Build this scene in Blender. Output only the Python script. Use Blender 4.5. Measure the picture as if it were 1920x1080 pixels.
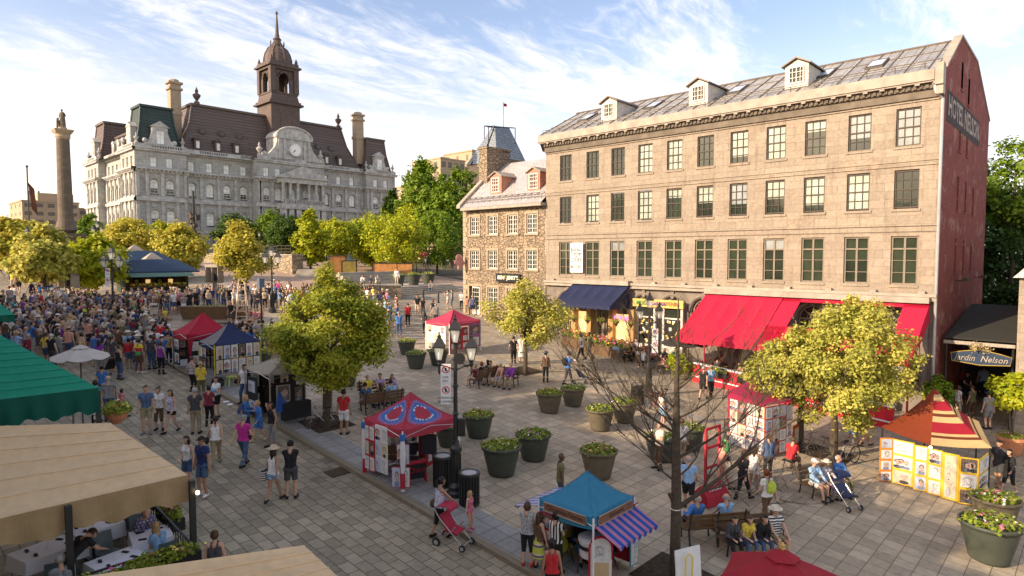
import bpy, math, random
import numpy as np
from mathutils import Vector, Matrix
R_ = math.radians
for _o in list(bpy.data.objects): bpy.data.objects.remove(_o)
SC = bpy.context.scene
COL = SC.collection
# ---------------------------------------------------------------- camera
F = 1180.0; TH = math.atan(1250/1180.0); PT = math.atan(63/1180.0); CH = 9.0; SL = 0.088
cam_d = bpy.data.cameras.new('camera'); cam = bpy.data.objects.new('camera', cam_d); COL.objects.link(cam)
cam_d.sensor_width = 36.0; cam_d.lens = 36.0*F/1920; cam_d.clip_end = 5000; cam_d.clip_start = 0.1
cam.location = (0, 0, CH); cam.rotation_euler = (math.pi/2-PT, 0, -TH); SC.camera = cam
# ---------------------------------------------------------------- sun, sky, exposure
SUN_E, SUN_A = R_(23.0), R_(20.0)          # the sun stands to the left (-X) and a little behind the square (+Y)
tosun = Vector((-math.cos(SUN_E)*math.cos(SUN_A), math.cos(SUN_E)*math.sin(SUN_A), math.sin(SUN_E)))
sd = bpy.data.lights.new('sun', 'SUN'); sun = bpy.data.objects.new('sun', sd); COL.objects.link(sun)
sd.energy = 2.8; sd.angle = R_(0.6); sd.color = (1.0, 0.79, 0.56)
sun.rotation_euler = tosun.to_track_quat('Z', 'Y').to_euler()
W = bpy.data.worlds.new('World'); SC.world = W; W.use_nodes = True
nt = W.node_tree; nt.nodes.clear()
def N(nt, t, **k):
 n = nt.nodes.new(t)
 for a, b in k.items():
  if a == 'i':
   for q, v in b.items(): n.inputs[q].default_value = v
  else: setattr(n, a, b)
 return n
wo = N(nt, 'ShaderNodeOutputWorld'); bg = N(nt, 'ShaderNodeBackground'); bg.inputs[1].default_value = 0.15
sky = N(nt, 'ShaderNodeTexSky'); sky.sky_type = 'NISHITA'; sky.sun_disc = False
sky.sun_elevation = SUN_E; sky.sun_rotation = math.atan2(tosun.x, tosun.y)
sky.air_density = 1.0; sky.dust_density = 1.6; sky.ozone_density = 1.5
tc = N(nt, 'ShaderNodeTexCoord')
sep = N(nt, 'ShaderNodeSeparateXYZ'); nt.links.new(tc.outputs['Generated'], sep.inputs[0])
# thin high cloud: direction projected on a plane overhead, so that it streams with real perspective
mz = N(nt, 'ShaderNodeMath', operation='MAXIMUM'); mz.inputs[1].default_value = 0.03; nt.links.new(sep.outputs[2], mz.inputs[0])
az = N(nt, 'ShaderNodeMath', operation='ADD'); az.inputs[1].default_value = 0.16; nt.links.new(mz.outputs[0], az.inputs[0])
dv = []
for k in (0, 1):
 d = N(nt, 'ShaderNodeMath', operation='DIVIDE'); nt.links.new(sep.outputs[k], d.inputs[0]); nt.links.new(az.outputs[0], d.inputs[1]); dv.append(d)
cb = N(nt, 'ShaderNodeCombineXYZ'); nt.links.new(dv[0].outputs[0], cb.inputs[0]); nt.links.new(dv[1].outputs[0], cb.inputs[1])
mp = N(nt, 'ShaderNodeMapping'); mp.inputs['Rotation'].default_value = (0, 0, R_(38)); mp.inputs['Scale'].default_value = (0.7, 1.6, 1); mp.inputs['Location'].default_value = (3.1, 1.35, 0)
nt.links.new(cb.outputs[0], mp.inputs[0])
n1 = N(nt, 'ShaderNodeTexNoise'); n1.inputs['Scale'].default_value = 1.15; n1.inputs['Detail'].default_value = 9; n1.inputs['Roughness'].default_value = 0.62; n1.inputs['Distortion'].default_value = 0.5
nt.links.new(mp.outputs[0], n1.inputs['Vector'])
n2 = N(nt, 'ShaderNodeTexNoise'); n2.inputs['Scale'].default_value = 5.0; n2.inputs['Detail'].default_value = 8; n2.inputs['Roughness'].default_value = 0.7; n2.inputs['Distortion'].default_value = 1.5
nt.links.new(mp.outputs[0], n2.inputs['Vector'])
ml = N(nt, 'ShaderNodeMath', operation='MULTIPLY_ADD'); ml.inputs[1].default_value = 0.42; nt.links.new(n2.outputs[0], ml.inputs[0]); nt.links.new(n1.outputs[0], ml.inputs[2])
cr = N(nt, 'ShaderNodeMapRange', interpolation_type='SMOOTHSTEP'); cr.inputs[1].default_value = 0.64; cr.inputs[2].default_value = 0.90; cr.inputs[4].default_value = 0.8
nt.links.new(ml.outputs[0], cr.inputs[0])
hz = N(nt, 'ShaderNodeMapRange', interpolation_type='SMOOTHSTEP'); hz.inputs[1].default_value = 0.34; hz.inputs[2].default_value = 0.0; hz.inputs[3].default_value = 0.0; hz.inputs[4].default_value = 0.85
nt.links.new(sep.outputs[2], hz.inputs[0])
# warm haze low in the sky towards the sun
dt = N(nt, 'ShaderNodeVectorMath', operation='DOT_PRODUCT'); dt.inputs[1].default_value = Vector((tosun.x, tosun.y, 0)).normalized()
nt.links.new(tc.outputs['Generated'], dt.inputs[0])
hc = N(nt, 'ShaderNodeMix', data_type='RGBA'); hc.inputs[6].default_value = (3.0, 2.75, 2.6, 1); hc.inputs[7].default_value = (4.4, 3.75, 2.95, 1)
wr = N(nt, 'ShaderNodeMapRange'); wr.inputs[1].default_value = -0.9; wr.inputs[2].default_value = 0.6; nt.links.new(dt.outputs['Value'], wr.inputs[0]); nt.links.new(wr.outputs[0], hc.inputs[0])
tint = N(nt, 'ShaderNodeMix', data_type='RGBA', blend_type='MULTIPLY'); tint.inputs[0].default_value = 1.0; tint.inputs[7].default_value = (0.76, 0.65, 0.63, 1)
nt.links.new(sky.outputs[0], tint.inputs[6])
m1 = N(nt, 'ShaderNodeMix', data_type='RGBA'); nt.links.new(hz.outputs[0], m1.inputs[0]); nt.links.new(tint.outputs[2], m1.inputs[6]); nt.links.new(hc.outputs[2], m1.inputs[7])
m2 = N(nt, 'ShaderNodeMix', data_type='RGBA'); nt.links.new(cr.outputs[0], m2.inputs[0]); nt.links.new(m1.outputs[2], m2.inputs[6]); m2.inputs[7].default_value = (3.3, 3.15, 3.1, 1)
nt.links.new(m2.outputs[2], bg.inputs[0]); nt.links.new(bg.outputs[0], wo.inputs[0])
SC.view_settings.view_transform = 'Standard'; SC.view_settings.look = 'None'; SC.view_settings.gamma = 1; SC.view_settings.exposure = 1.5
SC.cycles.max_bounces = 6; SC.cycles.diffuse_bounces = 4; SC.cycles.transparent_max_bounces = 6
# ---------------------------------------------------------------- measuring: a ray through a photo pixel meets the sloping ground or a wall plane
_fh = Vector((math.sin(TH), math.cos(TH), 0)); _R = Vector((math.cos(TH), -math.sin(TH), 0))
_fw = _fh*math.cos(PT)+Vector((0, 0, -math.sin(PT))); _U = _fh*math.sin(PT)+Vector((0, 0, math.cos(PT)))
def ray(px, py): return _fw*F+_R*(px-960)+_U*(540-py)
YF = 88.0
def gz(x, y):                       # height of the paving
 z = SL*min(y, YF)
 if x > 11.62 and y < YF: z += 0.13
 return z
def at(px, py, dz=0.0):             # point on the paving (dz above it) seen at this pixel
 d = ray(px, py); o = 0.0
 for _ in range(3):
  t = (CH-dz-o)/(SL*d.y-d.z); p = Vector((0, 0, CH))+d*t
  if p.y > YF or t < 0: t = (SL*YF+dz-CH)/d.z if d.z < -1 else 100; p = Vector((0, 0, CH))+d*t
  o = gz(p.x, p.y)-SL*min(p.y, YF)
 return p
def onX(px, py, X): d = ray(px, py); return Vector((0, 0, CH))+d*(X/d.x)
def onY(px, py, Y): d = ray(px, py); return Vector((0, 0, CH))+d*(Y/d.y)
# ---------------------------------------------------------------- materials
MATS = {}
def newmat(name):
 m = bpy.data.materials.new(name); m.use_nodes = True; t = m.node_tree; t.nodes.clear()
 o = N(t, 'ShaderNodeOutputMaterial'); b = N(t, 'ShaderNodeBsdfPrincipled'); t.links.new(b.outputs[0], o.inputs[0])
 return m, t, b, o
def vary(t, vec, col, var, scale, detail=4):
 n = N(t, 'ShaderNodeTexNoise'); n.inputs['Scale'].default_value = scale; n.inputs['Detail'].default_value = detail
 if vec: t.links.new(vec, n.inputs['Vector'])
 r = N(t, 'ShaderNodeMapRange'); r.inputs[1].default_value = .25; r.inputs[2].default_value = .75; r.inputs[3].default_value = 1-var; r.inputs[4].default_value = 1+var
 t.links.new(n.outputs[0], r.inputs[0])
 x = N(t, 'ShaderNodeVectorMath', operation='SCALE'); t.links.new(r.outputs[0], x.inputs['Scale'])
 if isinstance(col, tuple): x.inputs[0].default_value = col[:3]
 else: t.links.new(col, x.inputs[0])
 return x.outputs[0], n.outputs[0]
def M(name, col=(.5, .5, .5), rough=.8, var=.12, scale=3.0, bump=0.0, metal=0.0, spec=.3, emit=None, trans=0.0, sheen=0.0):
 if name in MATS: return MATS[name]
 m, t, b, o = newmat(name)
 c = N(t, 'ShaderNodeTexCoord'); s, n = vary(t, c.outputs['Object'], tuple(col), var, scale)
 t.links.new(s, b.inputs['Base Color']); b.inputs['Roughness'].default_value = rough; b.inputs['Metallic'].default_value = metal
 b.inputs['Specular IOR Level'].default_value = spec
 if bump:
  q = N(t, 'ShaderNodeBump'); q.inputs['Strength'].default_value = bump; q.inputs['Distance'].default_value = .02; t.links.new(n, q.inputs['Height']); t.links.new(q.outputs[0], b.inputs['Normal'])
 if emit: b.inputs['Emission Color'].default_value = (*emit[:3], 1); b.inputs['Emission Strength'].default_value = emit[3]
 if trans:
  tr = N(t, 'ShaderNodeBsdfTranslucent'); t.links.new(s, tr.inputs[0]); mx = N(t, 'ShaderNodeMixShader'); mx.inputs[0].default_value = trans
  t.links.new(b.outputs[0], mx.inputs[1]); t.links.new(tr.outputs[0], mx.inputs[2]); t.links.new(mx.outputs[0], o.inputs[0])
 MATS[name] = m; return m
def wallvec(t):                      # (horizontal run, height) on any upright wall, in metres
 g = N(t, 'ShaderNodeNewGeometry'); s = N(t, 'ShaderNodeSeparateXYZ'); t.links.new(g.outputs['Position'], s.inputs[0])
 sn = N(t, 'ShaderNodeSeparateXYZ'); t.links.new(g.outputs['True Normal'], sn.inputs[0])
 a = N(t, 'ShaderNodeMath', operation='ABSOLUTE'); t.links.new(sn.outputs[0], a.inputs[0])
 gt = N(t, 'ShaderNodeMath', operation='GREATER_THAN'); t.links.new(a.outputs[0], gt.inputs[0]); gt.inputs[1].default_value = .6
 mx = N(t, 'ShaderNodeMix', data_type='FLOAT'); t.links.new(gt.outputs[0], mx.inputs[0]); t.links.new(s.outputs[0], mx.inputs[2]); t.links.new(s.outputs[1], mx.inputs[3])
 c = N(t, 'ShaderNodeCombineXYZ'); t.links.new(mx.outputs[0], c.inputs[0]); t.links.new(s.outputs[2], c.inputs[1])
 return c.outputs[0], g
def brickmat(name, c1, c2, mortar, bw, rh, ms=.012, rough=.85, stain=.25, sscale=.35, bump=.4, streak=0.0, offset=.5, floor=False, patch=None, bias=0.0, stcol=(.05, .04, .035), warp=0.0):
 if name in MATS: return MATS[name]
 m, t, b, o = newmat(name)
 if floor:
  g = N(t, 'ShaderNodeNewGeometry'); mpp = N(t, 'ShaderNodeMapping'); mpp.inputs['Rotation'].default_value = (0, 0, floor if not isinstance(floor, bool) else 0); t.links.new(g.outputs['Position'], mpp.inputs[0]); v = mpp.outputs[0]
 else: v, g = wallvec(t)
 bv = v
 if warp:
  wn = N(t, 'ShaderNodeTexNoise'); wn.inputs['Scale'].default_value = 1.3; wn.inputs['Detail'].default_value = 3; t.links.new(v, wn.inputs['Vector'])
  ws = N(t, 'ShaderNodeVectorMath', operation='MULTIPLY_ADD'); ws.inputs[1].default_value = (warp,)*3; t.links.new(wn.outputs['Color'], ws.inputs[0]); t.links.new(v, ws.inputs[2]); bv = ws.outputs[0]
 k = N(t, 'ShaderNodeTexBrick', offset=offset, squash=1.0); t.links.new(bv, k.inputs['Vector'])
 k.inputs['Color1'].default_value = (*c1, 1); k.inputs['Color2'].default_value = (*c2, 1); k.inputs['Mortar'].default_value = (*mortar, 1)
 k.inputs['Scale'].default_value = 1; k.inputs['Brick Width'].default_value = bw; k.inputs['Row Height'].default_value = rh
 k.inputs['Mortar Size'].default_value = ms; k.inputs['Mortar Smooth'].default_value = .3; k.inputs['Bias'].default_value = bias
 s, n = vary(t, v, k.outputs['Color'], .16, 6.0, 6)
 n2 = N(t, 'ShaderNodeTexNoise'); n2.inputs['Scale'].default_value = sscale; n2.inputs['Detail'].default_value = 7; n2.inputs['Roughness'].default_value = .65; t.links.new(v, n2.inputs['Vector'])
 r2 = N(t, 'ShaderNodeMapRange'); r2.inputs[1].default_value = .5; r2.inputs[2].default_value = .75; r2.inputs[4].default_value = stain; t.links.new(n2.outputs[0], r2.inputs[0])
 mx = N(t, 'ShaderNodeMix', data_type='RGBA'); t.links.new(r2.outputs[0], mx.inputs[0]); t.links.new(s, mx.inputs[6]); mx.inputs[7].default_value = (*stcol, 1)
 out = mx.outputs[2]
 if streak:
  mp_ = N(t, 'ShaderNodeMapping'); mp_.inputs['Scale'].default_value = (2.6, .35, 1); t.links.new(v, mp_.inputs[0])
  n3 = N(t, 'ShaderNodeTexNoise'); n3.inputs['Scale'].default_value = 1.6; n3.inputs['Detail'].default_value = 6; t.links.new(mp_.outputs[0], n3.inputs['Vector'])
  r3 = N(t, 'ShaderNodeMapRange'); r3.inputs[1].default_value = .55; r3.inputs[2].default_value = .8; r3.inputs[4].default_value = streak; t.links.new(n3.outputs[0], r3.inputs[0])
  m3 = N(t, 'ShaderNodeMix', data_type='RGBA'); t.links.new(r3.outputs[0], m3.inputs[0]); t.links.new(out, m3.inputs[6]); m3.inputs[7].default_value = (*stcol, 1); out = m3.outputs[2]
 if patch:
  n4 = N(t, 'ShaderNodeTexNoise'); n4.inputs['Scale'].default_value = patch[1]; n4.inputs['Detail'].default_value = 8; n4.inputs['Roughness'].default_value = .7; t.links.new(v, n4.inputs['Vector'])
  r4 = N(t, 'ShaderNodeMapRange'); r4.inputs[1].default_value = patch[2]; r4.inputs[2].default_value = patch[2]+.06; r4.inputs[4].default_value = patch[3]; t.links.new(n4.outputs[0], r4.inputs[0])
  m4 = N(t, 'ShaderNodeMix', data_type='RGBA'); t.links.new(r4.outputs[0], m4.inputs[0]); t.links.new(out, m4.inputs[6]); m4.inputs[7].default_value = (*patch[0], 1); out = m4.outputs[2]
 t.links.new(out, b.inputs['Base Color']); b.inputs['Roughness'].default_value = rough; b.inputs['Specular IOR Level'].default_value = .3
 ad = N(t, 'ShaderNodeMath', operation='MULTIPLY_ADD'); ad.inputs[1].default_value = -1.0; t.links.new(k.outputs['Fac'], ad.inputs[0]); t.links.new(n, ad.inputs[2])
 q = N(t, 'ShaderNodeBump'); q.inputs['Strength'].default_value = bump; q.inputs['Distance'].default_value = .02; t.links.new(ad.outputs[0], q.inputs['Height']); t.links.new(q.outputs[0], b.inputs['Normal'])
 MATS[name] = m; return m
def rubblemat(name, c1, c2, mortar, sc=2.6):
 m, t, b, o = newmat(name); v, g = wallvec(t)
 mp_ = N(t, 'ShaderNodeMapping'); mp_.inputs['Scale'].default_value = (1, 1.7, 1); t.links.new(v, mp_.inputs[0])
 vo = N(t, 'ShaderNodeTexVoronoi', feature='DISTANCE_TO_EDGE'); vo.inputs['Scale'].default_value = sc; t.links.new(mp_.outputs[0], vo.inputs['Vector'])
 vc = N(t, 'ShaderNodeTexVoronoi'); vc.inputs['Scale'].default_value = sc; t.links.new(mp_.outputs[0], vc.inputs['Vector'])
 sp = N(t, 'ShaderNodeSeparateColor'); t.links.new(vc.outputs['Color'], sp.inputs[0])
 a = N(t, 'ShaderNodeMix', data_type='RGBA'); a.inputs[6].default_value = (*c1, 1); a.inputs[7].default_value = (*c2, 1); t.links.new(sp.outputs[0], a.inputs[0])
 r = N(t, 'ShaderNodeMapRange', interpolation_type='SMOOTHSTEP'); r.inputs[1].default_value = .02; r.inputs[2].default_value = .09; t.links.new(vo.outputs['Distance'], r.inputs[0])
 e = N(t, 'ShaderNodeMix', data_type='RGBA'); e.inputs[6].default_value = (*mortar, 1); t.links.new(r.outputs[0], e.inputs[0]); t.links.new(a.outputs[2], e.inputs[7])
 s, n = vary(t, v, e.outputs[2], .2, 8, 6); t.links.new(s, b.inputs['Base Color']); b.inputs['Roughness'].default_value = .9
 ad = N(t, 'ShaderNodeMath', operation='MULTIPLY_ADD'); ad.inputs[1].default_value = .5; t.links.new(n, ad.inputs[0]); t.links.new(r.outputs[0], ad.inputs[2])
 q = N(t, 'ShaderNodeBump'); q.inputs['Strength'].default_value = .9; q.inputs['Distance'].default_value = .06; t.links.new(ad.outputs[0], q.inputs['Height']); t.links.new(q.outputs[0], b.inputs['Normal'])
 MATS[name] = m; return m
def leafmat(name, c1, c2, trans=.34):
 if name in MATS: return MATS[name]
 m, t, b, o = newmat(name); g = N(t, 'ShaderNodeNewGeometry')
 a = N(t, 'ShaderNodeMix', data_type='RGBA'); a.inputs[6].default_value = (*c1, 1); a.inputs[7].default_value = (*c2, 1)
 c = N(t, 'ShaderNodeTexCoord'); n = N(t, 'ShaderNodeTexNoise'); n.inputs['Scale'].default_value = .9; n.inputs['Detail'].default_value = 3; t.links.new(c.outputs['Object'], n.inputs['Vector'])
 ad = N(t, 'ShaderNodeMath', operation='MULTIPLY_ADD', use_clamp=True); ad.inputs[1].default_value = .55; t.links.new(g.outputs['Random Per Island'], ad.inputs[0])
 mr = N(t, 'ShaderNodeMapRange'); mr.inputs[1].default_value = .35; mr.inputs[2].default_value = .65; mr.inputs[3].default_value = 0; mr.inputs[4].default_value = .45; t.links.new(n.outputs[0], mr.inputs[0]); t.links.new(mr.outputs[0], ad.inputs[2])
 t.links.new(ad.outputs[0], a.inputs[0]); t.links.new(a.outputs[2], b.inputs['Base Color']); b.inputs['Roughness'].default_value = .55; b.inputs['Specular IOR Level'].default_value = .25
 tr = N(t, 'ShaderNodeBsdfTranslucent'); t.links.new(a.outputs[2], tr.inputs[0]); mx = N(t, 'ShaderNodeMixShader'); mx.inputs[0].default_value = trans
 t.links.new(b.outputs[0], mx.inputs[1]); t.links.new(tr.outputs[0], mx.inputs[2]); t.links.new(mx.outputs[0], o.inputs[0])
 MATS[name] = m; return m
def stripemat(name, cols, width, axis=0, rough=.7, trans=.25, smooth=.0):
 m, t, b, o = newmat(name); c = N(t, 'ShaderNodeTexCoord'); s = N(t, 'ShaderNodeSeparateXYZ'); t.links.new(c.outputs['Object'], s.inputs[0])
 d = N(t, 'ShaderNodeMath', operation='DIVIDE'); t.links.new(s.outputs[axis], d.inputs[0]); d.inputs[1].default_value = width
 f = N(t, 'ShaderNodeMath', operation='FRACT'); t.links.new(d.outputs[0], f.inputs[0])
 r = N(t, 'ShaderNodeValToRGB'); r.color_ramp.interpolation = 'CONSTANT' if not smooth else 'EASE'; t.links.new(f.outputs[0], r.inputs[0])
 e = r.color_ramp.elements
 while len(e) < len(cols): e.new(.5)
 for k, (p, cc) in enumerate(cols): e[k].position = p; e[k].color = (*cc, 1)
 sx, n = vary(t, c.outputs['Object'], r.outputs[0], .1, 2.5)
 t.links.new(sx, b.inputs['Base Color']); b.inputs['Roughness'].default_value = rough; b.inputs['Specular IOR Level'].default_value = .2
 tr = N(t, 'ShaderNodeBsdfTranslucent'); t.links.new(sx, tr.inputs[0]); mx = N(t, 'ShaderNodeMixShader'); mx.inputs[0].default_value = trans
 t.links.new(b.outputs[0], mx.inputs[1]); t.links.new(tr.outputs[0], mx.inputs[2]); t.links.new(mx.outputs[0], o.inputs[0])
 MATS[name] = m; return m
def glassmat(name, col, rough=.06, spec=.6):
 if name in MATS: return MATS[name]
 m, t, b, o = newmat(name); c = N(t, 'ShaderNodeNewGeometry'); s, n = vary(t, c.outputs['Position'], tuple(col), .3, 1.1)
 t.links.new(s, b.inputs['Base Color']); b.inputs['Roughness'].default_value = rough; b.inputs['Specular IOR Level'].default_value = spec
 q = N(t, 'ShaderNodeBump'); q.inputs['Strength'].default_value = .12; q.inputs['Distance'].default_value = .05; t.links.new(n, q.inputs['Height']); t.links.new(q.outputs[0], b.inputs['Normal'])
 MATS[name] = m; return m
def clearmat():
 if 'clear glass' in MATS: return MATS['clear glass']
 m, t, b, o = newmat('clear glass'); b.inputs['Base Color'].default_value = (.9, .92, .85, 1); b.inputs['Roughness'].default_value = .1
 tr = N(t, 'ShaderNodeBsdfTransparent'); mx = N(t, 'ShaderNodeMixShader'); mx.inputs[0].default_value = .3; t.links.new(tr.outputs[0], mx.inputs[1]); t.links.new(b.outputs[0], mx.inputs[2]); t.links.new(mx.outputs[0], o.inputs[0])
 MATS['clear glass'] = m; return m
# ---------------------------------------------------------------- mesh building
class MB:
 def __init__(s): s.v = []; s.f = []; s.m = []
 def add(s, vs, fs, m=0):
  o = len(s.v); s.v += [tuple(p) for p in vs]; s.f += [tuple(o+i for i in f) for f in fs]; s.m += [m]*len(fs); return s
 def box(s, c, d, m=0, rz=0.0, rot=None):
  x, y, z = d[0]/2, d[1]/2, d[2]/2
  vs = [Vector((a, b, e)) for a in (-x, x) for b in (-y, y) for e in (-z, z)]
  Q = rot if rot is not None else (Matrix.Rotation(rz, 3, 'Z') if rz else None)
  if Q is not None: vs = [Q @ v for v in vs]
  c = Vector(c); return s.add([v+c for v in vs], [(0, 1, 3, 2), (4, 6, 7, 5), (0, 4, 5, 1), (2, 3, 7, 6), (0, 2, 6, 4), (1, 5, 7, 3)], m)
 def bb(s, a, b, m=0):            # box from corner to corner
  return s.box([(a[i]+b[i])/2 for i in range(3)], [abs(b[i]-a[i]) for i in range(3)], m)
 def tube(s, pts, r, n=6, m=0, cap=True):
  pts = [Vector(p) for p in pts]; rs = r if isinstance(r, (list, tuple)) else [r]*len(pts); rings = []
  for i, p in enumerate(pts):
   d = (pts[min(i+1, len(pts)-1)]-pts[max(i-1, 0)]).normalized()
   a = d.cross(Vector((0, 0, 1)) if abs(d.z) < .9 else Vector((1, 0, 0))).normalized(); b = d.cross(a)
   rings += [p+(a*math.cos(2*math.pi*k/n)+b*math.sin(2*math.pi*k/n))*rs[i] for k in range(n)]
  fs = [(i*n+k, i*n+(k+1) % n, (i+1)*n+(k+1) % n, (i+1)*n+k) for i in range(len(pts)-1) for k in range(n)]
  if cap: fs += [tuple(range(n))[::-1], tuple((len(pts)-1)*n+k for k in range(n))]
  return s.add(rings, fs, m)
 def lathe(s, prof, c=(0, 0, 0), n=16, m=0, a0=0.0, close=True, sy=1.0):
  c = Vector(c); vs = [c+Vector((r*math.cos(a0+2*math.pi*k/n), sy*r*math.sin(a0+2*math.pi*k/n), z)) for r, z in prof for k in range(n)]
  fs = [(i*n+k, i*n+(k+1) % n, (i+1)*n+(k+1) % n, (i+1)*n+k) for i in range(len(prof)-1) for k in range(n)]
  if close: fs += [tuple(range(n))[::-1], tuple((len(prof)-1)*n+k for k in range(n))]
  return s.add(vs, fs, m)
 def prism(s, poly, d, m=0):      # flat polygon pushed along d
  n = len(poly); d = Vector(d); vs = [Vector(p) for p in poly]; vs += [v+d for v in vs]
  return s.add(vs, [tuple(range(n))[::-1], tuple(range(n, 2*n))]+[(i, (i+1) % n, n+(i+1) % n, n+i) for i in range(n)], m)
 def sphere(s, c, r, n=8, m=0, sc=(1, 1, 1)):
  prof = [(math.cos(a)*r, math.sin(a)*r*sc[2]) for a in [(-.5+i/n)*math.pi for i in range(n+1)]]
  c = Vector(c); k0 = len(s.v); s.lathe([(max(p[0], 1e-4)*sc[0], p[1]) for p in prof], c, n*2, m, close=False, sy=sc[1]/sc[0]); return s
 def quad(s, a, b, c, d, m=0): return s.add([a, b, c, d], [(0, 1, 2, 3)], m)
 def grid(s, fn, nu, nv, m=0, th=0.0):
  vs = [Vector(fn(i/nu, j/nv)) for i in range(nu+1) for j in range(nv+1)]
  fs = [(i*(nv+1)+j, (i+1)*(nv+1)+j, (i+1)*(nv+1)+j+1, i*(nv+1)+j+1) for i in range(nu) for j in range(nv)]
  s.add(vs, fs, m)
  if th: s.add([v-Vector((0, 0, th)) for v in vs], [f[::-1] for f in fs], m)
  return s
XF = {}
def place(o, loc, rz): o.location = loc; o.rotation_euler = (0, 0, rz); XF[o.name] = (Vector(loc), rz)
def wxf(o, parent):
 if parent is not None and parent.name in XF:
  L, a = XF[parent.name]; l, b = XF[o.name]; XF[o.name] = (L+Matrix.Rotation(a, 3, 'Z') @ l, a+b)
def tag(o, label=None, cat=None, group=None, kind=None):
 if label: o['label'] = label
 if cat: o['category'] = cat
 if group: o['group'] = group
 if kind: o['kind'] = kind
 return o
def thing(name, label, cat, loc=(0, 0, 0), rz=0.0, group=None):
 o = bpy.data.objects.new(name, None); COL.objects.link(o); o.empty_display_size = .2; place(o, loc, rz); return tag(o, label, cat, group)
def mesh(name, mb, mats, smooth=False):
 me = bpy.data.meshes.new(name); me.from_pydata([tuple(v) for v in mb.v], [], mb.f)
 mats = mats if isinstance(mats, (list, tuple)) else [mats]
 for q in mats: me.materials.append(q)
 me.polygons.foreach_set('material_index', mb.m)
 if smooth: me.polygons.foreach_set('use_smooth', [True]*len(mb.f))
 me.update(); return me
def obj(name, mb, mats, parent=None, world=False, smooth=False, loc=(0, 0, 0), rz=0.0):
 if parent is not None and world:
  L, a = XF[parent.name]; Q = Matrix.Rotation(-a, 3, 'Z'); mb.v = [tuple(Q @ (Vector(v)-L)) for v in mb.v]
 o = bpy.data.objects.new(name, mb if isinstance(mb, bpy.types.Mesh) else mesh(name, mb, mats, smooth)); COL.objects.link(o)
 if parent is not None: o.parent = parent
 place(o, loc, rz); wxf(o, parent); return o
def inst(name, me, parent=None, loc=(0, 0, 0), rz=0.0, sc=None):
 o = bpy.data.objects.new(name, me); COL.objects.link(o)
 if parent is not None: o.parent = parent
 place(o, loc, rz); wxf(o, parent)
 if sc: o.scale = sc if isinstance(sc, tuple) else (sc,)*3
 return o
def copy_tree(o, loc=None, rz=None, label=None, parent=None, sc=None):
 c = o.copy(); COL.objects.link(c); c.parent = parent
 if loc is not None: c.location = loc
 if rz is not None: c.rotation_euler = (0, 0, rz)
 if sc: c.scale = (sc,)*3
 if label: c['label'] = label
 for ch in list(o.children): copy_tree(ch, parent=c)
 return c
def textmesh(s, size, depth=.01, bold=0.0, shear=0.0, align='CENTER'):
 cu = bpy.data.curves.new('writing', 'FONT'); cu.body = s; cu.size = size; cu.extrude = depth; cu.offset = bold; cu.shear = shear; cu.align_x = align; cu.align_y = 'CENTER'; cu.resolution_u = 2
 o = bpy.data.objects.new('writing', cu); COL.objects.link(o); dg = bpy.context.evaluated_depsgraph_get(); me = bpy.data.meshes.new_from_object(o.evaluated_get(dg))
 bpy.data.objects.remove(o); mb = MB(); mb.v = [tuple(v.co) for v in me.vertices]; mb.f = [tuple(p.vertices) for p in me.polygons]; mb.m = [0]*len(mb.f); bpy.data.meshes.remove(me); return mb
def writing(s, size, mat_, parent, loc, face, name='lettering', depth=.008, bold=0.0, shear=0.0, sx=1.0, tilt=0.0, roll=0.0):
 # face: rz of a board whose front looks along local -Y
 mb = textmesh(s, size, depth, bold, shear); Q = Matrix.Rotation(face, 3, 'Z') @ Matrix.Rotation(math.pi/2-tilt, 3, 'X') @ Matrix.Rotation(roll, 3, 'Z')
 mb.v = [tuple(Q @ Vector((v[0]*sx, v[1], v[2]))+Vector(loc)) for v in mb.v]
 return obj(name, mb, mat_, parent)
# ================================================================ the setting: ground, paving
m_earth = M('earth', (.12, .1, .07), .95, .2, .4)
m_road = brickmat('road paving', (.225, .19, .13), (.36, .305, .21), (.10, .08, .055), .5, .34, .014, .75, .6, .22, .35, offset=.5, floor=R_(90), stcol=(.06, .056, .05))
m_plaza = brickmat('plaza paving', (.30, .25, .18), (.45, .37, .265), (.15, .12, .085), .5, .5, .013, .7, .5, .3, .3, offset=0.0, floor=True, stcol=(.10, .092, .08), patch=((.30, .28, .24), .9, .62, .45))
m_plaza2 = brickmat('lane paving', (.27, .23, .165), (.38, .32, .235), (.09, .08, .065), .62, .42, .014, .75, .5, .3, .3, offset=.5, floor=R_(90), stcol=(.09, .08, .065))
m_granite = brickmat('granite kerb', (.20, .165, .11), (.25, .21, .15), (.06, .05, .04), 3.0, 3.0, .012, .8, .3, 1.0, .2, offset=0.0)
m_band = brickmat('granite band', (.22, .22, .21), (.29, .285, .265), (.09, .088, .08), .62, .62, .014, .6, .35, .5, .2, offset=0.0, floor=True, stcol=(.12, .12, .11))
m_pink = brickmat('pink paving', (.36, .25, .18), (.42, .30, .22), (.2, .15, .12), 1.1, .8, .02, .8, .35, .3, .2, offset=.5, floor=True, stcol=(.2, .16, .12))
m_soil = M('soil', (.05, .035, .022), 1, .5, 6, .8)
def P3(x, y, dz=0): return (x, y, gz(x, y)+dz)
def zroad(x, y): return SL*min(y, YF)
mb = MB()
for a, b in ((-40, YF), (YF, 900)):
 mb.quad((-700, a, SL*min(a, YF)-.25), (1500, a, SL*min(a, YF)-.25), (1500, b, SL*min(b, YF)-.25), (-700, b, SL*min(b, YF)-.25))
tag(obj('ground', mb, m_earth), kind='structure')
mb = MB(); mb.quad((-30, -20, SL*-20), (11.5, -20, SL*-20), (11.5, YF, SL*YF), (-30, YF, SL*YF))
tag(obj('road', mb, m_road), kind='structure')
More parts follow.
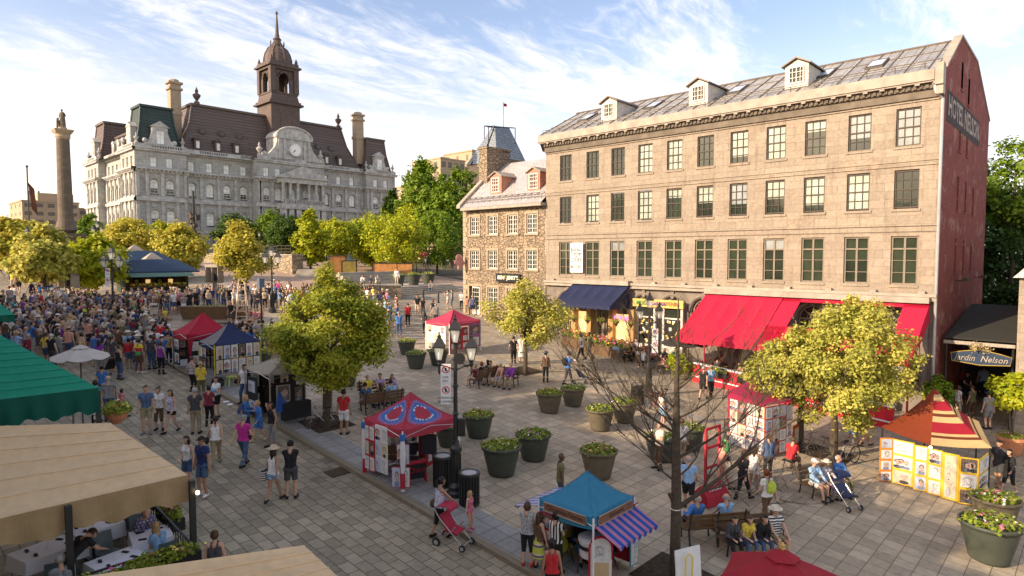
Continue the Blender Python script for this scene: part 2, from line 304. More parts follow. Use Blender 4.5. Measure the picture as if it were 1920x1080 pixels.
mb = MB(); mb.bb((-60, YF, SL*YF-.2), (140, YF+26, SL*YF)); tag(obj('cross_street', mb, m_pink), kind='structure')
def strip(x0, x1, y0, y1, up, th=.3):
 mb = MB(); vs = [(x, y, SL*y+up-t) for t in (0, th) for x, y in ((x0, y0), (x1, y0), (x1, y1), (x0, y1))]
 return mb.add(vs, [(0, 1, 2, 3), (7, 6, 5, 4), (0, 4, 5, 1), (1, 5, 6, 2), (2, 6, 7, 3), (3, 7, 4, 0)])
tag(obj('kerb', strip(11.5, 11.72, -8, YF, .134), m_granite), kind='structure')
tag(obj('kerb_band', strip(11.722, 12.85, -8, YF, .132), m_band), kind='structure')
tag(obj('square_paving', strip(12.852, 27.1, -8, YF, .13), m_plaza), kind='structure')
tag(obj('lane_band', strip(27.102, 27.45, -8, YF, .135), m_band), kind='structure')
tag(obj('lane', strip(27.452, 52, -8, 57, .13), m_plaza2), kind='structure')
tag(obj('upper_square', strip(27.452, 56.0, 57.002, YF, .131), m_pink), kind='structure')
# ================================================================ window kit
m_brown = M('dark brown paint', (.065, .05, .036), .6, .15, 4); m_white = M('white paint', (.62, .59, .52), .6, .1, 3); m_taupe = M('taupe paint', (.20, .165, .12), .6, .15, 4)
g_dark = glassmat('dark glass', (.025, .032, .022)); g_green = glassmat('dim green glass', (.035, .045, .028)); g_blind = glassmat('pale blind behind glass', (.34, .38, .31), .10, .55)
g_curt = glassmat('striped curtain behind glass', (.25, .27, .26), .1, .5); g_bright = glassmat('white curtain and painted sky reflection', (.78, .80, .74), .15, .6); g_warm = M('lit shop interior', (.5, .35, .15), .4, .5, 3, emit=(1, .62, .25, .5))  # g_bright: white curtains plus sky reflection painted into the pane colour
WK = {}
def winkit(key, w, h, cols, rows, mats, fr=.07, bar=.03, arch=False, blind=0.0, mid=True, transom=0.0, bw=.045, panes=None):
 """returns (frame mesh, pane mesh); origin bottom centre, looks along -Y"""
 if key in WK: return WK[key]
 f = MB(); d = .10
 f.bb((-w/2, -d/2, 0), (-w/2+fr, d/2, h)); f.bb((w/2-fr, -d/2, 0), (w/2, d/2, h)); f.bb((-w/2+fr, -d/2, 0), (w/2-fr, d/2, fr))
 if not arch: f.bb((-w/2+fr, -d/2, h-fr), (w/2-fr, d/2, h))
 y0 = -.015
 for i in range(1, cols):
  x = -w/2+w*i/cols; b = bw if (cols % 2 == 0 and i == cols//2) else bar; f.bb((x-b/2, y0-.02, fr), (x+b/2, y0+.02, h-fr))
 for j in range(1, rows):
  z = h*j/rows
  b = fr*.9 if (mid and rows % 2 == 0 and j == rows//2) else bar
  f.bb((-w/2+fr, y0-.026, z-b/2), (w/2-fr, y0+.026, z+b/2))
 if transom: f.bb((-w/2+fr, y0-.04, h*transom-.04), (w/2-fr, y0+.04, h*transom+.04))
 p = MB()
 if arch:
  r = w/2; hh = h; A = [(r*math.cos(math.pi*k/12), hh+r*math.sin(math.pi*k/12)) for k in range(13)]; B = [((r-fr)*math.cos(math.pi*k/12), hh+(r-fr)*math.sin(math.pi*k/12)) for k in range(13)]
  for k in range(12):
   vs = [(A[k][0], -d/2, A[k][1]), (A[k+1][0], -d/2, A[k+1][1]), (B[k+1][0], -d/2, B[k+1][1]), (B[k][0], -d/2, B[k][1])]
   f.prism(vs, (0, d, 0))
  f.bb((-w/2+fr, y0-.026, hh-bar), (w/2-fr, y0+.026, hh+bar))
  for k in (3, 6, 9): a = math.pi*k/12; f.tube([(0, y0, hh), ((r-fr)*math.cos(a), y0, hh+(r-fr)*math.sin(a))], bar*.6, 4)
  if w > 1.5:
   C = [(r*.45*math.cos(math.pi*k/10), y0, hh+r*.45*math.sin(math.pi*k/10)) for k in range(11)]; f.tube(C, bar*.7, 4)
  p.add([((r-fr*.5)*math.cos(math.pi*k/12), .02, hh+(r-fr*.5)*math.sin(math.pi*k/12)) for k in range(13)], [tuple(range(13))], 0)
 zb = fr*.5; zt = h-fr*.5 if not arch else h
 zs = zb+(zt-zb)*(1-blind)
 if blind < 1: p.quad((-w/2+fr*.5, .02, zb), (w/2-fr*.5, .02, zb), (w/2-fr*.5, .02, zs), (-w/2+fr*.5, .02, zs), 1)
 if blind > 0: p.quad((-w/2+fr*.5, .021, zs), (w/2-fr*.5, .021, zs), (w/2-fr*.5, .021, zt), (-w/2+fr*.5, .021, zt), 0)
 WK[key] = (mesh('window_frame', f, mats[0]), mesh('pane', p, [mats[1], mats[2]])); return WK[key]
def window(kit, parent, wl, face, name='window'):
 L, a = XF[parent.name]; Q = Matrix.Rotation(-a, 3, 'Z')
 o = inst(name, kit[0], parent, Q @ (Vector(wl)-L), face-a); inst('pane', kit[1], o); return o
def facade(mb, o, u, n, w, z0, z1, ops, depth=.3, m=0, zfloor=None):
 """upright wall from o along u (width w) with rectangular openings [(u0,u1,z0,z1)], with reveals; n = outward"""
 o = Vector(o); u = Vector(u); n = Vector(n); P = lambda a, z, d=0: (o.x+u.x*a-n.x*d, o.y+u.y*a-n.y*d, z)
 us = sorted({0, w, *[q for p in ops for q in p[:2]]}); zs = sorted({z0, z1, *[q for p in ops for q in p[2:]]})
 for i in range(len(us)-1):
  for j in range(len(zs)-1):
   cu, cz = (us[i]+us[i+1])/2, (zs[j]+zs[j+1])/2
   if any(p[0] < cu < p[1] and p[2] < cz < p[3] for p in ops): continue
   mb.quad(P(us[i], zs[j]), P(us[i+1], zs[j]), P(us[i+1], zs[j+1]), P(us[i], zs[j+1]), m)
 for a, b, c, d in ops:
  for q in ((P(a, c), P(a, c, depth), P(a, d, depth), P(a, d)), (P(b, c, depth), P(b, c), P(b, d), P(b, d, depth)), (P(a, c), P(b, c), P(b, c, depth), P(a, c, depth)), (P(a, d, depth), P(b, d, depth), P(b, d), P(a, d))): mb.quad(*q, m)
  mb.quad(P(a, c, depth+.25), P(b, c, depth+.25), P(b, d, depth+.25), P(a, d, depth+.25), m)
 return mb
def archfill(mb, o, u, n, uc, w, zs, ztop, depth, m=0):
 """solid corners that turn a square-headed opening into an arch sprung at zs"""
 o = Vector(o); u = Vector(u); n = Vector(n); r = w/2
 for sgn in (-1, 1):
  pts = [(uc+sgn*r, zs)]+[(uc+sgn*r*math.cos(math.pi/2*k/6), zs+min(r, ztop-zs)*math.sin(math.pi/2*k/6)) for k in range(1, 7)]+[(uc+sgn*r, ztop)]
  poly = [(o.x+u.x*a+n.x*.003, o.y+u.y*a+n.y*.003, z) for a, z in pts]
  if (sgn > 0): poly = poly[::-1]
  mb.prism(poly, tuple(-n*depth), m)
# ================================================================ long grey-stone building on the right
m_ash = brickmat('tan ashlar', (.315, .262, .20), (.26, .215, .165), (.18, .145, .11), 1.15, .44, .009, .85, .6, .7, .4, streak=.75, stcol=(.15, .11, .075), patch=((.42, .31, .22), .7, .58, .6))
m_frieze = M('weathered frieze', (.15, .125, .095), .9, .3, 2, .3); m_trim = M('pale trim board', (.33, .285, .23), .7, .25, 1.5)
m_red = brickmat('old red brick', (.19, .034, .028), (.26, .05, .038), (.2, .1, .08), .24, .085, .012, .9, .55, .6, .5, patch=((.30, .19, .14), .8, .55, .75), stcol=(.06, .014, .014))
m_tin = brickmat('tin roof sheets', (.36, .35, .33), (.46, .44, .40), (.14, .13, .12), .8, .45, .02, .38, .4, .7, .2, offset=.5, floor=True, stcol=(.2, .15, .11)); m_tin.node_tree.nodes['Principled BSDF'].inputs['Metallic'].default_value = .35
m_seam = M('roof seam metal', (.17, .14, .11), .55, .2, 3, metal=.2); m_lead = M('grey downpipe', (.42, .42, .42), .4, .1, 3, metal=.5)
m_shop = M('grey shop stone', (.20, .17, .14), .9, .3, 1.6, .3)
FX, Y0, Y1 = 37.7, 6.13, 31.95
B = thing('stone_building', 'long tan stone building with three window rows over shops and a red brick end', 'building', (FX, Y0, 0.3))
wy = [7.64, 9.9, 12.15, 14.33, 16.54, 18.73, 20.9, 23.1, 25.31, 27.5, 30.0]
ops = []
for y in wy: ops += [(y-Y0-.56, y-Y0+.56, 14.57, 16.5), (y-Y0-.56, y-Y0+.56, 11.36, 13.36), (y-Y0-.62, y-Y0+.62, 7.42, 9.95)]
mb = MB(); facade(mb, (FX, Y0, 0), (0, 1, 0), (-1, 0, 0), Y1-Y0, 7.0, 17.4, ops, .22)
for zc, h, p in ((13.79, .1, .1), (13.62, .2, .06), (10.52, .12, .12), (10.3, .25, .06), (16.78, .1, .07)): mb.bb((FX-p, Y0+.002, zc-h/2), (FX+.05, Y1-.002, zc+h/2))
for y in wy:                         # sills
 for z in (14.57, 11.36, 7.42): mb.bb((FX-.06, y-.66, z-.14), (FX+.04, y+.66, z-.004))
obj('wall', mb, m_ash, B, True)
# shop storey with arches
mb = MB(); ops = []; bays = [Y0+1.55+i*2.21 for i in range(11)]
for y in bays: ops.append((y-Y0-.86, y-Y0+.86, 3.2 if y > 13 else 2.2, 6.15))
facade(mb, (FX+.12, Y0, 0), (0, 1, 0), (-1, 0, 0), Y1-Y0, -.5, 7.0, ops, .3)
for y in bays:
 archfill(mb, (FX+.12, Y0, 0), (0, 1, 0), (-1, 0, 0), y-Y0, 1.72, 5.3, 6.15, .3)
 A = [(FX+.07, y+1.0*math.cos(math.pi*k/12), 5.3+1.0*math.sin(math.pi*k/12)) for k in range(13)]; mb.tube(A, .1, 5); mb.bb((FX+.0, y-.12, 6.1), (FX+.1, y+.12, 6.6))
 mb.bb((FX+.02, y-1.2, 0), (FX+.13, y-.98, 5.25)); mb.bb((FX-.02, y-1.25, 5.25), (FX+.13, y-.93, 5.42))
obj('shop_front', mb, m_shop, B, True)
mb = MB(); mb.bb((FX-.3, Y0, 6.84), (FX+.15, Y1, 7.0)); mb.bb((FX-.2, Y0, 6.62), (FX+.11, Y1, 6.84))
for i in range(12): mb.bb((FX-.26, Y0+.5+i*2.21, 7.0), (FX-.02, Y0+.8+i*2.21, 7.13))
obj('shop_cornice', mb, m_trim, B, True)
fk = winkit('fan', 1.6, 2.6, 4, 3, (m_taupe, g_dark, g_dark), .08, .05, True)
for y in bays: window(fk, B, (FX+.3, y, 2.7), R_(-90), 'arched_window')
kits = [winkit('sashA', 1.12, 1.93, 3, 4, (m_brown, g_blind, g_dark), blind=1), winkit('sashB', 1.12, 1.93, 3, 4, (m_brown, g_green, g_dark), blind=1), winkit('sashC', 1.12, 1.93, 3, 4, (m_brown, g_blind, g_dark), blind=.55),
  winkit('sashD', 1.12, 1.93, 3, 4, (m_brown, g_curt, g_dark), blind=1), winkit('sashE', 1.12, 1.93, 3, 4, (m_brown, g_blind, g_dark), blind=.8), winkit('sashF', 1.12, 1.93, 3, 4, (m_brown, g_dark, g_dark)), winkit('sashG', 1.12, 1.93, 3, 4, (m_brown, g_blind, g_green), blind=.3), winkit('sashH', 1.12, 1.93, 3, 4, (m_brown, g_curt, g_dark), blind=.65)]
k2 = [winkit('caseA', 1.24, 2.53, 2, 4, (m_taupe, g_dark, g_green), .09, .03, mid=False, transom=.74, bw=.1), winkit('caseB', 1.24, 2.53, 2, 4, (m_taupe, g_green, g_dark), .09, .03, blind=.5, mid=False, transom=.74, bw=.1), winkit('caseC', 1.24, 2.53, 2, 4, (m_taupe, g_curt, g_dark), .09, .03, blind=.27, mid=False, transom=.74, bw=.1)]
r1 = [3, 7, 6, 0, 4, 1, 0, 0, 5, 1, 5]; r2 = [5, 0, 4, 2, 7, 2, 6, 0, 1, 0, 5]
for i, y in enumerate(wy):
 window(kits[r1[i]], B, (FX+.14, y, 14.57), R_(-90)); window(kits[r2[i]], B, (FX+.14, y, 11.40), R_(-90)); window(k2[(0, 1, 0, 2, 0, 1, 0, 0, 2, 0, 1)[i]], B, (FX+.14, y, 7.42), R_(-90))
mb = MB(); mb.bb((FX-.55, Y0-.0, 17.52), (FX+.1, Y1+.35, 17.6)); mb.bb((FX-.18, Y0, 16.84), (FX+.1, Y1, 17.25), 1); mb.bb((FX-.62, Y0+.35, 17.6), (FX-.5, Y1+.35, 18.12))
mb.bb((FX-.3, Y0, 17.25), (FX+.1, Y1, 17.52), 1)
k = 0
while Y0+.1+k*.26 < Y1: mb.bb((FX-.38, Y0+.1+k*.26, 17.28), (FX-.301, Y0+.24+k*.26, 17.44), 1); k += 1
k = 0
while Y0+.2+k*.78 < Y1: mb.bb((FX-.53, Y0+.2+k*.78, 17.43), (FX-.31, Y0+.42+k*.78, 17.518), 0); k += 1
obj('cornice', mb, [m_trim, m_frieze], B, True)
# roof: up to the ridge, a flat top and down behind
mb = MB(); E = (FX-.62, 18.12); Rg = (42.0, 20.6); ya, yb = Y0+.32, Y1+.35
mb.quad((E[0], ya, E[1]), (Rg[0], ya, Rg[1]), (Rg[0], yb-.1, Rg[1]), (E[0], yb, E[1])); mb.quad((42, ya, 20.6), (47.2, ya, 20.5), (47.2, yb, 20.5), (42, yb, 20.6)); mb.quad((47.2, ya, 20.5), (53.4, ya, 17.8), (53.4, yb, 17.8), (47.2, yb, 20.5))
mb.quad((E[0], yb, E[1]), (42, yb-.1, 20.6), (42, yb, 17), (E[0]+.6, yb, 17))
roof = obj('roof', mb, m_tin, B, True)
mb = MB(); k = 0
sl = (Rg[1]-E[1])/(Rg[0]-E[0])
def rp(t, y, up=0): return (E[0]+(Rg[0]-E[0])*t, y, E[1]+(Rg[1]-E[1])*t+up)
while ya+.3+k*1.05 < yb: y = ya+.3+k*1.05; mb.tube([rp(0, y, .03), rp(1, y, .03)], .035, 4); k += 1
for t in (.33, .66, 1.0): mb.tube([rp(t, ya, .02), rp(t, yb, .02)], .03 if t < 1 else .09, 4)
k = 0
while ya+.5+k*1.3 < yb: y = ya+.5+k*1.3; mb.tube([rp(.06, y, 0), rp(.06, y, .28)], .03, 4); k += 1
mb.tube([rp(.06, ya+.4, .24), rp(.06, yb-.2, .24)], .018, 4); mb.tube([rp(.06, ya+.4, .12), rp(.06, yb-.2, .12)], .018, 4)
obj('snow_guard', mb, m_seam, roof, True)
for y in (9.7, 12.4, 17.7, 20.3, 23.8, 26.4, 29.6):
 mb = MB(); mb.add([rp(.42, y-.45, .12), rp(.42, y+.45, .12), rp(.72, y+.45, .12), rp(.72, y-.45, .12)]+[rp(.42, y-.45, 0), rp(.42, y+.45, 0), rp(.72, y+.45, 0), rp(.72, y-.45, 0)], [(0, 3, 2, 1), (0, 1, 5, 4), (1, 2, 6, 5), (2, 3, 7, 6), (3, 0, 4, 7)])
 mb.add([rp(.46, y-.36, .13), rp(.46, y+.36, .13), rp(.68, y+.36, .13), rp(.68, y-.36, .13)], [(0, 3, 2, 1)], 1); obj('skylight', mb, [m_brown, glassmat('sky glass', (.5, .55, .6), .05, .9)], roof, True)
dk = winkit('dormer', .86, .95, 4, 3, (m_white, g_dark, g_dark), .07, .03)
m_dorm = M('chipped white board', (.52, .49, .44), .8, .2, 5)
def dormer(par, x, y, z, w, h, back, mt, kit, rmat):   # cheeks, gable and little roof of its own, facing -X
 mb = MB(); mb.bb((x, y-w/2, z), (x+back, y+w/2, z+h)); mb.prism([(x, y-w/2, z+h), (x, y+w/2, z+h), (x, y, z+h+w*.26)], (back, 0, 0))
 d = obj('dormer', mb, mt, par, True); r = MB()
 for s in (-1, 1): r.prism([(x-.18, y, z+h+w*.30), (x-.18, y+s*(w/2+.16), z+h-.02), (x-.18, y+s*(w/2+.16), z+h+.06), (x-.18, y, z+h+w*.30+.09)], (back+.3, 0, 0))
 obj('dormer_roof', r, rmat, d, True); window(kit, d, (x-.02, y, z+h-kit_h[0]-.06), R_(-90)); return d
kit_h = [.95]
for y in (13.3, 19.35, 26.2): dormer(roof, E[0]+.75, y, 18.55, 1.3, 1.25, 3.2, m_dorm, dk, m_seam)
# brick end wall with its small windows, raised gable and painted sign
def gab(X): return 17.35 if X < 37.9 else 18.3+(X-37.9)*(20.75-18.3)/4 if X < 41.9 else 20.75-(X-41.9)*.03 if X < 47.4 else 20.58-(X-47.4)*.42
xs = [37.7, 37.9, 39, 40, 41.9, 44, 47.4, 50, 53.6]
w_end = [(42.2, 42.8, 18.05, 19.5), (44.6, 45.2, 17.6, 19.1), (42.2, 42.8, 14.7, 16.6), (44.6, 45.2, 14.7, 16.5), (42.1, 42.7, 11.45, 13.3), (44.8, 45.4, 11.45, 13.2), (47.6, 48.2, 11.45, 13.1), (42.1, 42.7, 8.0, 9.9), (44.8, 45.4, 8.0, 9.8), (47.6, 48.2, 8.0, 9.7)]
mb = MB(); facade(mb, (FX, Y0, 0), (1, 0, 0), (0, -1, 0), 15.9, -1, 17.35, [(a-FX, b-FX, c, d) for a, b, c, d in w_end if d < 17.3], .25)
up = [w for w in w_end if w[3] > 17.3]
poly = [(x, Y0, gab(x) if x > 37.75 else 18.2) for x in xs]; xs2 = sorted({*xs, *[q for w in up for q in w[:2]]})
for i in range(len(xs2)-1):
 a, b = xs2[i], xs2[i+1]; h = [w for w in up if w[0] <= a < w[1]]
 ga, gb = max(gab(a), 18.0), max(gab(b), 18.0)
 if h: mb.add([(a, Y0, 17.35), (b, Y0, 17.35), (b, Y0, h[0][2]), (a, Y0, h[0][2])], [(0, 1, 2, 3)]); mb.add([(a, Y0, h[0][3]), (b, Y0, h[0][3]), (b, Y0, gb), (a, Y0, ga)], [(0, 1, 2, 3)])
 else: mb.add([(a, Y0, 17.35), (b, Y0, 17.35), (b, Y0, gb), (a, Y0, ga)], [(0, 1, 2, 3)])
for a, b, c, d in w_end: mb.bb((a-.08, Y0-.05, c-.12), (b+.08, Y0+.1, c-.004))
mb.bb((53.55, Y0+.01, -1), (53.6, Y1, 17.8))
end = obj('brick_end_wall', mb, m_red, B, True)
ek = winkit('end', .6, 1.85, 2, 4, (m_white, g_dark, g_dark), .06, .025)
for a, b, c, d in w_end: window(ek, B, ((a+b)/2, Y0+.16, c-.02), 0.0, 'end_window')
mb = MB()
for i in range(1, len(xs)-1):
 a, b = xs[i], xs[i+1]; za, zb = gab(a), gab(b)
 mb.add([(a, Y0-.06, za), (b, Y0-.06, zb), (b, Y0+.34, zb), (a, Y0+.34, za), (a, Y0-.06, za+.12), (b, Y0-.06, zb+.12), (b, Y0+.34, zb+.12), (a, Y0+.34, za+.12)], [(3, 2, 1, 0), (4, 5, 6, 7), (0, 1, 5, 4), (2, 3, 7, 6), (1, 2, 6, 5), (3, 0, 4, 7)])
mb.bb((FX-.62, Y0-.02, 17.35), (FX+.02, Y0+.33, 18.4)); mb.bb((FX-.5, Y0-.01, 16.9), (FX+.02, Y0+.3, 17.35))
obj('gable_coping', mb, m_trim, B, True)
mb = MB(); mb.bb((38.35, Y0-.012, 15.75), (49.4, Y0-.003, 17.32)); sg = obj('painted_sign', mb, M('faded black paint', (.05, .04, .04), .9, .6, 2.5), B, True)
q = textmesh('HOTEL NELSON', 1.45, .002, .03); mx = [v[0] for v in q.v]; sc_ = 10.2/(max(mx)-min(mx)); q.v = [(FX+6.2+v[0]*sc_, Y0-.02-v[2], 16.55+v[1]) for v in q.v]; obj('lettering', q, M('faded white paint', (.36, .30, .26), .9, .8, 3), sg, True)
mb = MB(); mb.tube([(FX-.35, Y0+.5, 17.7), (FX-.35, Y0+.3, 17.0), (FX-.12, Y0+.05, 16.7), (FX-.12, Y0+.05, 1.2)], .075, 8); obj('downpipe', mb, m_lead, B, True)
for X in (42.6, 49.5):
 mb = MB(); mb.tube([(X, Y0, 7.55), (X, Y0-.5, 7.55)], .03, 5); mb.box((X, Y0-.5, 7.6), (.45, .25, .2), 0); obj('wall_lamp', mb, m_brown, B, True)
# vertical banner between two windows
mb = MB(); mb.bb((FX-.22, 28.19, 7.65), (FX-.17, 29.38, 9.85)); bn = thing('rental_banner', 'white vertical banner A LOUER hung between the two left windows of the long stone building', 'banner', (FX-.2, 28.8, 7.6)); obj('cloth', mb, M('banner white', (.72, .72, .68), .7, .05), bn, True)
m_ink = M('black ink', (.02, .02, .022), .8, .1)
for s_, z_, h_ in (('Bureau', 9.35, .36), ('Prestige', 9.08, .34), ('À', 8.83, .28), ('LOUER', 8.58, .42), ('861-1001', 8.08, .34)):
 q = textmesh(s_, h_, .003, .004); xx = [v[0] for v in q.v]; k_ = min(1.0, 1.05/(max(xx)-min(xx))) if s_ != 'À' else 1
 q.v = [(FX-.227-v[2], 28.79-v[0]*k_, z_+v[1]) for v in q.v]; obj('lettering', q, m_ink, bn, True)
# ================================================================ small rubble house
m_rub = rubblemat('rubble stone', (.34, .255, .16), (.22, .17, .12), (.12, .09, .06), 2.7); m_quoin = M('dressed stone', (.36, .28, .19), .85, .2, 3, .2)
m_tin2 = brickmat('diagonal tin sheets', (.44, .42, .41), (.52, .49, .46), (.3, .27, .25), .5, .45, .015, .35, .35, .8, .2, offset=.5, floor=R_(45), stcol=(.32, .27, .23)); m_tin2.node_tree.nodes['Principled BSDF'].inputs['Metallic'].default_value = .3
HB, HE = Y1+.03, 41.5
H_ = thing('stone_house', 'small rubble stone house with steep tin roof, two dormers and white casement windows', 'house', (FX, HB, 3.0))
hw = [33.42, 35.55, 37.85, 40.05]
ops = [(y-HB-.55, y-HB+.55, a, b) for y in hw for a, b in ((10.7, 12.25), (7.8, 9.33))]+[(40.0-HB-.7, 40.0-HB+.75, 3.7, 6.25), (37.85-HB-.6, 37.85-HB+.6, 4.5, 6.2), (35.4-HB-.75, 35.4-HB+.75, 4.0, 6.2), (33.2-HB-.6, 33.2-HB+.6, 4.0, 6.2)]
mb = MB(); facade(mb, (FX, HB, 0), (0, 1, 0), (-1, 0, 0), HE-HB, 1.5, 13.1, ops, .3); mb.quad((FX, HE, 1.5), (FX+10, HE, 1.5), (FX+10, HE, 13.1), (FX, HE, 13.1)); mb.add([(FX, HE, 13.1), (42.2, HE, 17.4), (46.7, HE, 13.1)], [(0, 1, 2)]); obj('wall', mb, m_rub, H_, True)
mb = MB()
for p in ops: a, b, c, d = p; y_a, y_b = a+HB, b+HB; mb.bb((FX-.05, y_a-.16, c-.02), (FX+.02, y_a, d+.2)); mb.bb((FX-.05, y_b, c-.02), (FX+.02, y_b+.16, d+.2)); mb.bb((FX-.05, y_a, d), (FX+.02, y_b, d+.2)); mb.bb((FX-.1, y_a-.2, c-.16), (FX+.02, y_b+.2, c-.022))
for k in range(24): mb.bb((FX-.03, HE-(.55 if k % 2 else .35), 3+k*.42), (FX+.3, HE+.03, 3.39+k*.42))
obj('window_surround', mb, m_quoin, H_, True)
hk = winkit('house', 1.1, 1.54, 4, 4, (m_white, g_dark, g_dark), .08, .035, mid=False, bw=.09)
for y in hw:
 for z in (10.7, 7.8): window(hk, H_, (FX+.12, y, z), R_(-90))
hk2 = winkit('house2', 1.2, 1.7, 4, 4, (m_white, g_dark, g_dark), .08, .035, mid=False, bw=.09)
window(hk2, H_, (FX+.12, 37.85, 4.5), R_(-90)); window(winkit('house3', 1.5, 2.2, 4, 4, (m_white, g_dark, g_dark), .1, .035, mid=False, bw=.09), H_, (FX+.12, 35.4, 4.0), R_(-90)); window(hk2, H_, (FX+.12, 33.2, 4.4), R_(-90))
dr = MB(); dr.bb((FX+.1, 39.55, 3.75), (FX+.16, 40.5, 6.2)); d_ = obj('door', dr, m_white, H_, True); g = MB()
for i in range(3):
 for j in range(5): g.bb((FX+.085, 39.64+i*.28, 4.2+j*.38), (FX+.099, 39.88+i*.28, 4.54+j*.38))
obj('pane', g, g_dark, d_, True)
mb = MB(); e2 = (FX-.55, 13.05); r2_ = (42.2, 17.35)
mb.quad((e2[0], HB-.0, e2[1]), (r2_[0], HB, r2_[1]), (r2_[0], HE-.25, r2_[1]), (e2[0], HE-.25, e2[1])); mb.quad((42.2, HB, 17.35), (47.2, HB, 12.6), (47.2, HE, 12.6), (42.2, HE, 17.35)); mb.bb((e2[0]-.05, HB, e2[1]-.25), (FX+.05, HE-.26, e2[1]-.02), 1)
hr = obj('roof', mb, [m_tin2, m_trim], H_, True)
def rq(t, y, up=0): return (e2[0]+(r2_[0]-e2[0])*t, y, e2[1]+(r2_[1]-e2[1])*t+up)
mb = MB()
for t, u_ in ((.08, .3), (.08, .15), (.14, .25)): mb.tube([rq(t, HB+.2, u_), rq(t, HE-.4, u_)], .025, 4)
for k in range(13): mb.tube([rq(.08, HB+.3+k*.72, 0), rq(.08, HB+.3+k*.72, .32), rq(.2, HB+.3+k*.72, 0)], .025, 4)
obj('snow_guard', mb, m_seam, hr, True)
dk2 = winkit('dormer2', .95, 1.25, 4, 4, (m_white, g_dark, g_dark), .08, .035); kit_h[0] = 1.25
for y in (33.9, 38.2): dormer(hr, e2[0]+1.3, y, 14.1, 1.35, 1.5, 2.6, M('salmon board', (.42, .2, .14), .8, .2), dk2, m_trim)
mb = MB()
for a, b in ((0, 1),): mb.add([rq(-.02, HE-.25, .05), rq(1, HE-.25, .05), rq(1, HE+.2, .05), rq(-.02, HE+.2, .05), rq(-.02, HE-.25, .32), rq(1, HE-.25, .32), rq(1, HE+.2, .32), rq(-.02, HE+.2, .32)], [(3, 2, 1, 0), (4, 5, 6, 7), (0, 1, 5, 4), (2, 3, 7, 6), (1, 2, 6, 5), (3, 0, 4, 7)])
obj('gable_coping', mb, m_trim, H_, True)
mb = MB(); mb.bb((39.9, HE-.75, 14.4), (42.9, HE+.3, 18.5)); mb.bb((39.8, HE-.85, 18.5), (43, HE+.4, 18.68)); mb.bb((42.9, HE-.7, 15), (44.8, HE+.25, 17.9)); obj('chimney', mb, m_rub, H_, True)
mb = MB(); mb.bb((42.1, 33.6, 16.8), (43.3, 34.6, 18.0)); obj('chimney', mb, m_rub, H_, True)
# red brick party wall showing at the end of the long building beside the dormer
mb = MB(); mb.bb((FX+.5, Y1-.03, 13.0), (FX+4.2, Y1+.02, 17.6)); obj('party_wall', mb, m_red, B, True)
# shop sign board on the house
s_ = thing('shop_sign', 'black ice cream shop sign board with white letters on the rubble house', 'sign', (FX-.2, 35.85, 6.9)); mb = MB(); mb.bb((FX-.26, 34.5, 6.72), (FX-.14, 37.2, 7.42)); obj('board', mb, m_ink, s_, True)
m_cream = M('cream lettering', (.78, .74, .6), .6, .03)
for t_, y_ in (("BEN", 36.6), ("JERRY'S", 35.3)):
 q = textmesh(t_, .42, .01, .012); xx = [v[0] for v in q.v]; k_ = (.75 if t_ == 'BEN' else 1.3)/(max(xx)-min(xx)); q.v = [(FX-.275-v[2], y_-v[0]*k_, 7.07+v[1]) for v in q.v]; obj('lettering', q, m_cream, s_, True)
mb = MB(); mb.lathe([(.01, -.15), (.1, .1), (.01, .12)], (FX-.28, 36.1, 7.07), 8); mb.sphere((FX-.28, 36.1, 7.2), .09, 6, 1); obj('emblem', mb, [M('ochre', (.5, .3, .05)), M('leaf green sign', (.2, .35, .05))], s_, True)
s_ = thing('hanging_sign', 'pink hanging shop sign on an iron bracket at the corner of the rubble house', 'sign', (FX, HE-.2, 8.0)); mb = MB(); mb.tube([(FX, HE-.2, 9.6), (FX-.6, HE-.15, 9.9), (FX-1.1, HE-.1, 9.4)], .04, 5); mb.tube([(FX, HE-.2, 9.1), (FX-1.1, HE-.1, 9.1)], .03, 5); obj('bracket', mb, m_brown, s_, True)
mb = MB(); mb.sphere((FX-.65, HE-.15, 8.7), .42, 8, 0, (1, .25, .8)); mb.sphere((FX-.85, HE-.13, 8.3), .38, 8, 0, (1, .25, .7)); mb.sphere((FX-.4, HE-.16, 8.25), .36, 8, 0, (1, .25, .7)); mb.bb((FX-.8, HE-.2, 7.7), (FX-.4, HE-.1, 8.1)); obj('sign_face', mb, M('faded pink', (.5, .25, .24), .7), s_, True)
# ================================================================ city hall
m_lime = brickmat('grey limestone', (.45, .445, .41), (.37, .365, .335), (.2, .195, .175), 1.3, .5, .02, .85, .65, .3, .5, streak=.6, stcol=(.11, .10, .08))
m_slate = brickmat('brown metal roof', (.115, .085, .074), (.14, .105, .09), (.04, .03, .027), 40, .62, .05, .6, .3, .2, .5, stcol=(.06, .045, .04))
m_copper = brickmat('dark green roof', (.03, .05, .045), (.04, .062, .055), (.015, .025, .022), 40, .62, .05, .55, .3, .2, .5, stcol=(.03, .035, .03)); m_bronze = M('brown tower metal', (.10, .072, .06), .6, .25, 1.5)
CX0, CY, CX1, CYB = 37.1, 130.0, 95.0, 163.5; GZ = SL*YF-.1
C_ = thing('city_hall', 'grand grey limestone city hall with mansard roofs and a slender clock tower behind the trees', 'building', (CX0, CY, GZ))
ka = winkit('chArch', 1.45, 1.9, 2, 3, (m_white, g_bright, g_dark), .12, .07, True, blind=1, mid=False); kad = winkit('chArchD', 1.45, 1.9, 2, 3, (m_white, g_bright, g_dark), .12, .07, True, blind=.5, mid=False)
kr = winkit('chRect', 1.15, 1.85, 2, 2, (m_white, g_bright, g_dark), .1, .06, blind=1); krs = winkit('chSide', .8, 2.3, 2, 3, (m_white, g_green, g_dark), .08, .05, blind=.5)
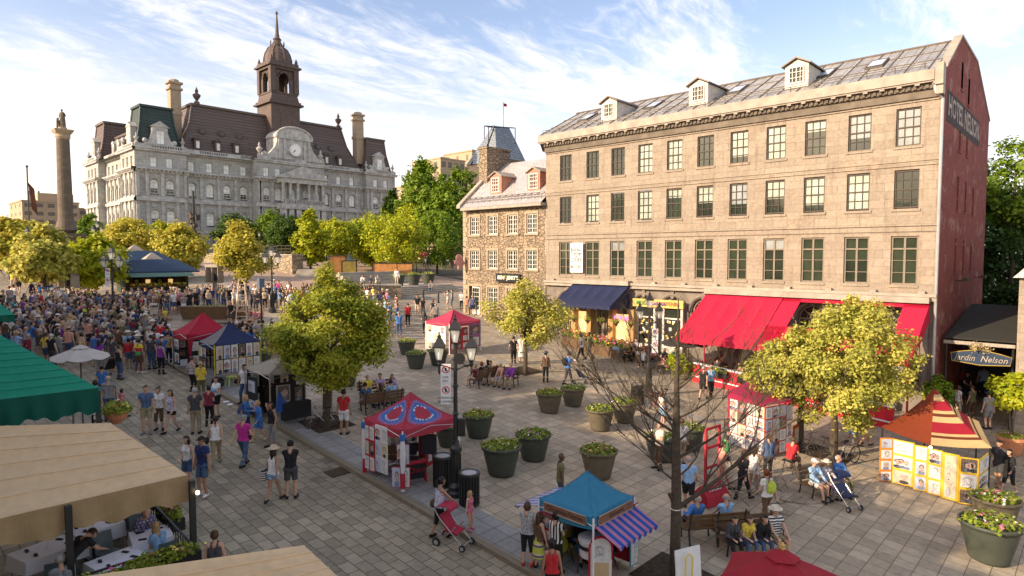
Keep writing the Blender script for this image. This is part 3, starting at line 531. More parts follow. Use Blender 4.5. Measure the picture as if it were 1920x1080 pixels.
mw = MB(); mt = MB(); mr = MB(); rnd = random.Random(4)
def block(o, u, n, w, wins, proj=0):
 """a stretch of wall: two arched storeys, attic, cornices, pilasters. wins = centres along u"""
 o = Vector(o); u = Vector(u); n = Vector(n); ep = .007 if abs(n.x) > .5 else 0
 ops = []
 for a in wins: ops += [(a-.75, a+.75, 14.4, 17.75), (a-.75, a+.75, 20.1, 23.05), (a-.6, a+.6, 25.35, 27.2), (a-.7, a+.7, 9.5, 12.6)]
 facade(mw, o, u, n, w, GZ-.5, 28.5, ops, .35)
 for a in wins:
  face = math.atan2(n.x, -n.y)
  for z, zs in ((14.4, 16.3), (20.1, 22.0)):
   archfill(mw, o, u, n, a, 1.5, zs+.3 if z < 15 else zs+.3, zs+1.45 if z < 15 else 23.05, .3)
   p = o+u*a-n*.28; window(kad if rnd.random() < .3 else ka, C_, (p.x, p.y, z+.35 if z < 15 else z+.3), face)
   A = [tuple(o+u*(a+.98*math.cos(math.pi*k/10))+n*.05+Vector((0, 0, zs+.3+.98*math.sin(math.pi*k/10)))) for k in range(11)]; mt.tube(A, .13, 4)
  p = o+u*a-n*.28; window(kr, C_, (p.x, p.y, 25.35), face)
 ed = sorted([0.35, w-.35]+[(wins[i]+wins[i+1])/2 for i in range(len(wins)-1)]+([wins[0]-1.25, wins[-1]+1.25] if wins and wins[0] > 1.7 else []))
 def pbox(a0, a1, z0, z1, d):
  d *= 1-ep*2.5; z0 -= ep; z1 -= ep
  q = [o+u*a0, o+u*a1, o+u*a1+n*d, o+u*a0+n*d]; mt.prism([(v.x, v.y, z0) for v in q] if (u.cross(n).z > 0) else [(v.x, v.y, z0) for v in q][::-1], (0, 0, z1-z0))
 for a in ed:
  for z0, z1 in ((9.3, 12.9), (13.6, 18.6), (19.9, 23.9)): pbox(a-.28, a+.28, z0, z1, .22); pbox(a-.36, a+.36, z1, z1+.3, .3)
 for z0, z1, d in ((12.9+.31, 13.6, .3), (18.95, 19.5, .45), (19.5, 19.8, .2), (24.25, 24.75, .35), (24.75, 25.05, .85), (28.2, 28.55, .45), (28.56, 28.75, .6)): pbox(-d, w+d, z0, z1, d)
 k = 0
 while k*.75 < w: pbox(k*.75, k*.75+.32, 24.45, 24.748, .7); k += 1
 pbox(0, w, 28.751, 28.9, .32); pbox(0, w, 29.35, 29.5, .32)       # balustrade
 k = 0
 while k*.45+.2 < w: pbox(k*.45, k*.45+.2, 28.901, 29.349, .26) if (k // 6) % 3 else pbox(k*.45, k*.45+.449, 28.901, 29.349, .3); k += 1
F_, nf, sU, nS = (1, 0, 0), (0, -1, 0), (0, -1, 0), (-1, 0, 0)
block((CX0, CY, 0), F_, nf, 9.0, [3.2, 5.95])
block((46.1, CY+1.2, 0), F_, nf, 13.2, [1.3, 4.7, 8.1, 11.5])
CYc = CY-1.6; cx0, cx1 = 59.3, 74.6
block((cx0, CYc, 0), F_, nf, cx1-cx0, [1.9, 4.0+.4, 7.65, 10.9, 13.4])
block((74.6, CY+1.2, 0), F_, nf, 12.0, [2.0, 5.4, 8.9]); block((86.6, CY, 0), F_, nf, 8.5, [2.8, 5.7])
block((CX0, CY+8.5, 0), (0, -1, 0), nS, 8.5, [1.8, 4.25, 6.7]); block((CX0+1.4, CY+24, 0), (0, -1, 0), nS, 15.5, [2.2, 5.0, 7.8, 10.6, 13.4]); block((CX0, CYB, 0), (0, -1, 0), nS, 9.5, [2.2, 4.75, 7.3])
for a, b in (((37.1, CY+8.5), (38.5, CY+8.5)), ((37.1, CY+24), (38.5, CY+24))): mw.quad((a[0], a[1], GZ), (b[0], b[1], GZ), (b[0], b[1], 28.5), (a[0], a[1], 28.5))
for x in (46.1, 59.3, 74.6, 86.6): mw.quad((x, CY-1.6, GZ), (x, CY+1.3, GZ), (x, CY+1.3, 28.5), (x, CY-(0 if x in (46.1, 86.6) else 1.6), 28.5))
mw.quad((95.1, CY, GZ), (95.1, CYB, GZ), (95.1, CYB, 28.5), (95.1, CY, 28.5)); mw.quad((CX0, CYB, GZ), (95.1, CYB, GZ), (95.1, CYB, 28.5), (CX0, CYB, 28.5))
mw.quad((CX0+.1, CY+.1, 28.5), (95, CY+.1, 28.5), (95, CYB, 28.5), (CX0+.1, CYB, 28.5))
obj('wall', mw, m_lime, C_, True); obj('cornice', mt, M('carved limestone', (.43, .42, .385), .85, .35, 1.2, .3), C_, True)
# mansard roofs
def mansard(x0, y0, x1, y1, z0, z1, inset, mat_, name='mansard_roof', curve=.25):
 mb = MB(); L = [(0, 0), (.35, .2), (.7, .55), (.9, 1.0)]
 rg = []
 for zf, inf in ((0, 0), (.25, .42-curve*.4), (.6, .74), (1, 1)):
  i = inset*inf; z = z0+(z1-z0)*zf; rg.append([(x0+i, y0+i, z), (x1-i, y0+i, z), (x1-i, y1-i, z), (x0+i, y1-i, z)])
 for a, b in zip(rg, rg[1:]):
  for k in range(4): mb.quad(a[k], a[(k+1) % 4], b[(k+1) % 4], b[k])
 t = rg[-1]; mb.quad(*t); c = [(t[0][0]-.3, t[0][1]-.3, z1), (t[2][0]+.3, t[2][1]+.3, z1+.45)]; mb.bb(*c); i = inset
 for k in range(4):                                     # ribs on the hips
  mb.tube([r[k] for r in rg], .22, 5)
 return obj(name, mb, mat_, C_, True)
R1 = mansard(CX0+.6, CY+.8, 45.6, CY+8.2, 28.9, 36.6, 1.3, m_copper); R2 = mansard(87.2, CY+.8, 94.6, CY+8.2, 28.9, 37.0, 1.3, m_slate)
R3 = mansard(CX0+.6, CYB-9, CX0+8, CYB-.6, 28.9, 36.8, 1.3, m_slate)
R4 = mansard(45.9, CY+2.4, 87.2, CYB-3, 28.8, 39.2, 3.6, m_slate); R5 = mansard(CX0+2.2, CY+7, CX0+16, CYB-8, 28.8, 33.4, 1.4, m_slate)
def dorm(par, x, y, z, w, h, mt_, side=False, big=False):
 mb = MB(); d = 1.6
 if side: mb.bb((x, y-w/2, z), (x+d, y+w/2, z+h)); mb.prism([(x-.1, y-w*.62, z+h), (x-.1, y+w*.62, z+h), (x-.1, y, z+h+w*.4)], (d, 0, 0))
 else: mb.bb((x-w/2, y, z), (x+w/2, y+d, z+h)); mb.prism([(x-w*.65, y-.15, z+h), (x+w*.65, y-.15, z+h), (x, y-.15, z+h+w*.42)], (0, d, 0))
 if big and not side:
  for s in (-1, 1): mb.prism([(x+s*w/2, y+.05, z), (x+s*(w/2+1.5), y+.05, z), (x+s*(w/2+1.2), y+.05, z+.8), (x+s*(w/2+.5), y+.05, z+1.2), (x+s*w/2, y+.05, z+h*.75)], (0, .5, 0)); mb.sphere((x+s*(w/2+1.2), y+.3, z+.9), .5, 6)
 o = obj('dormer', mb, mt_, par, True); k = winkit('dw%.1f%d' % (w, side), w*.5, h*.68, 2, 2, (m_white, g_bright, g_dark), .07, .05, blind=1)
 window(k, o, (x-.04, y, z+h*.12) if side else (x, y-.04, z+h*.12), R_(-90) if side else 0); return o
m_carv = MATS['carved limestone']
dorm(R1, 41.7, CY+.5, 29.3, 2.7, 3.6, m_carv, big=True); dorm(R2, 90.9, CY+.5, 29.3, 2.7, 3.6, m_carv, big=True)
dorm(R1, CX0+.3, CY+4.2, 29.3, 2.4, 3.6, m_carv, True); dorm(R3, CX0+.3, CYB-4.8, 29.3, 2.4, 3.6, m_carv, True)
for y in (CY+11, CY+14, CY+17, CY+20.5): dorm(R5, CX0+1.9, y, 29.2, 1.5, 2.6, m_carv, True)
for x in (49.2, 53.2, 57.0, 77.8, 81.3): dorm(R4, x, CY+2.6, 29.9, 1.3, 2.1, m_bronze)
for x in (50.8, 54.6, 58.3, 76.6, 80): mb = MB(); mb.lathe([(.75, -.3), (.75, .6), (.55, .7)], (0, 0, 0), 12); mb.v = [(v[0]+x, CY+4.9-v[2], v[1]+33.9) for v in mb.v]; o = obj('round_dormer', mb, m_bronze, R4, True); g = MB(); g.lathe([(.42, 0), (.42, .02)], (0, 0, 0), 12); g.v = [(v[0]+x, CY+4.13-v[2], v[1]+33.9) for v in g.v]; obj('pane', g, g_dark, o, True)
def urn(x, y, z, s=1.0, mt_=None, nm='urn'): mb = MB(); mb.lathe([(.35*s, 0), (.35*s, .3*s), (.12*s, .45*s), (.45*s, 1.0*s), (.5*s, 1.2*s), (.15*s, 1.45*s), (.22*s, 1.7*s), (.03*s, 2.2*s)], (x, y, z), 10); obj(nm, mb, mt_ or m_carv, C_, True)
for x, y, z in ((37.6, 130.4, 29.5), (45.6, 130.4, 29.5), (87, 130.4, 29.5), (94.7, 130.4, 29.5), (60, 128.8, 29.5), (74, 128.8, 29.5), (37.6, 138, 29.5), (37.6, 155, 29.5), (37.6, 163, 29.5)): urn(x, y, z, .9 if x not in (60, 74) else 1.3)
urn(50.5, CY+6, 39.5, 1.6, m_bronze, 'finial'); urn(83, CY+6, 39.5, 1.6, m_bronze, 'finial')
def chim(x, y, z0, z1): mb = MB(); mb.bb((x-1.0, y-.9, z0), (x+1.0, y+.9, z1-1.6)); mb.bb((x-1.15, y-1.05, z0+6), (x+1.15, y+1.05, z0+6.7)); mb.bb((x-1.3, y-1.2, z1-1.6), (x+1.3, y+1.2, z1-1.2)); mb.bb((x-1.0, y-.9, z1-1.2), (x+1.0, y+.9, z1-.4)); mb.bb((x-1.35, y-1.2, z1-.4), (x+1.35, y+1.2, z1)); mb.lathe([(1.1, 0), (.9, .5), (.5, .6)], (x, y, z1), 10); obj('chimney', mb, m_quoin, C_, True)
chim(46.9, CY+8, 31, 43.6); chim(87.2, CY+4, 31, 43)
# centre: clock front, portico, tower
mb = MB(); yc = CYc+.4; x0, x1, xm = 63.9, 71.7, 67.8
mb.bb((x0, yc, 28.9), (x1, yc+5, 34.2)); A = [(xm+4.1*math.cos(math.pi*k/14), yc-.25, 34.0+2.3*math.sin(math.pi*k/14)) for k in range(15)]; mb.prism(A[::-1], (0, 5.2, 0)); mb.tube(A, .28, 5)
mb.bb((x0-.3, yc-.3, 33.7), (x1+.3, yc+.02, 34.15));
for x in (x0+.5, x0+1.6, x1-1.6, x1-.5): mb.bb((x-.25, yc-.25, 29.4), (x+.25, yc-.002, 33.5))
for s, xx in ((-1, x0), (1, x1)): mb.prism([(xx, yc, 28.9), (xx+s*3.4, yc, 28.9), (xx+s*3.2, yc, 29.9), (xx+s*1.8, yc, 30.3), (xx+s*.6, yc, 31.6), (xx, yc, 33.0)], (0, .8, 0)); mb.sphere((xx+s*2.7, yc+.3, 30.1), .6, 6)
obj('clock_front', mb, m_carv, C_, True)
ck = MB(); ck.lathe([(1.5, -.2), (1.5, .2), (1.3, .3)], (0, 0, 0), 28); ck.v = [(v[0]+xm, yc-.25-v[2], v[1]+31.5) for v in ck.v]; co = obj('clock', ck, m_carv, C_, True)
ck = MB(); ck.lathe([(1.28, .305), (1.28, .33)], (0, 0, 0), 28); ck.v = [(v[0]+xm, yc-.25-v[2], v[1]+31.5) for v in ck.v]; obj('clock_face', ck, M('clock white', (.85, .84, .8), .5, .02), co, True)
ck = MB()
for k in range(12): a = k*math.pi/6; ck.box((xm+1.08*math.sin(a), yc-.6, 31.5+1.08*math.cos(a)), (.08, .02, .22), 0, rot=Matrix.Rotation(a, 3, 'Y'))
for a, l, w in ((R_(222), .95, .09), (R_(232), .6, .12)): ck.box((xm+l/2*math.sin(a), yc-.62, 31.5+l/2*math.cos(a)), (w, .02, l), 0, rot=Matrix.Rotation(a, 3, 'Y'))
obj('clock_hand', ck, m_ink, co, True)
mb = MB(); px0, px1 = 63.6, 73.4; yp = CYc-2.4
for x in (px0+.3, px0+1.9, px0+3.6, px1-3.6, px1-1.9, px1-.3):
 mb.lathe([(.45, 20.1), (.42, 20.4), (.34, 20.6), (.30, 23.6), (.42, 23.9), (.45, 24.1)], (x, yp+.5, 0), 10); mb.bb((x-.55, yp, 13.6), (x+.55, yp+1.1, 18.6))
mb.bb((px0-.4, yp-.1, 24.1), (px1+.4, CYc, 25.1)); mb.bb((px0-.8, yp-.5, 25.1), (px1+.8, CYc, 25.35)); mb.prism([(px0-.8, yp-.4, 25.35), (px1+.8, yp-.4, 25.35), ((px0+px1)/2, yp-.4, 27.8)], (0, 2.6, 0)); mb.bb((px0-.4, yp-.3, 18.6), (px1+.4, CYc, 19.7)); mb.bb((px0-.4, yp-.3, 8), (px1+.4, yp+1.2, 9.4))
k = 0
while px0+k*.35 < px1: mb.bb((px0+k*.35, yp-.1, 19.7), (px0+k*.35+.15, yp+.05, 20.5)); k += 1
mb.bb((px0, yp-.15, 20.5), (px1, yp+.1, 20.65)); obj('portico', mb, m_carv, C_, True)
tx, ty = 68.2, CY+6.5
T = MB()
def sq(hw, z0, z1, hw2=None): T.lathe([(hw*1.4142, z0), ((hw2 or hw)*1.4142, z1)], (tx, ty, 0), 4, 0, math.pi/4)
sq(3.35, 33, 42.0); T.bb((tx-1.3, ty-3.42, 36.2), (tx+1.3, ty-3.36, 40.0)); sq(4.0, 42.0, 42.4); sq(3.6, 42.4, 42.9); sq(3.3, 42.9, 44.4, 3.0); sq(3.15, 44.4, 44.7)
for a in (-1, 1):
 for b in (-1, 1): T.bb((tx+a*2.75-.55, ty+b*2.75-.55, 44.7), (tx+a*2.75+.55, ty+b*2.75+.55, 49.7)); T.lathe([(.35, 51.2), (.35, 51.8), (.05, 52.6)], (tx+a*2.9, ty+b*2.9, 0), 8)
for a, b in ((0, -1), (0, 1), (-1, 0), (1, 0)):
 A = [(tx+(1.25*math.cos(math.pi*k/8) if b else a*2.9), ty+(b*2.9 if b else 1.25*math.cos(math.pi*k/8)), 47.9+1.25*math.sin(math.pi*k/8)) for k in range(9)]; T.tube(A, .22, 5)
 for s in (-1, 1):
  for z in (0,):
   pts = [(s*2.2, 49.7), (s*2.2, 47.9)]+[(s*1.25*math.cos(math.pi/2*k/4), 47.9+1.25*math.sin(math.pi/2*k/4)) for k in range(5)]+[(0, 49.7)]
   T.prism([((tx+q if b else tx+a*2.7), (ty+b*2.7 if b else ty+q), z_) for q, z_ in pts], (0 if b else .4*-a, .4*-b if b else 0, 0))
   T.bb((tx+(s*1.75-.5 if b else a*2.7-.2), ty+(b*2.7-.2 if b else s*1.75-.5), 44.7), (tx+(s*1.75+.5 if b else a*2.7+.2), ty+(b*2.7+.2 if b else s*1.75+.5), 47.9))
sq(3.3, 49.7, 50.2); sq(3.75, 50.2, 50.6); sq(3.3, 50.6, 51.3)
TW = obj('clock_tower', T, m_bronze, C_, True)
D = MB(); D.lathe([(3.15, 51.3), (3.1, 52.2), (2.8, 53.4), (2.2, 54.5), (1.5, 55.1), (1.3, 55.2), (1.3, 55.5), (1.0, 56.0), (.75, 56.6), (.95, 56.9), (.55, 57.3), (.4, 58.2), (.14, 62.3), (.3, 62.6), (.05, 63.2)], (tx, ty, 0), 16)
for k in range(8): a = k*math.pi/4; D.tube([(tx+r*math.cos(a), ty+r*math.sin(a), z) for r, z in ((3.2, 51.3), (3.15, 52.2), (2.85, 53.4), (2.25, 54.5), (1.5, 55.1))], .12, 4); D.lathe([(.12, 55.4), (.12, 56.1), (.02, 56.6)], (tx+1.5*math.cos(a), ty+1.5*math.sin(a), 0), 5)
obj('dome', D, m_bronze, TW, True, smooth=False)
# ================================================================ memorial column
cxm, cym = onY(123, 400, 93.0).x, 93.0; k_ = 1.0
q = onX(128, 410, cxm); s = cxm/20.0
Nl = thing('memorial_column', 'tall tapering stone column crowned by a statue, left of the city hall', 'monument', (cxm, cym, GZ))
m_col = brickmat('column stone', (.17, .135, .10), (.125, .10, .075), (.12, .095, .07), 1.0, .42, .02, .9, .45, .5, .5, streak=.3, stcol=(.1, .075, .05))
def zc(py, X=None): d = ray(124, py); return CH+d.z*(cym/d.y)
def wc(pw): return pw*math.hypot(cxm, cym)/1180/1.29*1.0
mb = MB(); L_ = math.hypot(cxm, cym); ppm = 1.36*1180/(Vector((cxm, cym, 0)).dot(_fh))
mb.lathe([(15.0/ppm, zc(438)), (15.2/ppm+.5, zc(431)), (20/ppm, zc(420)), (17.5/ppm, zc(412)), (16.5/ppm, zc(405)), (15.6/ppm, zc(340)), (14.2/ppm, zc(262))], (cxm, cym, 0), 20); obj('shaft', mb, m_col, Nl, True)
mb = MB(); r = 14.4/ppm; mb.lathe([(r, zc(262)), (r*1.15, zc(258)), (r*1.1, zc(254)), (r*1.25, zc(251))], (cxm, cym, 0), 20); mb.lathe([(r*1.3*1.3, zc(251)), (r*1.55*1.3, zc(246)), (r*1.55*1.3, zc(244.5))], (cxm, cym, 0), 4, 0, R_(45)); mb.lathe([(r*.7, zc(244.5)), (r*.7, zc(240)), (r*.5, zc(239.5))], (cxm, cym, 0), 12); obj('capital', mb, m_quoin, Nl, True)
mb = MB(); a_ = 25/ppm; mb.bb((cxm-a_*1.3, cym-a_*1.3, GZ), (cxm+a_*1.3, cym+a_*1.3, zc(445))); mb.bb((cxm-a_*1.45, cym-a_*1.45, zc(445)), (cxm+a_*1.45, cym+a_*1.45, zc(438))); mb.prism([(cxm-a_*.9, cym-a_*1.32, zc(470)), (cxm+a_*.9, cym-a_*1.32, zc(470)), (cxm+a_*.6, cym-a_*1.32, zc(452)), (cxm, cym-a_*1.32, zc(449)), (cxm-a_*.6, cym-a_*1.32, zc(452))], (0, .3, 0)); obj('plinth', mb, m_col, Nl, True)
# ================================================================ blocks of flats and offices beyond
m_flat = brickmat('beige flats', (.45, .34, .22), (.42, .32, .21), (.36, .27, .18), 3, 1.5, .05, .9, .2, .2, .1); m_win = M('far window strip', (.16, .13, .1), .5, .3)
def flats(name, label, x, y, w, d, z1, fl, cols, roofbits=()):
 t = thing(name, label, 'building', (x, y, GZ)); mb = MB(); mb.bb((x, y, GZ-3), (x+w, y+d, z1)); mb.bb((x-.2, y-.2, z1), (x+w+.2, y+d+.2, z1+.4))
 for a in roofbits: mb.bb((x+a[0], y+a[1], z1+.4), (x+a[0]+a[2], y+a[1]+a[3], z1+a[4]))
 obj('wall', mb, m_flat, t, True); H = (z1-GZ)/fl
 wm = MB(); wm.bb((-w/cols*.3, -.05, 0), (w/cols*.3, .04, H*.45)); wm = mesh('window', wm, m_win); wl = MB(); wl.bb((-.04, -w/cols*.3, 0), (.05, w/cols*.3, H*.45)); wl = mesh('window', wl, m_win)
 for j in range(max(0, fl-7), fl):
  for i in range(cols): inst('window', wm, t, (w*(i+.5)/cols, 0, H*(j+.35)))
  for i in range(3): inst('window', wl, t, (0, d*(i+.5)/3, H*(j+.35)))
 return t
flats('apartment_block', 'beige apartment block left of the memorial column with vent pipes on its roof', 36, 230, 14, 20, 24.5, 7, 5, ((5, 4, 8.5, 12, 3), (2, 2, .5, .5, 3.4), (3, 2, .5, .5, 3.4), (4.2, 2, .5, .5, 3.4)))
flats('apartment_block', 'low beige apartment block between the column and the city hall', 52, 240, 9, 14, 23.5, 6, 4)
def off(px0, px1, py0, Y): a = onY(px0, py0, Y); b = onY(px1, py0, Y); return a, b
for lab, a, b, t_, Y in (('pale concrete office block just left of the pyramid roof', 885, 912, 283, 150), ('flat topped beige office block rising behind the green park trees', 826, 872, 297, 150), ('low tan building behind the trees right of the city hall', 765, 830, 350, 170)):
 p, q = off(a, b, t_, Y); flats('office_block', lab, p.x, Y, q.x-p.x, 14, p.z, 8, 4, ((2, 2, 3, 3, 1),))
# pyramid roofed hotel tower with frame and flag
Y = 110; t = thing('hotel_tower', 'building with a faceted silver pyramid roof and open steel frame behind the rubble house', 'building', tuple(onY(940, 300, Y).xy)+(GZ,))
def p_(x, y, dy=0): q = onY(x, y, Y+dy); return (q.x, q.y, q.z)
a, b = p_(932, 302), p_(990, 300); W_ = b[0]-a[0]; f1, f2, f3, f4 = p_(928, 236, W_*.35), p_(955, 240, W_*.35), p_(950, 238, W_*.75), p_(925, 236, W_*.75); mb = MB()
mb.add([(a[0], Y, a[2]), (b[0], Y, a[2]), (b[0], Y+W_, a[2]), (a[0], Y+W_, a[2]), f1, f2, f3, f4], [(0, 1, 5, 4), (1, 2, 6, 5), (2, 3, 7, 6), (3, 0, 4, 7), (4, 5, 6, 7)]); obj('roof', mb, brickmat('silver roof panels', (.20, .23, .26), (.25, .28, .31), (.06, .07, .08), 1.6, .5, .06, .35, .3, .5, .1), t, True)
mb = MB(); mb.bb((a[0]+.3, Y+.3, GZ), (b[0]-.3, Y+W_-.3, a[2])); obj('wall', mb, m_flat, t, True); mb = MB(); fr_ = [p_(916, 238, W_*.2), p_(966, 240, W_*.1), p_(966, 240, W_*.8), p_(908, 236, W_*.9)]
for k in range(4): q, r = fr_[k], fr_[(k+1) % 4]; mb.tube([q, r], .12, 4); mb.tube([(q[0], q[1], a[2] if k in (0, 3) else q[2]-4), q], .14, 4)
mb.tube([(a[0]-.2, Y+W_*.3, a[2]), f4], .2, 4); mb.tube([(a[0]-.2, Y+W_*.8, a[2]), f4], .2, 4); mb.tube([(a[0]-.2, Y+W_*.5, a[2]), f1], .2, 4)
obj('roof_frame', mb, m_ink, t, True)
f = thing('flag', 'small red flag on a thin pole above the pyramid roof', 'flag', p_(944, 233, W_*.45)); pz = p_(944, 192, W_*.45)[2]; fx = p_(944, 192, W_*.45)[0]
mb = MB(); mb.tube([(fx, Y+W_*.45, p_(944, 245, W_*.45)[2]), (fx, Y+W_*.45, pz)], .06, 5); obj('pole', mb, m_ink, f, True)
mb = MB(); mb.grid(lambda u, v: (fx+.1+u*1.1, Y+W_*.45+.15*math.sin(u*6), pz-.1-v*.75-.15*u), 6, 2, 0, .02); obj('cloth', mb, M('flag red', (.4, .03, .05)), f, True)
f = thing('flag', 'drooping dark flag on a tall pole at the far left of the photo', 'flag', (onY(54, 400, 150).x, 150, GZ)); b_ = Vector((onY(54, 400, 150).x, 150, GZ)); zt = CH+ray(51, 312).z*(b_.y/ray(51, 312).y)
mb = MB(); mb.tube([tuple(b_), (b_.x, b_.y, zt)], .13, 6); mb.sphere((b_.x, b_.y, zt), .25, 5); obj('pole', mb, m_brown, f, True)
mb = MB(); mb.grid(lambda u, v: (b_.x+.1+u*.9+.4*v, b_.y+.2*math.sin(v*7), zt-3-v*5-u*1.2), 3, 8, 0, .02); obj('cloth', mb, M('dark flag', (.13, .05, .03)), f, True)
# buildings off the left of the picture that shade the street
m_lft = brickmat('left street stone', (.3, .24, .17), (.26, .21, .15), (.18, .14, .1), .9, .4, .01)
for lab, y0, y1, h in (('tall stone house across the street, off to the left of the view', -6, 14, 10.3), ('stone restaurant building behind the green awning, off to the left of the view', 14.3, 33, 10.0), ('stone house on the far left side of the square, out of view', 33.3, 58, 11.0)):
 t = thing('street_house', lab, 'building', (-12, y0, SL*y0)); mb = MB(); zb = SL*(y0+y1)/2; facade(mb, (-3.2, y0, 0), (0, 1, 0), (1, 0, 0), y1-y0, -1, zb+h, [(1.5+k*3, 2.6+k*3, zb+a, zb+a+1.7) for k in range(int((y1-y0)/3)) for a in (4.2, 7.2)], .25)
 mb.quad((-3.2, y0, -1), (-14, y0, -1), (-14, y0, zb+h), (-3.2, y0, zb+h)); mb.quad((-3.2, y1, -1), (-14, y1, -1), (-14, y1, zb+h), (-3.2, y1, zb+h)); mb.quad((-14, y0, -1), (-14, y1, -1), (-14, y1, zb+h), (-14, y0, zb+h)); obj('wall', mb, m_lft, t, True)
 mb = MB(); mb.prism([(-2.8, y0, zb+h), (-8.5, y0, zb+h+3.0), (-14.4, y0, zb+h)], (0, y1-y0, 0)); obj('roof', mb, m_tin, t, True)
# ================================================================ trees and plants
NPR = np.random.default_rng(7)
def leafmesh(name, centers, norms, size, mat_, folded=True):
 n = len(centers); nr = norms/np.linalg.norm(norms, axis=1, keepdims=True)
 a = NPR.normal(size=(n, 3)); a -= nr*np.sum(a*nr, axis=1, keepdims=True); a /= np.linalg.norm(a, axis=1, keepdims=True); b = np.cross(nr, a)
 s = (size*NPR.uniform(.65, 1.3, n))[:, None]; w = .34
 v = np.stack([centers-a*s*.5, centers+b*s*w+nr*s*.08, centers+a*s*.55, centers-b*s*w+nr*s*.08], axis=1).reshape(-1, 3).astype(np.float32)
 me = bpy.data.meshes.new(name); me.vertices.add(4*n); me.vertices.foreach_set('co', v.ravel()); me.loops.add(4*n); me.loops.foreach_set('vertex_index', np.arange(4*n, dtype=np.int32))
 me.polygons.add(n); me.polygons.foreach_set('loop_start', np.arange(0, 4*n, 4, dtype=np.int32)); me.polygons.foreach_set('loop_total', np.full(n, 4, dtype=np.int32)); me.materials.append(mat_); me.update(calc_edges=True); return me
def crownpts(rx, rz, ncl, nl, clr=.26, prof=None, squash=.75, droop=0.0):
 """leaf positions on many small clumps spread through an uneven crown"""
 cs = []; k = 0
 while len(cs) < ncl and k < ncl*30:
  k += 1; p = NPR.normal(size=3); p /= np.linalg.norm(p); r = NPR.uniform(.25, 1)**.55*(1.14 if NPR.random() < .14 else 1); p = p*r
  z = p[2]; f = prof(z) if prof else 1.0
  cs.append((p[0]*rx*f*.84, p[1]*rx*f*.84, z*rz*.88-droop*r*r, clr*rx*NPR.uniform(.4, 1.5)*(.55+.45*f), r))
 C = []; Nn = []; tot = sum(c[3]**2 for c in cs)
 for x, y, z, r, q in cs:
  m = max(8, int(nl*r*r/tot)); d = NPR.normal(size=(m, 3)); d /= np.linalg.norm(d, axis=1, keepdims=True); rr = r*NPR.uniform(.35, 1.12, (m, 1)); sp = NPR.normal(scale=.26*r, size=(m, 3))
  C.append(np.array([x, y, z])+d*rr*np.array([1, 1, squash])+sp); out = np.array([x, y, z+.3*rz]); out = out/(np.linalg.norm(out)+1e-6)
  Nn.append(d*.5+out*.5+np.array([0, 0, .5])+NPR.normal(scale=.55, size=(m, 3)))
 return np.concatenate(C), np.concatenate(Nn)
m_bark = M('bark', (.075, .058, .04), .95, .35, 9, .8); m_bark2 = M('grey bark', (.13, .11, .085), .95, .3, 9, .8)
L_green = leafmat('green leaves', (.14, .21, .015), (.52, .49, .05)); L_yel = leafmat('yellow leaves', (.30, .34, .04), (.74, .64, .15)); L_gold = leafmat('golden leaves', (.24, .28, .03), (.72, .64, .15))
L_lime = leafmat('lime leaves', (.19, .28, .012), (.55, .52, .02)); L_dark = leafmat('dark green leaves', (.035, .075, .012), (.10, .17, .02)); L_orng = leafmat('autumn leaves', (.30, .32, .03), (.72, .58, .08)); L_mid = leafmat('fresh green leaves', (.07, .15, .012), (.25, .34, .02)); L_deep = leafmat('deep green leaves', (.02, .05, .012), (.06, .12, .02))  # L_deep: darkest green foliage, for the garden trees
ov = lambda z: 1.0-.55*max(0, z)**1.4-.25*max(0, -z)**3       # broad low, narrowing upward
egg = lambda z: 1.0-.42*max(0, z)**1.6-.35*max(0, -z)**2
cone = lambda z: max(.12, .62-.55*z)
def limbs(mb, h0, h1, rt, rx, rz, zc, n, rnd):
 top = Vector((rnd.uniform(-.15, .15), rnd.uniform(-.15, .15), h1)); mb.tube([(0, 0, -.15), (0, 0, .1), (.03, .02, h0*.5), (0, 0, h0), tuple(top*.999)], [rt*1.5, rt*1.12, rt, rt*.85, rt*.25], 9)
 for k in range(n):
  a = 2*math.pi*(k+rnd.uniform(-.3, .3))/n; s = h0*rnd.uniform(.9, 1.0)+(h1-h0)*rnd.uniform(0, .45); e = Vector((math.cos(a)*rx*rnd.uniform(.45, .75), math.sin(a)*rx*rnd.uniform(.45, .75), zc+rz*rnd.uniform(-.35, .55)))
  m = Vector((e.x*.45, e.y*.45, s+(e.z-s)*.6)); mb.tube([(0, 0, s), tuple(m), tuple(e)], [rt*.45, rt*.28, rt*.08], 5)
  for q in range(2): f = m.lerp(e, .3+.4*q); mb.tube([tuple(f), tuple(f+Vector((rnd.uniform(-.6, .6)*rx*.5, rnd.uniform(-.6, .6)*rx*.5, rz*.3)))], [rt*.15, rt*.05], 4)
TREES = {}
def tree(key, name, label, x, y, z, h, rx, rz, rt, mat_, nl, size, ncl=60, prof=egg, bark=None, group=None, sc=1.0, clr=.26, rz_=None, cat='tree', off=(0, 0)):
 """h = height of the crown's centre"""
 t = thing(name, label, cat, (x, y, z), rz_ if rz_ is not None else (x*7.3) % 6.28, group); rnd = random.Random(int(x*10+y))
 if key not in TREES:
  mb = MB(); limbs(mb, max(h-rz*.8, .5), h+rz*.55, rt, rx, rz, h, 7, rnd); C, Nn = crownpts(rx, rz, ncl, nl, clr, prof)
  C[:, 2] += h; a_ = -(rz_ if rz_ is not None else (x*7.3) % 6.28); C[:, 0] += off[0]*math.cos(a_)-off[1]*math.sin(a_); C[:, 1] += off[0]*math.sin(a_)+off[1]*math.cos(a_); TREES[key] = (mesh('trunk', mb, bark or m_bark), leafmesh('crown', C, Nn, size, mat_))
 a, b = TREES[key]; inst('trunk', a, t); inst('crown', b, t); t.scale = (sc,)*3; return t
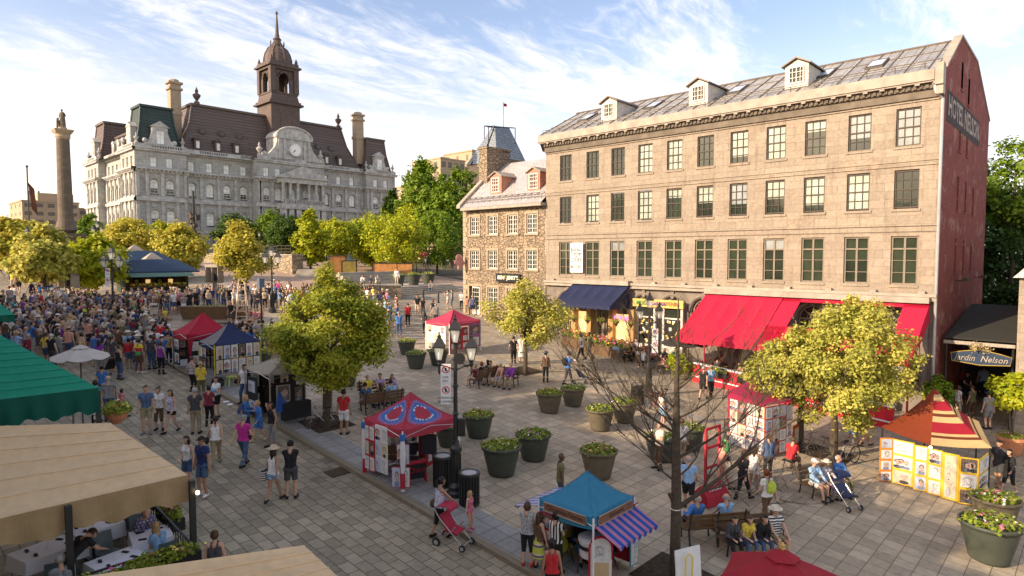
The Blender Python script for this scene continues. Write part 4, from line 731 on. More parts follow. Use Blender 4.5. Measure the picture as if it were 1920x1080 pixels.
def treepx(key, name, label, px, py, top, width, mat_, nl, size, low=None, rt=.13, **k):
 """base pixel, crown top pixel, crown width in pixels, crown bottom pixel"""
 p = at(px, py); dep = Vector((p.x, p.y, 0)).dot(_fh); s = dep/F; zt = CH+ray(px, top).z*(Vector((p.x, p.y)).length/Vector(ray(px, top).xy).length); zl = CH+ray(px, low).z*(Vector((p.x, p.y)).length/Vector(ray(px, low).xy).length)
 hc = (zt+zl)/2-p.z; rz = (zt-zl)/2; return tree(key, name, label, p.x, p.y, p.z, hc, width*s/2, rz, rt, mat_, nl, size, **k)
# trees on the square
treepx('A', 'young_maple', 'large bushy green maple in the middle of the square beside the beige tent', 613, 800, 482, 248, L_green, 40000, .13, 738, .15, off=(.12, -.12), ncl=170, clr=.15, prof=lambda z: 1.03-.8*max(0, z)**1.15-.3*max(0, -z)**3)
treepx('B', 'young_maple', 'yellow leaved maple standing in front of the small rubble house', 985, 700, 522, 180, L_yel, 13000, .15, 652, .11, ncl=75, clr=.16, prof=lambda z: 1.0-.6*max(0, z)-.1*max(0, -z)**3)
treepx('C', 'young_maple', 'tall golden maple with two bicycles locked to its trunk, before the red awning', 1562, 857, 520, 262, L_gold, 36000, .13, 815, .15, off=(.45, -.35), ncl=190, clr=.14, prof=lambda z: 1.02-.75*max(0, z)**1.2-.2*max(0, -z)**3)
treepx('D', 'young_maple', 'golden maple hanging over the red framed drawing stall', 1500, 842, 592, 160, L_gold, 17000, .13, 768, .12, ncl=85, clr=.17, off=(-.45, .4), prof=lambda z: 1-.6*max(0, z)-.2*max(0, -z)**3)
treepx('F', 'young_maple', 'dense green and yellow maple rising behind the crowd between the kiosk and the lamp', 455, 548, 418, 108, L_orng, 9000, .3, 540, .16, ncl=60)
mb_pit = []
for x, y in ((13.2, 22.8), (26.8, 24.3), (27.3, 8.0), (27.1, 9.7), (14.2, 7.7)):
 m_ = MB(); s = .85; m_.add([(x-s, y-s, gz(x, y-s)+.138-.13+.0), (x+s, y-s, gz(x, y-s)+.008), (x+s, y+s, gz(x, y+s)+.008), (x-s, y+s, gz(x, y+s)+.008)], [(0, 1, 2, 3)]); tag(obj('tree_pit', m_, m_soil), kind='structure')
far = [('lime', 85, 572, 425, 100, 535, L_yel, 'yellow green maple at the far left in front of the row of benches'), ('x', 20, 520, 408, 80, 495, L_orng, 'golden orange maple cut by the left edge of the photo'),
       ('x', 177, 556, 438, 118, 540, L_lime, 'light green maple beside the tall lamp post left of the kiosks'), ('x', 250, 500, 412, 88, 478, L_orng, 'golden maple behind the left kiosk roof'), ('x', 337, 520, 418, 92, 502, L_orng, 'orange tinged maple just behind the blue kiosk roof'),
       ('x', 200, 480, 415, 70, 470, L_mid, 'dark green tree at the foot of the city hall corner'), ('x', 405, 478, 412, 62, 468, L_lime, 'small lime green tree in front of the city hall wall'), ('x', 475, 486, 392, 78, 475, L_dark, 'dark green spreading tree left of the city hall portico'),
       ('x', 540, 492, 395, 66, 480, L_dark, 'dark green tree before the city hall entrance'), ('x', 583, 512, 386, 62, 498, L_lime, 'tall narrow lime tree right of the stone pillar'), ('x', 632, 506, 405, 78, 480, L_lime, 'round lime green tree behind the map panels'),
       ('x', 668, 500, 415, 60, 478, L_mid, 'mid green tree half hidden behind the lime trees'), ('x', 742, 520, 392, 120, 502, L_lime, 'broad bright lime tree above the park steps'), ('x', 820, 512, 390, 105, 500, L_mid, 'green park tree next to the corner of the rubble house'),
       ('x', 700, 505, 420, 80, 492, L_lime, 'low lime green tree over the musicians wall'), ('x', 55, 500, 420, 66, 478, L_yel, 'small golden tree behind the far left benches')]
kk = 0
for key, px, py, top, wd, low, mt_, lab in far:
 kk += 1; treepx('far%d' % kk, 'plane_tree' if mt_ in (L_mid, L_dark) else 'young_maple', lab, px, py, top-3, wd*1.18, mt_, 7500, .36, low+5, .16, ncl=90, clr=.2, prof=lambda z: 1-.45*max(0, z)-.2*max(0, -z)**3)
def bigtree(px, top, low, wd, Y, mt_, lab, nl=7000, size=.6, key=None, nm='park_tree', prof=egg):
 p = onY(px, top, Y); q = onY(px, low, Y); z0 = gz(p.x, Y) if Y < YF else GZ; dep = Vector((p.x, Y, 0)).dot(_fh); return tree(key or 'big%d' % px, nm, lab, p.x, Y, z0, (p.z+q.z)/2-z0, wd*dep/F/2, (p.z-q.z)/2, .3, mt_, nl, size, ncl=100, prof=prof, clr=.2)
bigtree(790, 285, 430, 105, 92, L_mid, 'tall spiky topped green tree behind the lime trees', 8000, prof=lambda z: 1-.8*max(0, z)); bigtree(866, 292, 480, 90, 84, L_mid, 'tall green tree directly behind the chimney end of the rubble house')
bigtree(735, 350, 450, 80, 100, L_dark, 'dark conical evergreen right of the city hall', 6000, prof=cone); bigtree(830, 330, 450, 100, 80, L_mid, 'broad green tree in the middle of the park group')
for px, top, low, wd, Y, mt_, lab in ((165, 402, 470, 60, 112, L_mid, 'green tree just right of the memorial column foot'), (235, 405, 470, 70, 108, L_yel, 'yellow tree in front of the left corner of the city hall'), (300, 412, 470, 70, 112, L_lime, 'lime tree below the left wing of the city hall'), (440, 398, 475, 90, 110, L_dark, 'dark green tree under the clock side of the city hall'), (505, 395, 478, 90, 108, L_mid, 'fresh green tree below the city hall portico'), (560, 405, 478, 80, 112, L_dark, 'dark green tree right of the city hall portico'), (610, 410, 475, 80, 104, L_lime, 'lime green tree below the right wing of the city hall'), (690, 400, 478, 110, 98, L_lime, 'wide lime green tree between city hall and park'), (775, 380, 470, 120, 88, L_lime, 'large sunlit lime tree at the front of the park'), (845, 370, 490, 90, 78, L_mid, 'leafy green tree against the corner of the rubble house')): bigtree(px, top, low, wd, Y, mt_, lab, 7000, .45, 'bg%d' % px)
# dark trees behind the passage on the far right
def tr2(x, y, h, rx, rz, mt_, lab, nl, size, ncl=70, clr=.26): return tree('r%d' % int(x*10), 'garden_tree', lab, x, y, gz(x, y), h, rx, rz, .22, mt_, nl, size, ncl=ncl, clr=clr)
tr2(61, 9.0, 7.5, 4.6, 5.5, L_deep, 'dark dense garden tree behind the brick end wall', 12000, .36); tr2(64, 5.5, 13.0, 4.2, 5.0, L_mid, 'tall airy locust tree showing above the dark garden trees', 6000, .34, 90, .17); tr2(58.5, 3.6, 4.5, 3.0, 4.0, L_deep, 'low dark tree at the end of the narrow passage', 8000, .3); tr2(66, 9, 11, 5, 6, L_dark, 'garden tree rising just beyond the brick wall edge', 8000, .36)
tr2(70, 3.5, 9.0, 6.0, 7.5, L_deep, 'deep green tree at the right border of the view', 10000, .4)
# bare tree in the foreground
p = at(1265, 1098); bt = thing('bare_tree', 'leafless dead tree with spreading twigs and a cable tie round its trunk, bottom right', 'tree', tuple(p)); rnd = random.Random(11)
def branch(mb, a, d, ln, r, lev, up=.12):
 pts = [a]; dd = d.normalized(); q = a; n = 4
 for i in range(n):
  dd = (dd+Vector((rnd.uniform(-.2, .2), rnd.uniform(-.2, .2), rnd.uniform(-.08, .14)+up*.5))).normalized(); q = q+dd*ln/n; pts.append(q)
 mb.tube([tuple(v) for v in pts], [r*(1-.75*i/n) for i in range(n+1)], 5 if r > .012 else 3, cap=False)
 if lev <= 0: return
 for k in range(6 if lev > 1 else 5):
  i = rnd.randint(1, n); s = rnd.choice((-1, 1)); ax = dd.cross(Vector((0, 0, 1))).normalized(); nd = (dd*1.0+ax*s*rnd.uniform(.5, 1.0)+Vector((0, 0, rnd.uniform(-.25, .5)))).normalized()
  branch(mb, pts[i], nd, ln*rnd.uniform(.4, .68), r*.42, lev-1)
hT = 7.15; mb = MB(); mb.tube([(0, 0, -.3), (0, 0, 1.0), (.02, 0, 2.2), (-.03, 0, 3.6), (0, .02, 5.0), (.0, 0, 6.2), (-.02, 0, hT)], [.15, .13, .125, .1, .065, .035, .012], 10)
mb.tube([(0, 0, 1.98), (-.16, .1, 2.35)], [.05, .045], 6); obj('trunk', mb, m_bark, bt)
rt_ = lambda a, z: Vector((math.cos(-TH+a), math.sin(-TH+a), z))
for z, a, el, ln, r in ((1.95, 0.05, .42, 2.9, .05), (3.0, 2.9, .75, 2.6, .034), (3.3, 3.35, .5, 2.3, .03), (3.2, -.2, .6, 2.2, .032), (3.6, 1.6, .6, 1.8, .025), (3.6, .4, .55, 2.0, .026), (3.8, 2.7, .55, 2.7, .03), (4.2, -.5, .6, 1.9, .024), (4.0, 4.4, .6, 1.6, .024), (4.4, 3.2, .8, 2.0, .022), (4.9, .2, .8, 1.6, .02), (5.2, 2.6, .9, 1.4, .018), (5.0, -1.2, .8, 1.4, .018), (5.7, .8, 1.1, 1.0, .012), (5.9, 3.6, 1.1, .9, .012), (2.6, 2.5, .5, 1.6, .022), (2.7, .7, .3, 1.8, .022)):
 mb = MB(); branch(mb, Vector((0, 0, z)), rt_(a, el), ln*1.05, r*1.3, 3); obj('limb', mb, m_bark, bt)
mb = MB(); mb.tube([(.12*math.cos(k), .12*math.sin(k), 1.95) for k in [i*.63 for i in range(11)]], .012, 5); obj('cable_tie', mb, m_cream, bt)
mb = MB(); mb.lathe([(.116, .62), (.116, .7)], (0, 0, 0), 12); obj('paint_band', mb, M('orange marking paint', (.5, .1, .02), .8), bt)
# pile of cut brushwood behind the bench with the elderly trio
p = at(1470, 935); mb = MB(); rnd = random.Random(5)
for k in range(46): a = Vector((rnd.uniform(-2.2, 1.6), rnd.uniform(-1.0, 1.6), rnd.uniform(.05, .9))); branch(mb, a, Vector((rnd.uniform(-1, 1), rnd.uniform(-1, 1), rnd.uniform(-.1, .35))), rnd.uniform(.6, 1.3), .022, 1, .05)
b = obj('brushwood', mb, m_bark2); place(b, p, 0); tag(b, 'tangled heap of cut bare branches lying behind the bench of the elderly trio', 'branches')
# planters ------------------------------------------------------------------
m_plast = M('dark green planter plastic', (.06, .068, .052), .5, .15, 4, .1); m_plast2 = M('weathered olive planter', (.12, .10, .065), .65, .2, 4, .1); m_terra = M('terracotta', (.52, .22, .11), .8, .15, 4); L_flow = leafmat('planter leaves', (.09, .16, .015), (.40, .46, .05), .35)
m_pet = [M('yellow petals', (.75, .6, .15), .7), M('white petals', (.8, .78, .7), .7), M('pink petals', (.7, .15, .3), .7), M('red petals', (.6, .05, .04), .7), M('purple petals', (.3, .05, .25), .7)]
PB = {}
def potmesh(k, mt_):
 if k not in PB: m_ = MB(); m_.lathe([(.40, 0), (.41, .05), (.52, .5), (.585, .8), (.585, .81), (.63, .81), (.64, .9), (.60, .91), (.585, .86), (.57, .8), (.56, .78)], (0, 0, 0), 28); PB[k] = mesh('bowl', m_, mt_, True)
 return PB[k]
def flowerpatch(par, r, z, n=700, seed=0, cols=(0, 1), sy=1.0, hgt=.22, size=.09, nf=26):
 C = NPR.normal(size=(n, 3)); C /= np.linalg.norm(C, axis=1, keepdims=True); C[:, 2] = np.abs(C[:, 2]); bump = 1+.25*np.sin(C[:, 0]*9+seed)*np.cos(C[:, 1]*8+seed)
 Q = C*np.array([r, r*sy, hgt])*(NPR.uniform(.6, 1.05, (n, 1)))*bump[:, None]; Q[:, 2] += z; me = leafmesh('foliage', Q, C*.5+NPR.normal(scale=.5, size=(n, 3))+np.array([0, 0, .6]), size, L_flow); inst('foliage', me, par)
 Z = Q[:, 2]-z; rr = np.random.default_rng(seed); mi = np.zeros(n, np.int32); pick = (Z > hgt*.35) & (rr.random(n) < .16); mi[pick] = rr.integers(1, len(cols)+1, pick.sum())
 [me.materials.append(m_pet[c]) for c in cols]; me.polygons.foreach_set('material_index', mi)
def planter(px, py, label, sc=1.0, mt_=None, key='d', cols=(0, 1), seed=0, pos=None, z=None):
 p = pos or at(px, py); t = thing('planter', label, 'planter', tuple(p), seed*1.3, 'round flower planters on the square'); inst('bowl', potmesh(key, mt_ or m_plast), t); flowerpatch(t, .60, .86, 650, seed, cols); t.scale = (sc,)*3; return t
pl = [(940, 888, 'dark round planter of greens and yellow flowers, nearest to the litter bin', 1.1), (1000, 860, 'dark round planter right of and behind the one nearest the bin', 1.05), (897, 818, 'dark round planter directly right of the double no parking sign', 1.0), (780, 690, 'dark planter with yellow flowers left of the three headed lamp', .95), (763, 664, 'dark planter near the pink tent, leftmost of its pair', .9), (822, 684, 'dark planter half hidden by the three headed lamp', .95),
      (1030, 772, 'sunlit olive planter left of the pair in front of the veiled woman', 1.0), (1074, 760, 'olive planter right of the pair, near the man with the stroller', .95), (1125, 805, 'olive planter with pink blossoms, behind the left twigs of the bare tree', 1.0), (1169, 790, 'olive planter beside the litter bin and the parked bicycles', 1.0), (1122, 893, 'olive planter half hidden behind the blue tent peak', 1.05),
      (1240, 862, 'planter behind the bare trunk, next to the man in a striped tee', 1.0), (1292, 842, 'planter right of the bare trunk behind the young man in white', 1.0), (650, 722, 'dark planter in the shade behind the large bushy maple', .95), (490, 690, 'dark planter partly hidden behind the navy and grey tent', .95), (842, 835, 'dark planter hidden behind the blue and red painted tent', .9)]
for k, (px, py, lab, sc) in enumerate(pl): planter(px, py, lab, sc, m_plast if px < 1010 or px > 1230 else m_plast2, 'd' if px < 1010 or px > 1230 else 'o', ((0, 1), (1, 4), (0, 2), (1,))[k % 4], k)
planter(1854, 1048, 'very large green planter with pink and white flowers at the right bottom corner', 1.22, cols=(2, 1), seed=21); planter(1864, 990, 'large planter directly behind the corner planter at the right edge', 1.1, m_plast2, 'o', (2, 1), 22)
def oleander(px, py, lab, hgt=2.6, pot=1.2, pos=None):
 p = pos or at(px, py); t = thing('potted_shrub', lab, 'plant', tuple(p)); mb = MB(); mb.lathe([(.34, 0), (.5, .62), (.56, .62), (.57, .74), (.5, .75), (.48, .66)], (0, 0, 0), 20); obj('pot', mb, m_terra, t, smooth=False)
 mb = MB(); [mb.tube([(0.04*a, .04*b, .6), (.08*a, .08*b, hgt*.6), (.25*a, .25*b, hgt)], [.025, .02, .01], 5) for a, b in ((1, 0), (-1, 1), (0, -1), (.5, .8))]; obj('stem', mb, m_bark2, t)
 C, Nn = crownpts(.95, .85, 40, 3200, .24); C[:, 2] += hgt; n = len(C); inst('crown', leafmesh('crown', C, Nn, .2, L_lime if px > 1850 else L_mid), t); flowerpatch(t, .5, .72, 350, 3, (1, 2), nf=14); t.scale = (pot,)*3; return t
oleander(1895, 850, 'palm like shrub with pale fronds in a terracotta pot at the passage entrance', 2.7, 1.0); oleander(1762, 775, 'bushy green shrub in a pot against the red awning corner', 1.9, .85, Vector((36.5, 5.75, gz(37, 5.7))))
def plantclump(name, label, cat, p, r, h, n, mt_, size=.16, cols=()):
 t = thing(name, label, cat, tuple(p)); C, Nn = crownpts(r, h/2, 14, n, .45); C[:, 2] += h/2+.1; inst('foliage', leafmesh('foliage', C, Nn, size, mt_), t)
 mb = MB(); mb.tube([(0, 0, 0), (0, 0, h*.6)], .03, 5); obj('stem', mb, m_bark2, t); return t
plantclump('leafy_shrub', 'tall leafy plants at the left end of the red patio wall', 'plant', at(1270, 712), .55, 1.7, 900, L_lime, .2); plantclump('leafy_shrub', 'light green bush on the ground before the red patio wall', 'plant', at(1300, 712), .45, .8, 600, L_lime, .18)
# ================================================================ street furniture
m_iron = M('black cast iron', (.018, .018, .017), .45, .2, 6, .1, spec=.5); m_steel = M('steel tube', (.45, .45, .43), .35, .1, 5, metal=.8); m_wood = M('bench wood', (.13, .075, .035), .6, .25, 6, .3); m_clear = clearmat(); m_wht = M('white sheet', (.74, .74, .72), .7, .06, 3)
m_bulb = M('lamp bulb', (.9, .8, .6), .4, emit=(1, .75, .4, 2.0)); m_glassy = glassmat('lantern glass', (.5, .48, .38), .15, .5)
def lantern(par, x, y, z, s=1.0):
 mb = MB(); mb.lathe([(.10*s, 0), (.12*s, .03*s), (.04*s, -.12*s)], (x, y, z), 6)
 for k in range(4): a = math.pi/4+k*math.pi/2; mb.tube([(x+.15*s*math.cos(a), y+.15*s*math.sin(a), z+.02*s), (x+.30*s*math.cos(a), y+.30*s*math.sin(a), z+.52*s)], .014*s, 4)
 mb.lathe([(.32*s, .52*s), (.34*s, .55*s), (.12*s, .86*s), (.08*s, .9*s), (.11*s, .95*s), (.03*s, 1.02*s), (.045*s, 1.08*s), (.005, 1.15*s)], (x, y, z), 4, 0, math.pi/4); o = obj('lantern', mb, m_iron, par)
 g = MB(); g.lathe([(.145*s, .03*s), (.29*s, .515*s)], (x, y, z), 4, 0, math.pi/4, close=False); obj('lantern_glass', g, m_clear, o); b = MB(); b.lathe([(.03*s, .05*s), (.06*s, .2*s), (.05*s, .3*s), (.01, .34*s)], (x, y, z), 8); obj('bulb', b, m_wht, o); return o
def lamp(px, py, top, label, n=3, s=.8, pos=None, H=None, arm=.5):
 p = pos or at(px, py); zt = CH+ray(px, top).z*(Vector((p.x, p.y)).length/Vector(ray(px, top).xy).length); H = (zt-p.z)
 t = thing('street_lamp', label, 'street lamp', tuple(p), -TH, 'old style lamp posts'); h = H-1.15*s; mb = MB(); mb.lathe([(.30, 0), (.30, .12), (.24, .18), (.24, .3), (.15, .42), (.15, 1.35), (.19, 1.42), (.19, 1.52), (.12, 1.62), (.1, 1.75)], (0, 0, 0), 12)
 for k in range(12): a = k*math.pi/6; mb.tube([(.155*math.cos(a), .155*math.sin(a), .45), (.155*math.cos(a), .155*math.sin(a), 1.33)], .012, 4)
 obj('base', mb, m_iron, t); mb = MB(); mb.tube([(0, 0, 1.7), (0, 0, h)], [.075, .055], 10)
 for z in (2.6, h-1.35, h-.5): mb.lathe([(.07, z-.05), (.11, z), (.07, z+.05)], (0, 0, 0), 10)
 obj('pole', mb, m_iron, t)
 if n >= 3:
  mb = MB()
  for sx in (-1, 1): mb.tube([(0, 0, h-.85), (sx*arm*.5, 0, h-.74), (sx*arm, 0, h-.68)], .03, 6); mb.tube([(0, 0, h-.4), (sx*arm*.4, 0, h-.62), (sx*arm*.8, 0, h-.76)], .014, 4); mb.lathe([(.005, h-1.0), (.05, h-.88), (.035, h-.76), (.06, h-.68), (.07, h-.64), (.04, h-.6)], (sx*arm, 0, 0), 8)
  obj('crossarm', mb, m_iron, t); lantern(t, -arm, 0, h-.55, s); lantern(t, arm, 0, h-.55, s)
 lantern(t, 0, 0, h, s); return t
def signplate(par, kind, z, x=-.3, y=0, words=('LIVR.', 'EXC.')):
 mb = MB(); mb.bb((x-.16, y-.02, z), (x+.16, y, z+.62)); s = obj('sign_plate', mb, m_wht, par); mb = MB()
 R = [(x+.105*math.cos(k*.3142), y-.025, z+.45+.105*math.sin(k*.3142)) for k in range(21)]; mb.tube(R, .014, 4, 0); obj('ring_symbol', mb, M('sign red', (.55, .02, .03), .5) if kind else m_ink, s)
 mb = MB(); mb.box((x, y-.027, z+.45), (.16, .01, .02), 0, rot=Matrix.Rotation(R_(45), 3, 'Y')); mb.box((x, y-.024, z+.45), (.05, .01, .11), 0); obj('bar_symbol', mb, m_ink, s)
 for k, w in enumerate(words): writing(w, .10, m_ink, s, (x, y-.024, z+.2-.12*k), 0, depth=.002)
la = lamp(855, 928, 588, 'tall black lamp post with three lanterns and no parking signs beside the painted tent'); signplate(la, 1, 3.55, words=('LIVR.', 'EXC.')); signplate(la, 1, 2.9, words=('LIVRAISON', 'SEULEMENT'))
mb = MB(); mb.tube([(0, -.06, 4.35), (.12, -.14, 4.35)], .03, 6); mb.lathe([(.17, -.04), (.18, .04), (.13, .05)], (0, 0, 0), 16); mb.v = [v if i < 12+0 else (v[0]+.14, v[2]-.12, v[1]+4.35) for i, v in enumerate(mb.v)]; obj('floodlight', mb, m_iron, la)
mb = MB(); mb.bb((.07, -.1, 1.9), (.3, .1, 2.45)); obj('junction_box', mb, m_iron, la)
lb = lamp(1216, 742, 545, 'tall black lamp post with lanterns beside the bicycles and the souvenir shop'); signplate(lb, 1, 2.9, .3, words=('LIVR.',)); signplate(lb, 1, 2.25, .3, words=('EXC.',))
lc = lamp(213, 602, 458, 'black lamp post with three lanterns rising from the crowd left of the kiosks', s=.9); signplate(lc, 1, 3.0, words=('LIVR.',)); signplate(lc, 1, 2.35, words=('EXC.',)); lamp(511, 586, 455, 'black lamp post with three lanterns behind the crowd, in front of the stone pillar', s=.95)
lamp(185, 500, 412, 'distant lamp post among the trees below the memorial column'); lamp(289, 498, 422, 'distant lamp post in front of the left wing of the city hall'); lamp(55, 530, 424, 'distant lamp post between the yellow trees at the far left'); lamp(487, 492, 432, 'single headed lamp behind the orange tree near the city hall steps', 1)
lamp(592, 480, 445, 'small single lantern post near the tall narrow lime tree', 1); lamp(798, 528, 478, 'dark single lamp post at the top of the park steps', 1)
mb = MB(); p = at(366, 500); t = thing('light_mast', 'slim floodlight mast clad with many round lamps before the city hall', 'mast', tuple(p)); zt = CH+ray(366, 358).z*(p.y/ray(366, 358).y)-p.z; mb.tube([(0, 0, 0), (0, 0, zt)], .14, 6); obj('pole', mb, m_iron, t)
mb = MB(); rr = random.Random(3)
for k in range(60): a = rr.uniform(0, 6.28); mb.sphere((.55*math.cos(a), .55*math.sin(a), zt-2.8-rr.uniform(0, 7)), .28, 3)
obj('lamp_cluster', mb, m_brown, t)
def bin_(px, py, label):
 t = thing('litter_bin', label, 'litter bin', tuple(at(px, py)), 0, 'black slatted litter bins'); mb = MB(); mb.lathe([(.26, .02), (.27, .95)], (0, 0, 0), 20)
 for k in range(20): a = k*math.pi/10; mb.box((.30*math.cos(a), .30*math.sin(a), .48), (.03, .055, .86), 0, rz=a)
 mb.lathe([(.30, 0), (.32, .02), (.32, .06), (.30, .07)], (0, 0, 0), 20); obj('body', mb, m_iron, t); mb = MB(); mb.lathe([(.235, .90), (.33, .90), (.34, .95), (.33, 1.0), (.235, .99), (.235, .88)], (0, 0, 0), 24, close=False); obj('rim', mb, m_iron, t); mb = MB(); mb.lathe([(.232, .985), (.2, .6), (.19, .6)], (0, 0, 0), 20); obj('liner', mb, m_lead, t); return t
bin_(830, 910, 'black litter bin left of the lamp post, beside the painted tent'); bin_(880, 945, 'black litter bin right of the lamp post, behind the girl in pink'); bin_(1195, 757, 'black litter bin next to the bicycles under the far lamp post')
BN = {}
def bench(px, py, face, label, pos=None, L=1.9):
 t = thing('park_bench', label, 'bench', tuple(pos or at(px, py)), face, 'wooden park benches with iron legs')
 if 'b' not in BN:
  s = MB(); [s.bb((-L/2, -.24+k*.125, .43), (L/2, -.14+k*.125, .465)) for k in range(4)]; b = MB(); [b.box((0, .28+k*.035, .58+k*.14), (L, .03, .115), 0, rot=Matrix.Rotation(-.25, 3, 'X')) for k in range(3)]
  l = MB(); l.tube([(0, .38, .98), (0, .26, .5), (0, .25, .4), (0, .32, .02), (0, .38, 0)], .028, 6); l.tube([(0, .25, .42), (0, -.22, .42), (0, -.27, .36), (0, -.2, .02), (0, -.28, 0)], .026, 6); l.tube([(0, .29, .66), (0, -.05, .68), (0, -.22, .64), (0, -.24, .44)], .02, 6); BN['b'] = [mesh(n, q, m) for n, q, m in (('seat', s, m_wood), ('backrest', b, m_wood), ('leg', l, m_iron))]
 inst('seat', BN['b'][0], t); inst('backrest', BN['b'][1], t); [inst('leg', BN['b'][2], t, (sx*(L/2-.12), 0, 0)) for sx in (-1, 0, 1)]; return t
FA = -TH                               # facing: 0 = away from the camera
def fa(d): return FA+R_(d)
# ---- bicycles
def bicycle(px, py, rz, label, mt_, pos=None, sc=1.0, lean=0.0):
 t = thing('bicycle', label, 'bicycle', tuple(pos or at(px, py)), rz)
 for x in (-.52, .52):
  mb = MB(); mb.tube([(x+.33*math.cos(k*math.pi/12), 0, .34+.33*math.sin(k*math.pi/12)) for k in range(25)], .022, 6); w = obj('wheel', mb, m_ink, t); mb = MB()
  for k in range(9): mb.tube([(x, 0, .34), (x+.32*math.cos(k*.698), 0, .34+.32*math.sin(k*.698))], .004, 3)
  obj('spokes', mb, m_steel, w)
 mb = MB(); A, Bq, Cq, D = (-.52, 0, .34), (-.08, 0, .3), (-.2, 0, .8), (.38, 0, .82)
 for a, b in ((A, Bq), (A, Cq), (Bq, Cq), (Bq, D), (Cq, D), (D, (.52, 0, .34)), (D, (.35, 0, .98))): mb.tube([a, b], .017, 6)
 obj('frame', mb, mt_, t); mb = MB(); mb.tube([Cq, (-.23, 0, .93)], .013, 5); mb.box((-.24, 0, .95), (.25, .12, .05)); obj('saddle', mb, m_ink, t); mb = MB(); mb.tube([(.3, -.28, 1.0), (.36, -.1, 1.0), (.36, .1, 1.0), (.3, .28, 1.0)], .014, 5); obj('handlebar', mb, m_ink, t); t.scale = (sc,)*3; return t
m_bs = M('silver paint', (.45, .45, .45), .3, metal=.5); m_br = M('faded red paint', (.4, .12, .1), .5)
bicycle(605, 802, fa(205), 'small folding bicycle with silver frame parked by the trunk of the bushy maple', m_bs, sc=.85); bicycle(985, 694, fa(95), 'black bicycle leaning against the yellow maple', m_ink); bicycle(1535, 862, fa(120), 'mountain bicycle locked at the left of the golden maple trunk', m_ink); bicycle(1588, 872, fa(30), 'silver bicycle locked at the right of the golden maple trunk', m_bs)
bicycle(1225, 772, fa(110), 'pinkish bicycle leaning on the far lamp post', m_br); bicycle(1245, 764, fa(100), 'dark bicycle behind the pinkish one near the far lamp post', m_ink); bicycle(912, 592, fa(90), 'dark scooter like bicycle in front of the rubble house door', m_ink)
# ---- strollers
def stroller(px, py, rz, label, mt_, sc=1.0, child=True, pos=None):
 t = thing('stroller', label, 'stroller', tuple(pos or at(px, py)), rz, 'strollers'); mb = MB()
 for s in (-.24, .24): mb.tube([(s, -.45, 1.02), (s, -.3, .8), (s, .42, .12)], .015, 5); mb.tube([(s, -.38, .12), (s, .1, .5), (s, .2, .62)], .015, 5)
 mb.tube([(-.24, -.45, 1.02), (.24, -.45, 1.02)], .018, 5); mb.tube([(-.24, .42, .14), (.24, .42, .14)], .012, 5); mb.tube([(-.24, -.38, .14), (.24, -.38, .14)], .012, 5); obj('frame', mb, m_steel, t)
 mb = MB(); mb.prism([(-.21, -.32, .85), (-.21, -.08, .42), (-.21, .22, .38), (-.21, .25, .43), (-.21, -.04, .49), (-.21, -.27, .88)], (.42, 0, 0)); obj('seat', mb, mt_, t)
 mb = MB(); mb.grid(lambda u, v: ((u-.5)*.46, -.38+.42*math.sin(v*1.6), .8+.32*math.cos((v-.3)*1.3)), 3, 6, 0, .01); obj('hood', mb, mt_, t)
 for s in (-.26, .26):
  for y, r in ((.42, .09), (-.38, .12)): mb = MB(); mb.lathe([(r, -.025), (r, .025)], (0, 0, 0), 12); mb.v = [(v[2]+s, v[0]+y, v[1]+r) for v in mb.v]; w = obj('wheel', mb, m_ink, t); h = MB(); h.lathe([(r*.6, -.03), (r*.6, .03)], (0, 0, 0), 8); h.v = [(v[2]+s, v[0]+y, v[1]+r) for v in h.v]; obj('hub', h, m_lead, w)
 t.scale = (sc,)*3; return t
m_sred = M('stroller red', (.35, .02, .05), .7); m_snv = M('stroller navy', (.02, .03, .08), .7)
stroller(850, 1022, fa(-115), 'red and black stroller pushed along the kerb by the woman in a floral top', m_sred); stroller(1092, 722, fa(-60), 'navy stroller pushed by the man with the black backpack', m_snv); stroller(1582, 950, fa(-160), 'dark blue stroller with white wheels beside the elderly trio', m_snv); stroller(205, 708, fa(60), 'black stroller beside the woman in a black tank top', m_ink); stroller(288, 602, fa(200), 'large beige hooded pram at the edge of the ring of spectators', M('pram beige', (.42, .35, .26), .8), 1.1)
# ---- ladder of the street performer
t = thing('step_ladder', 'tall pale wooden step ladder in the middle of the street show', 'ladder', tuple(at(455, 612)), fa(15)); mb = MB(); H = 3.3; m_lad = M('pale ladder wood', (.58, .46, .32), .6)
for s in (-1, 1): mb.tube([(s*.38, -.55, 0), (s*.18, 0, H)], .035, 4)
for k in range(8): f = (k+1)/9; w = .38-.2*f; mb.box((0, -.55*(1-f), H*f), (2*w, .07, .04))
obj('front_frame', mb, m_lad, t); mb = MB()
for s in (-1, 1): mb.tube([(s*.42, .6, 0), (s*.18, 0, H)], .03, 4)
for k in range(4): f = (k+1)/5; mb.tube([(-.42+.24*f, .6*(1-f), H*f), (.42-.24*f, .6*(1-f), H*f)], .02, 4)
obj('rear_frame', mb, m_lad, t); mb = MB(); mb.box((0, 0, H), (.5, .3, .05)); obj('top_step', mb, m_lad, t)
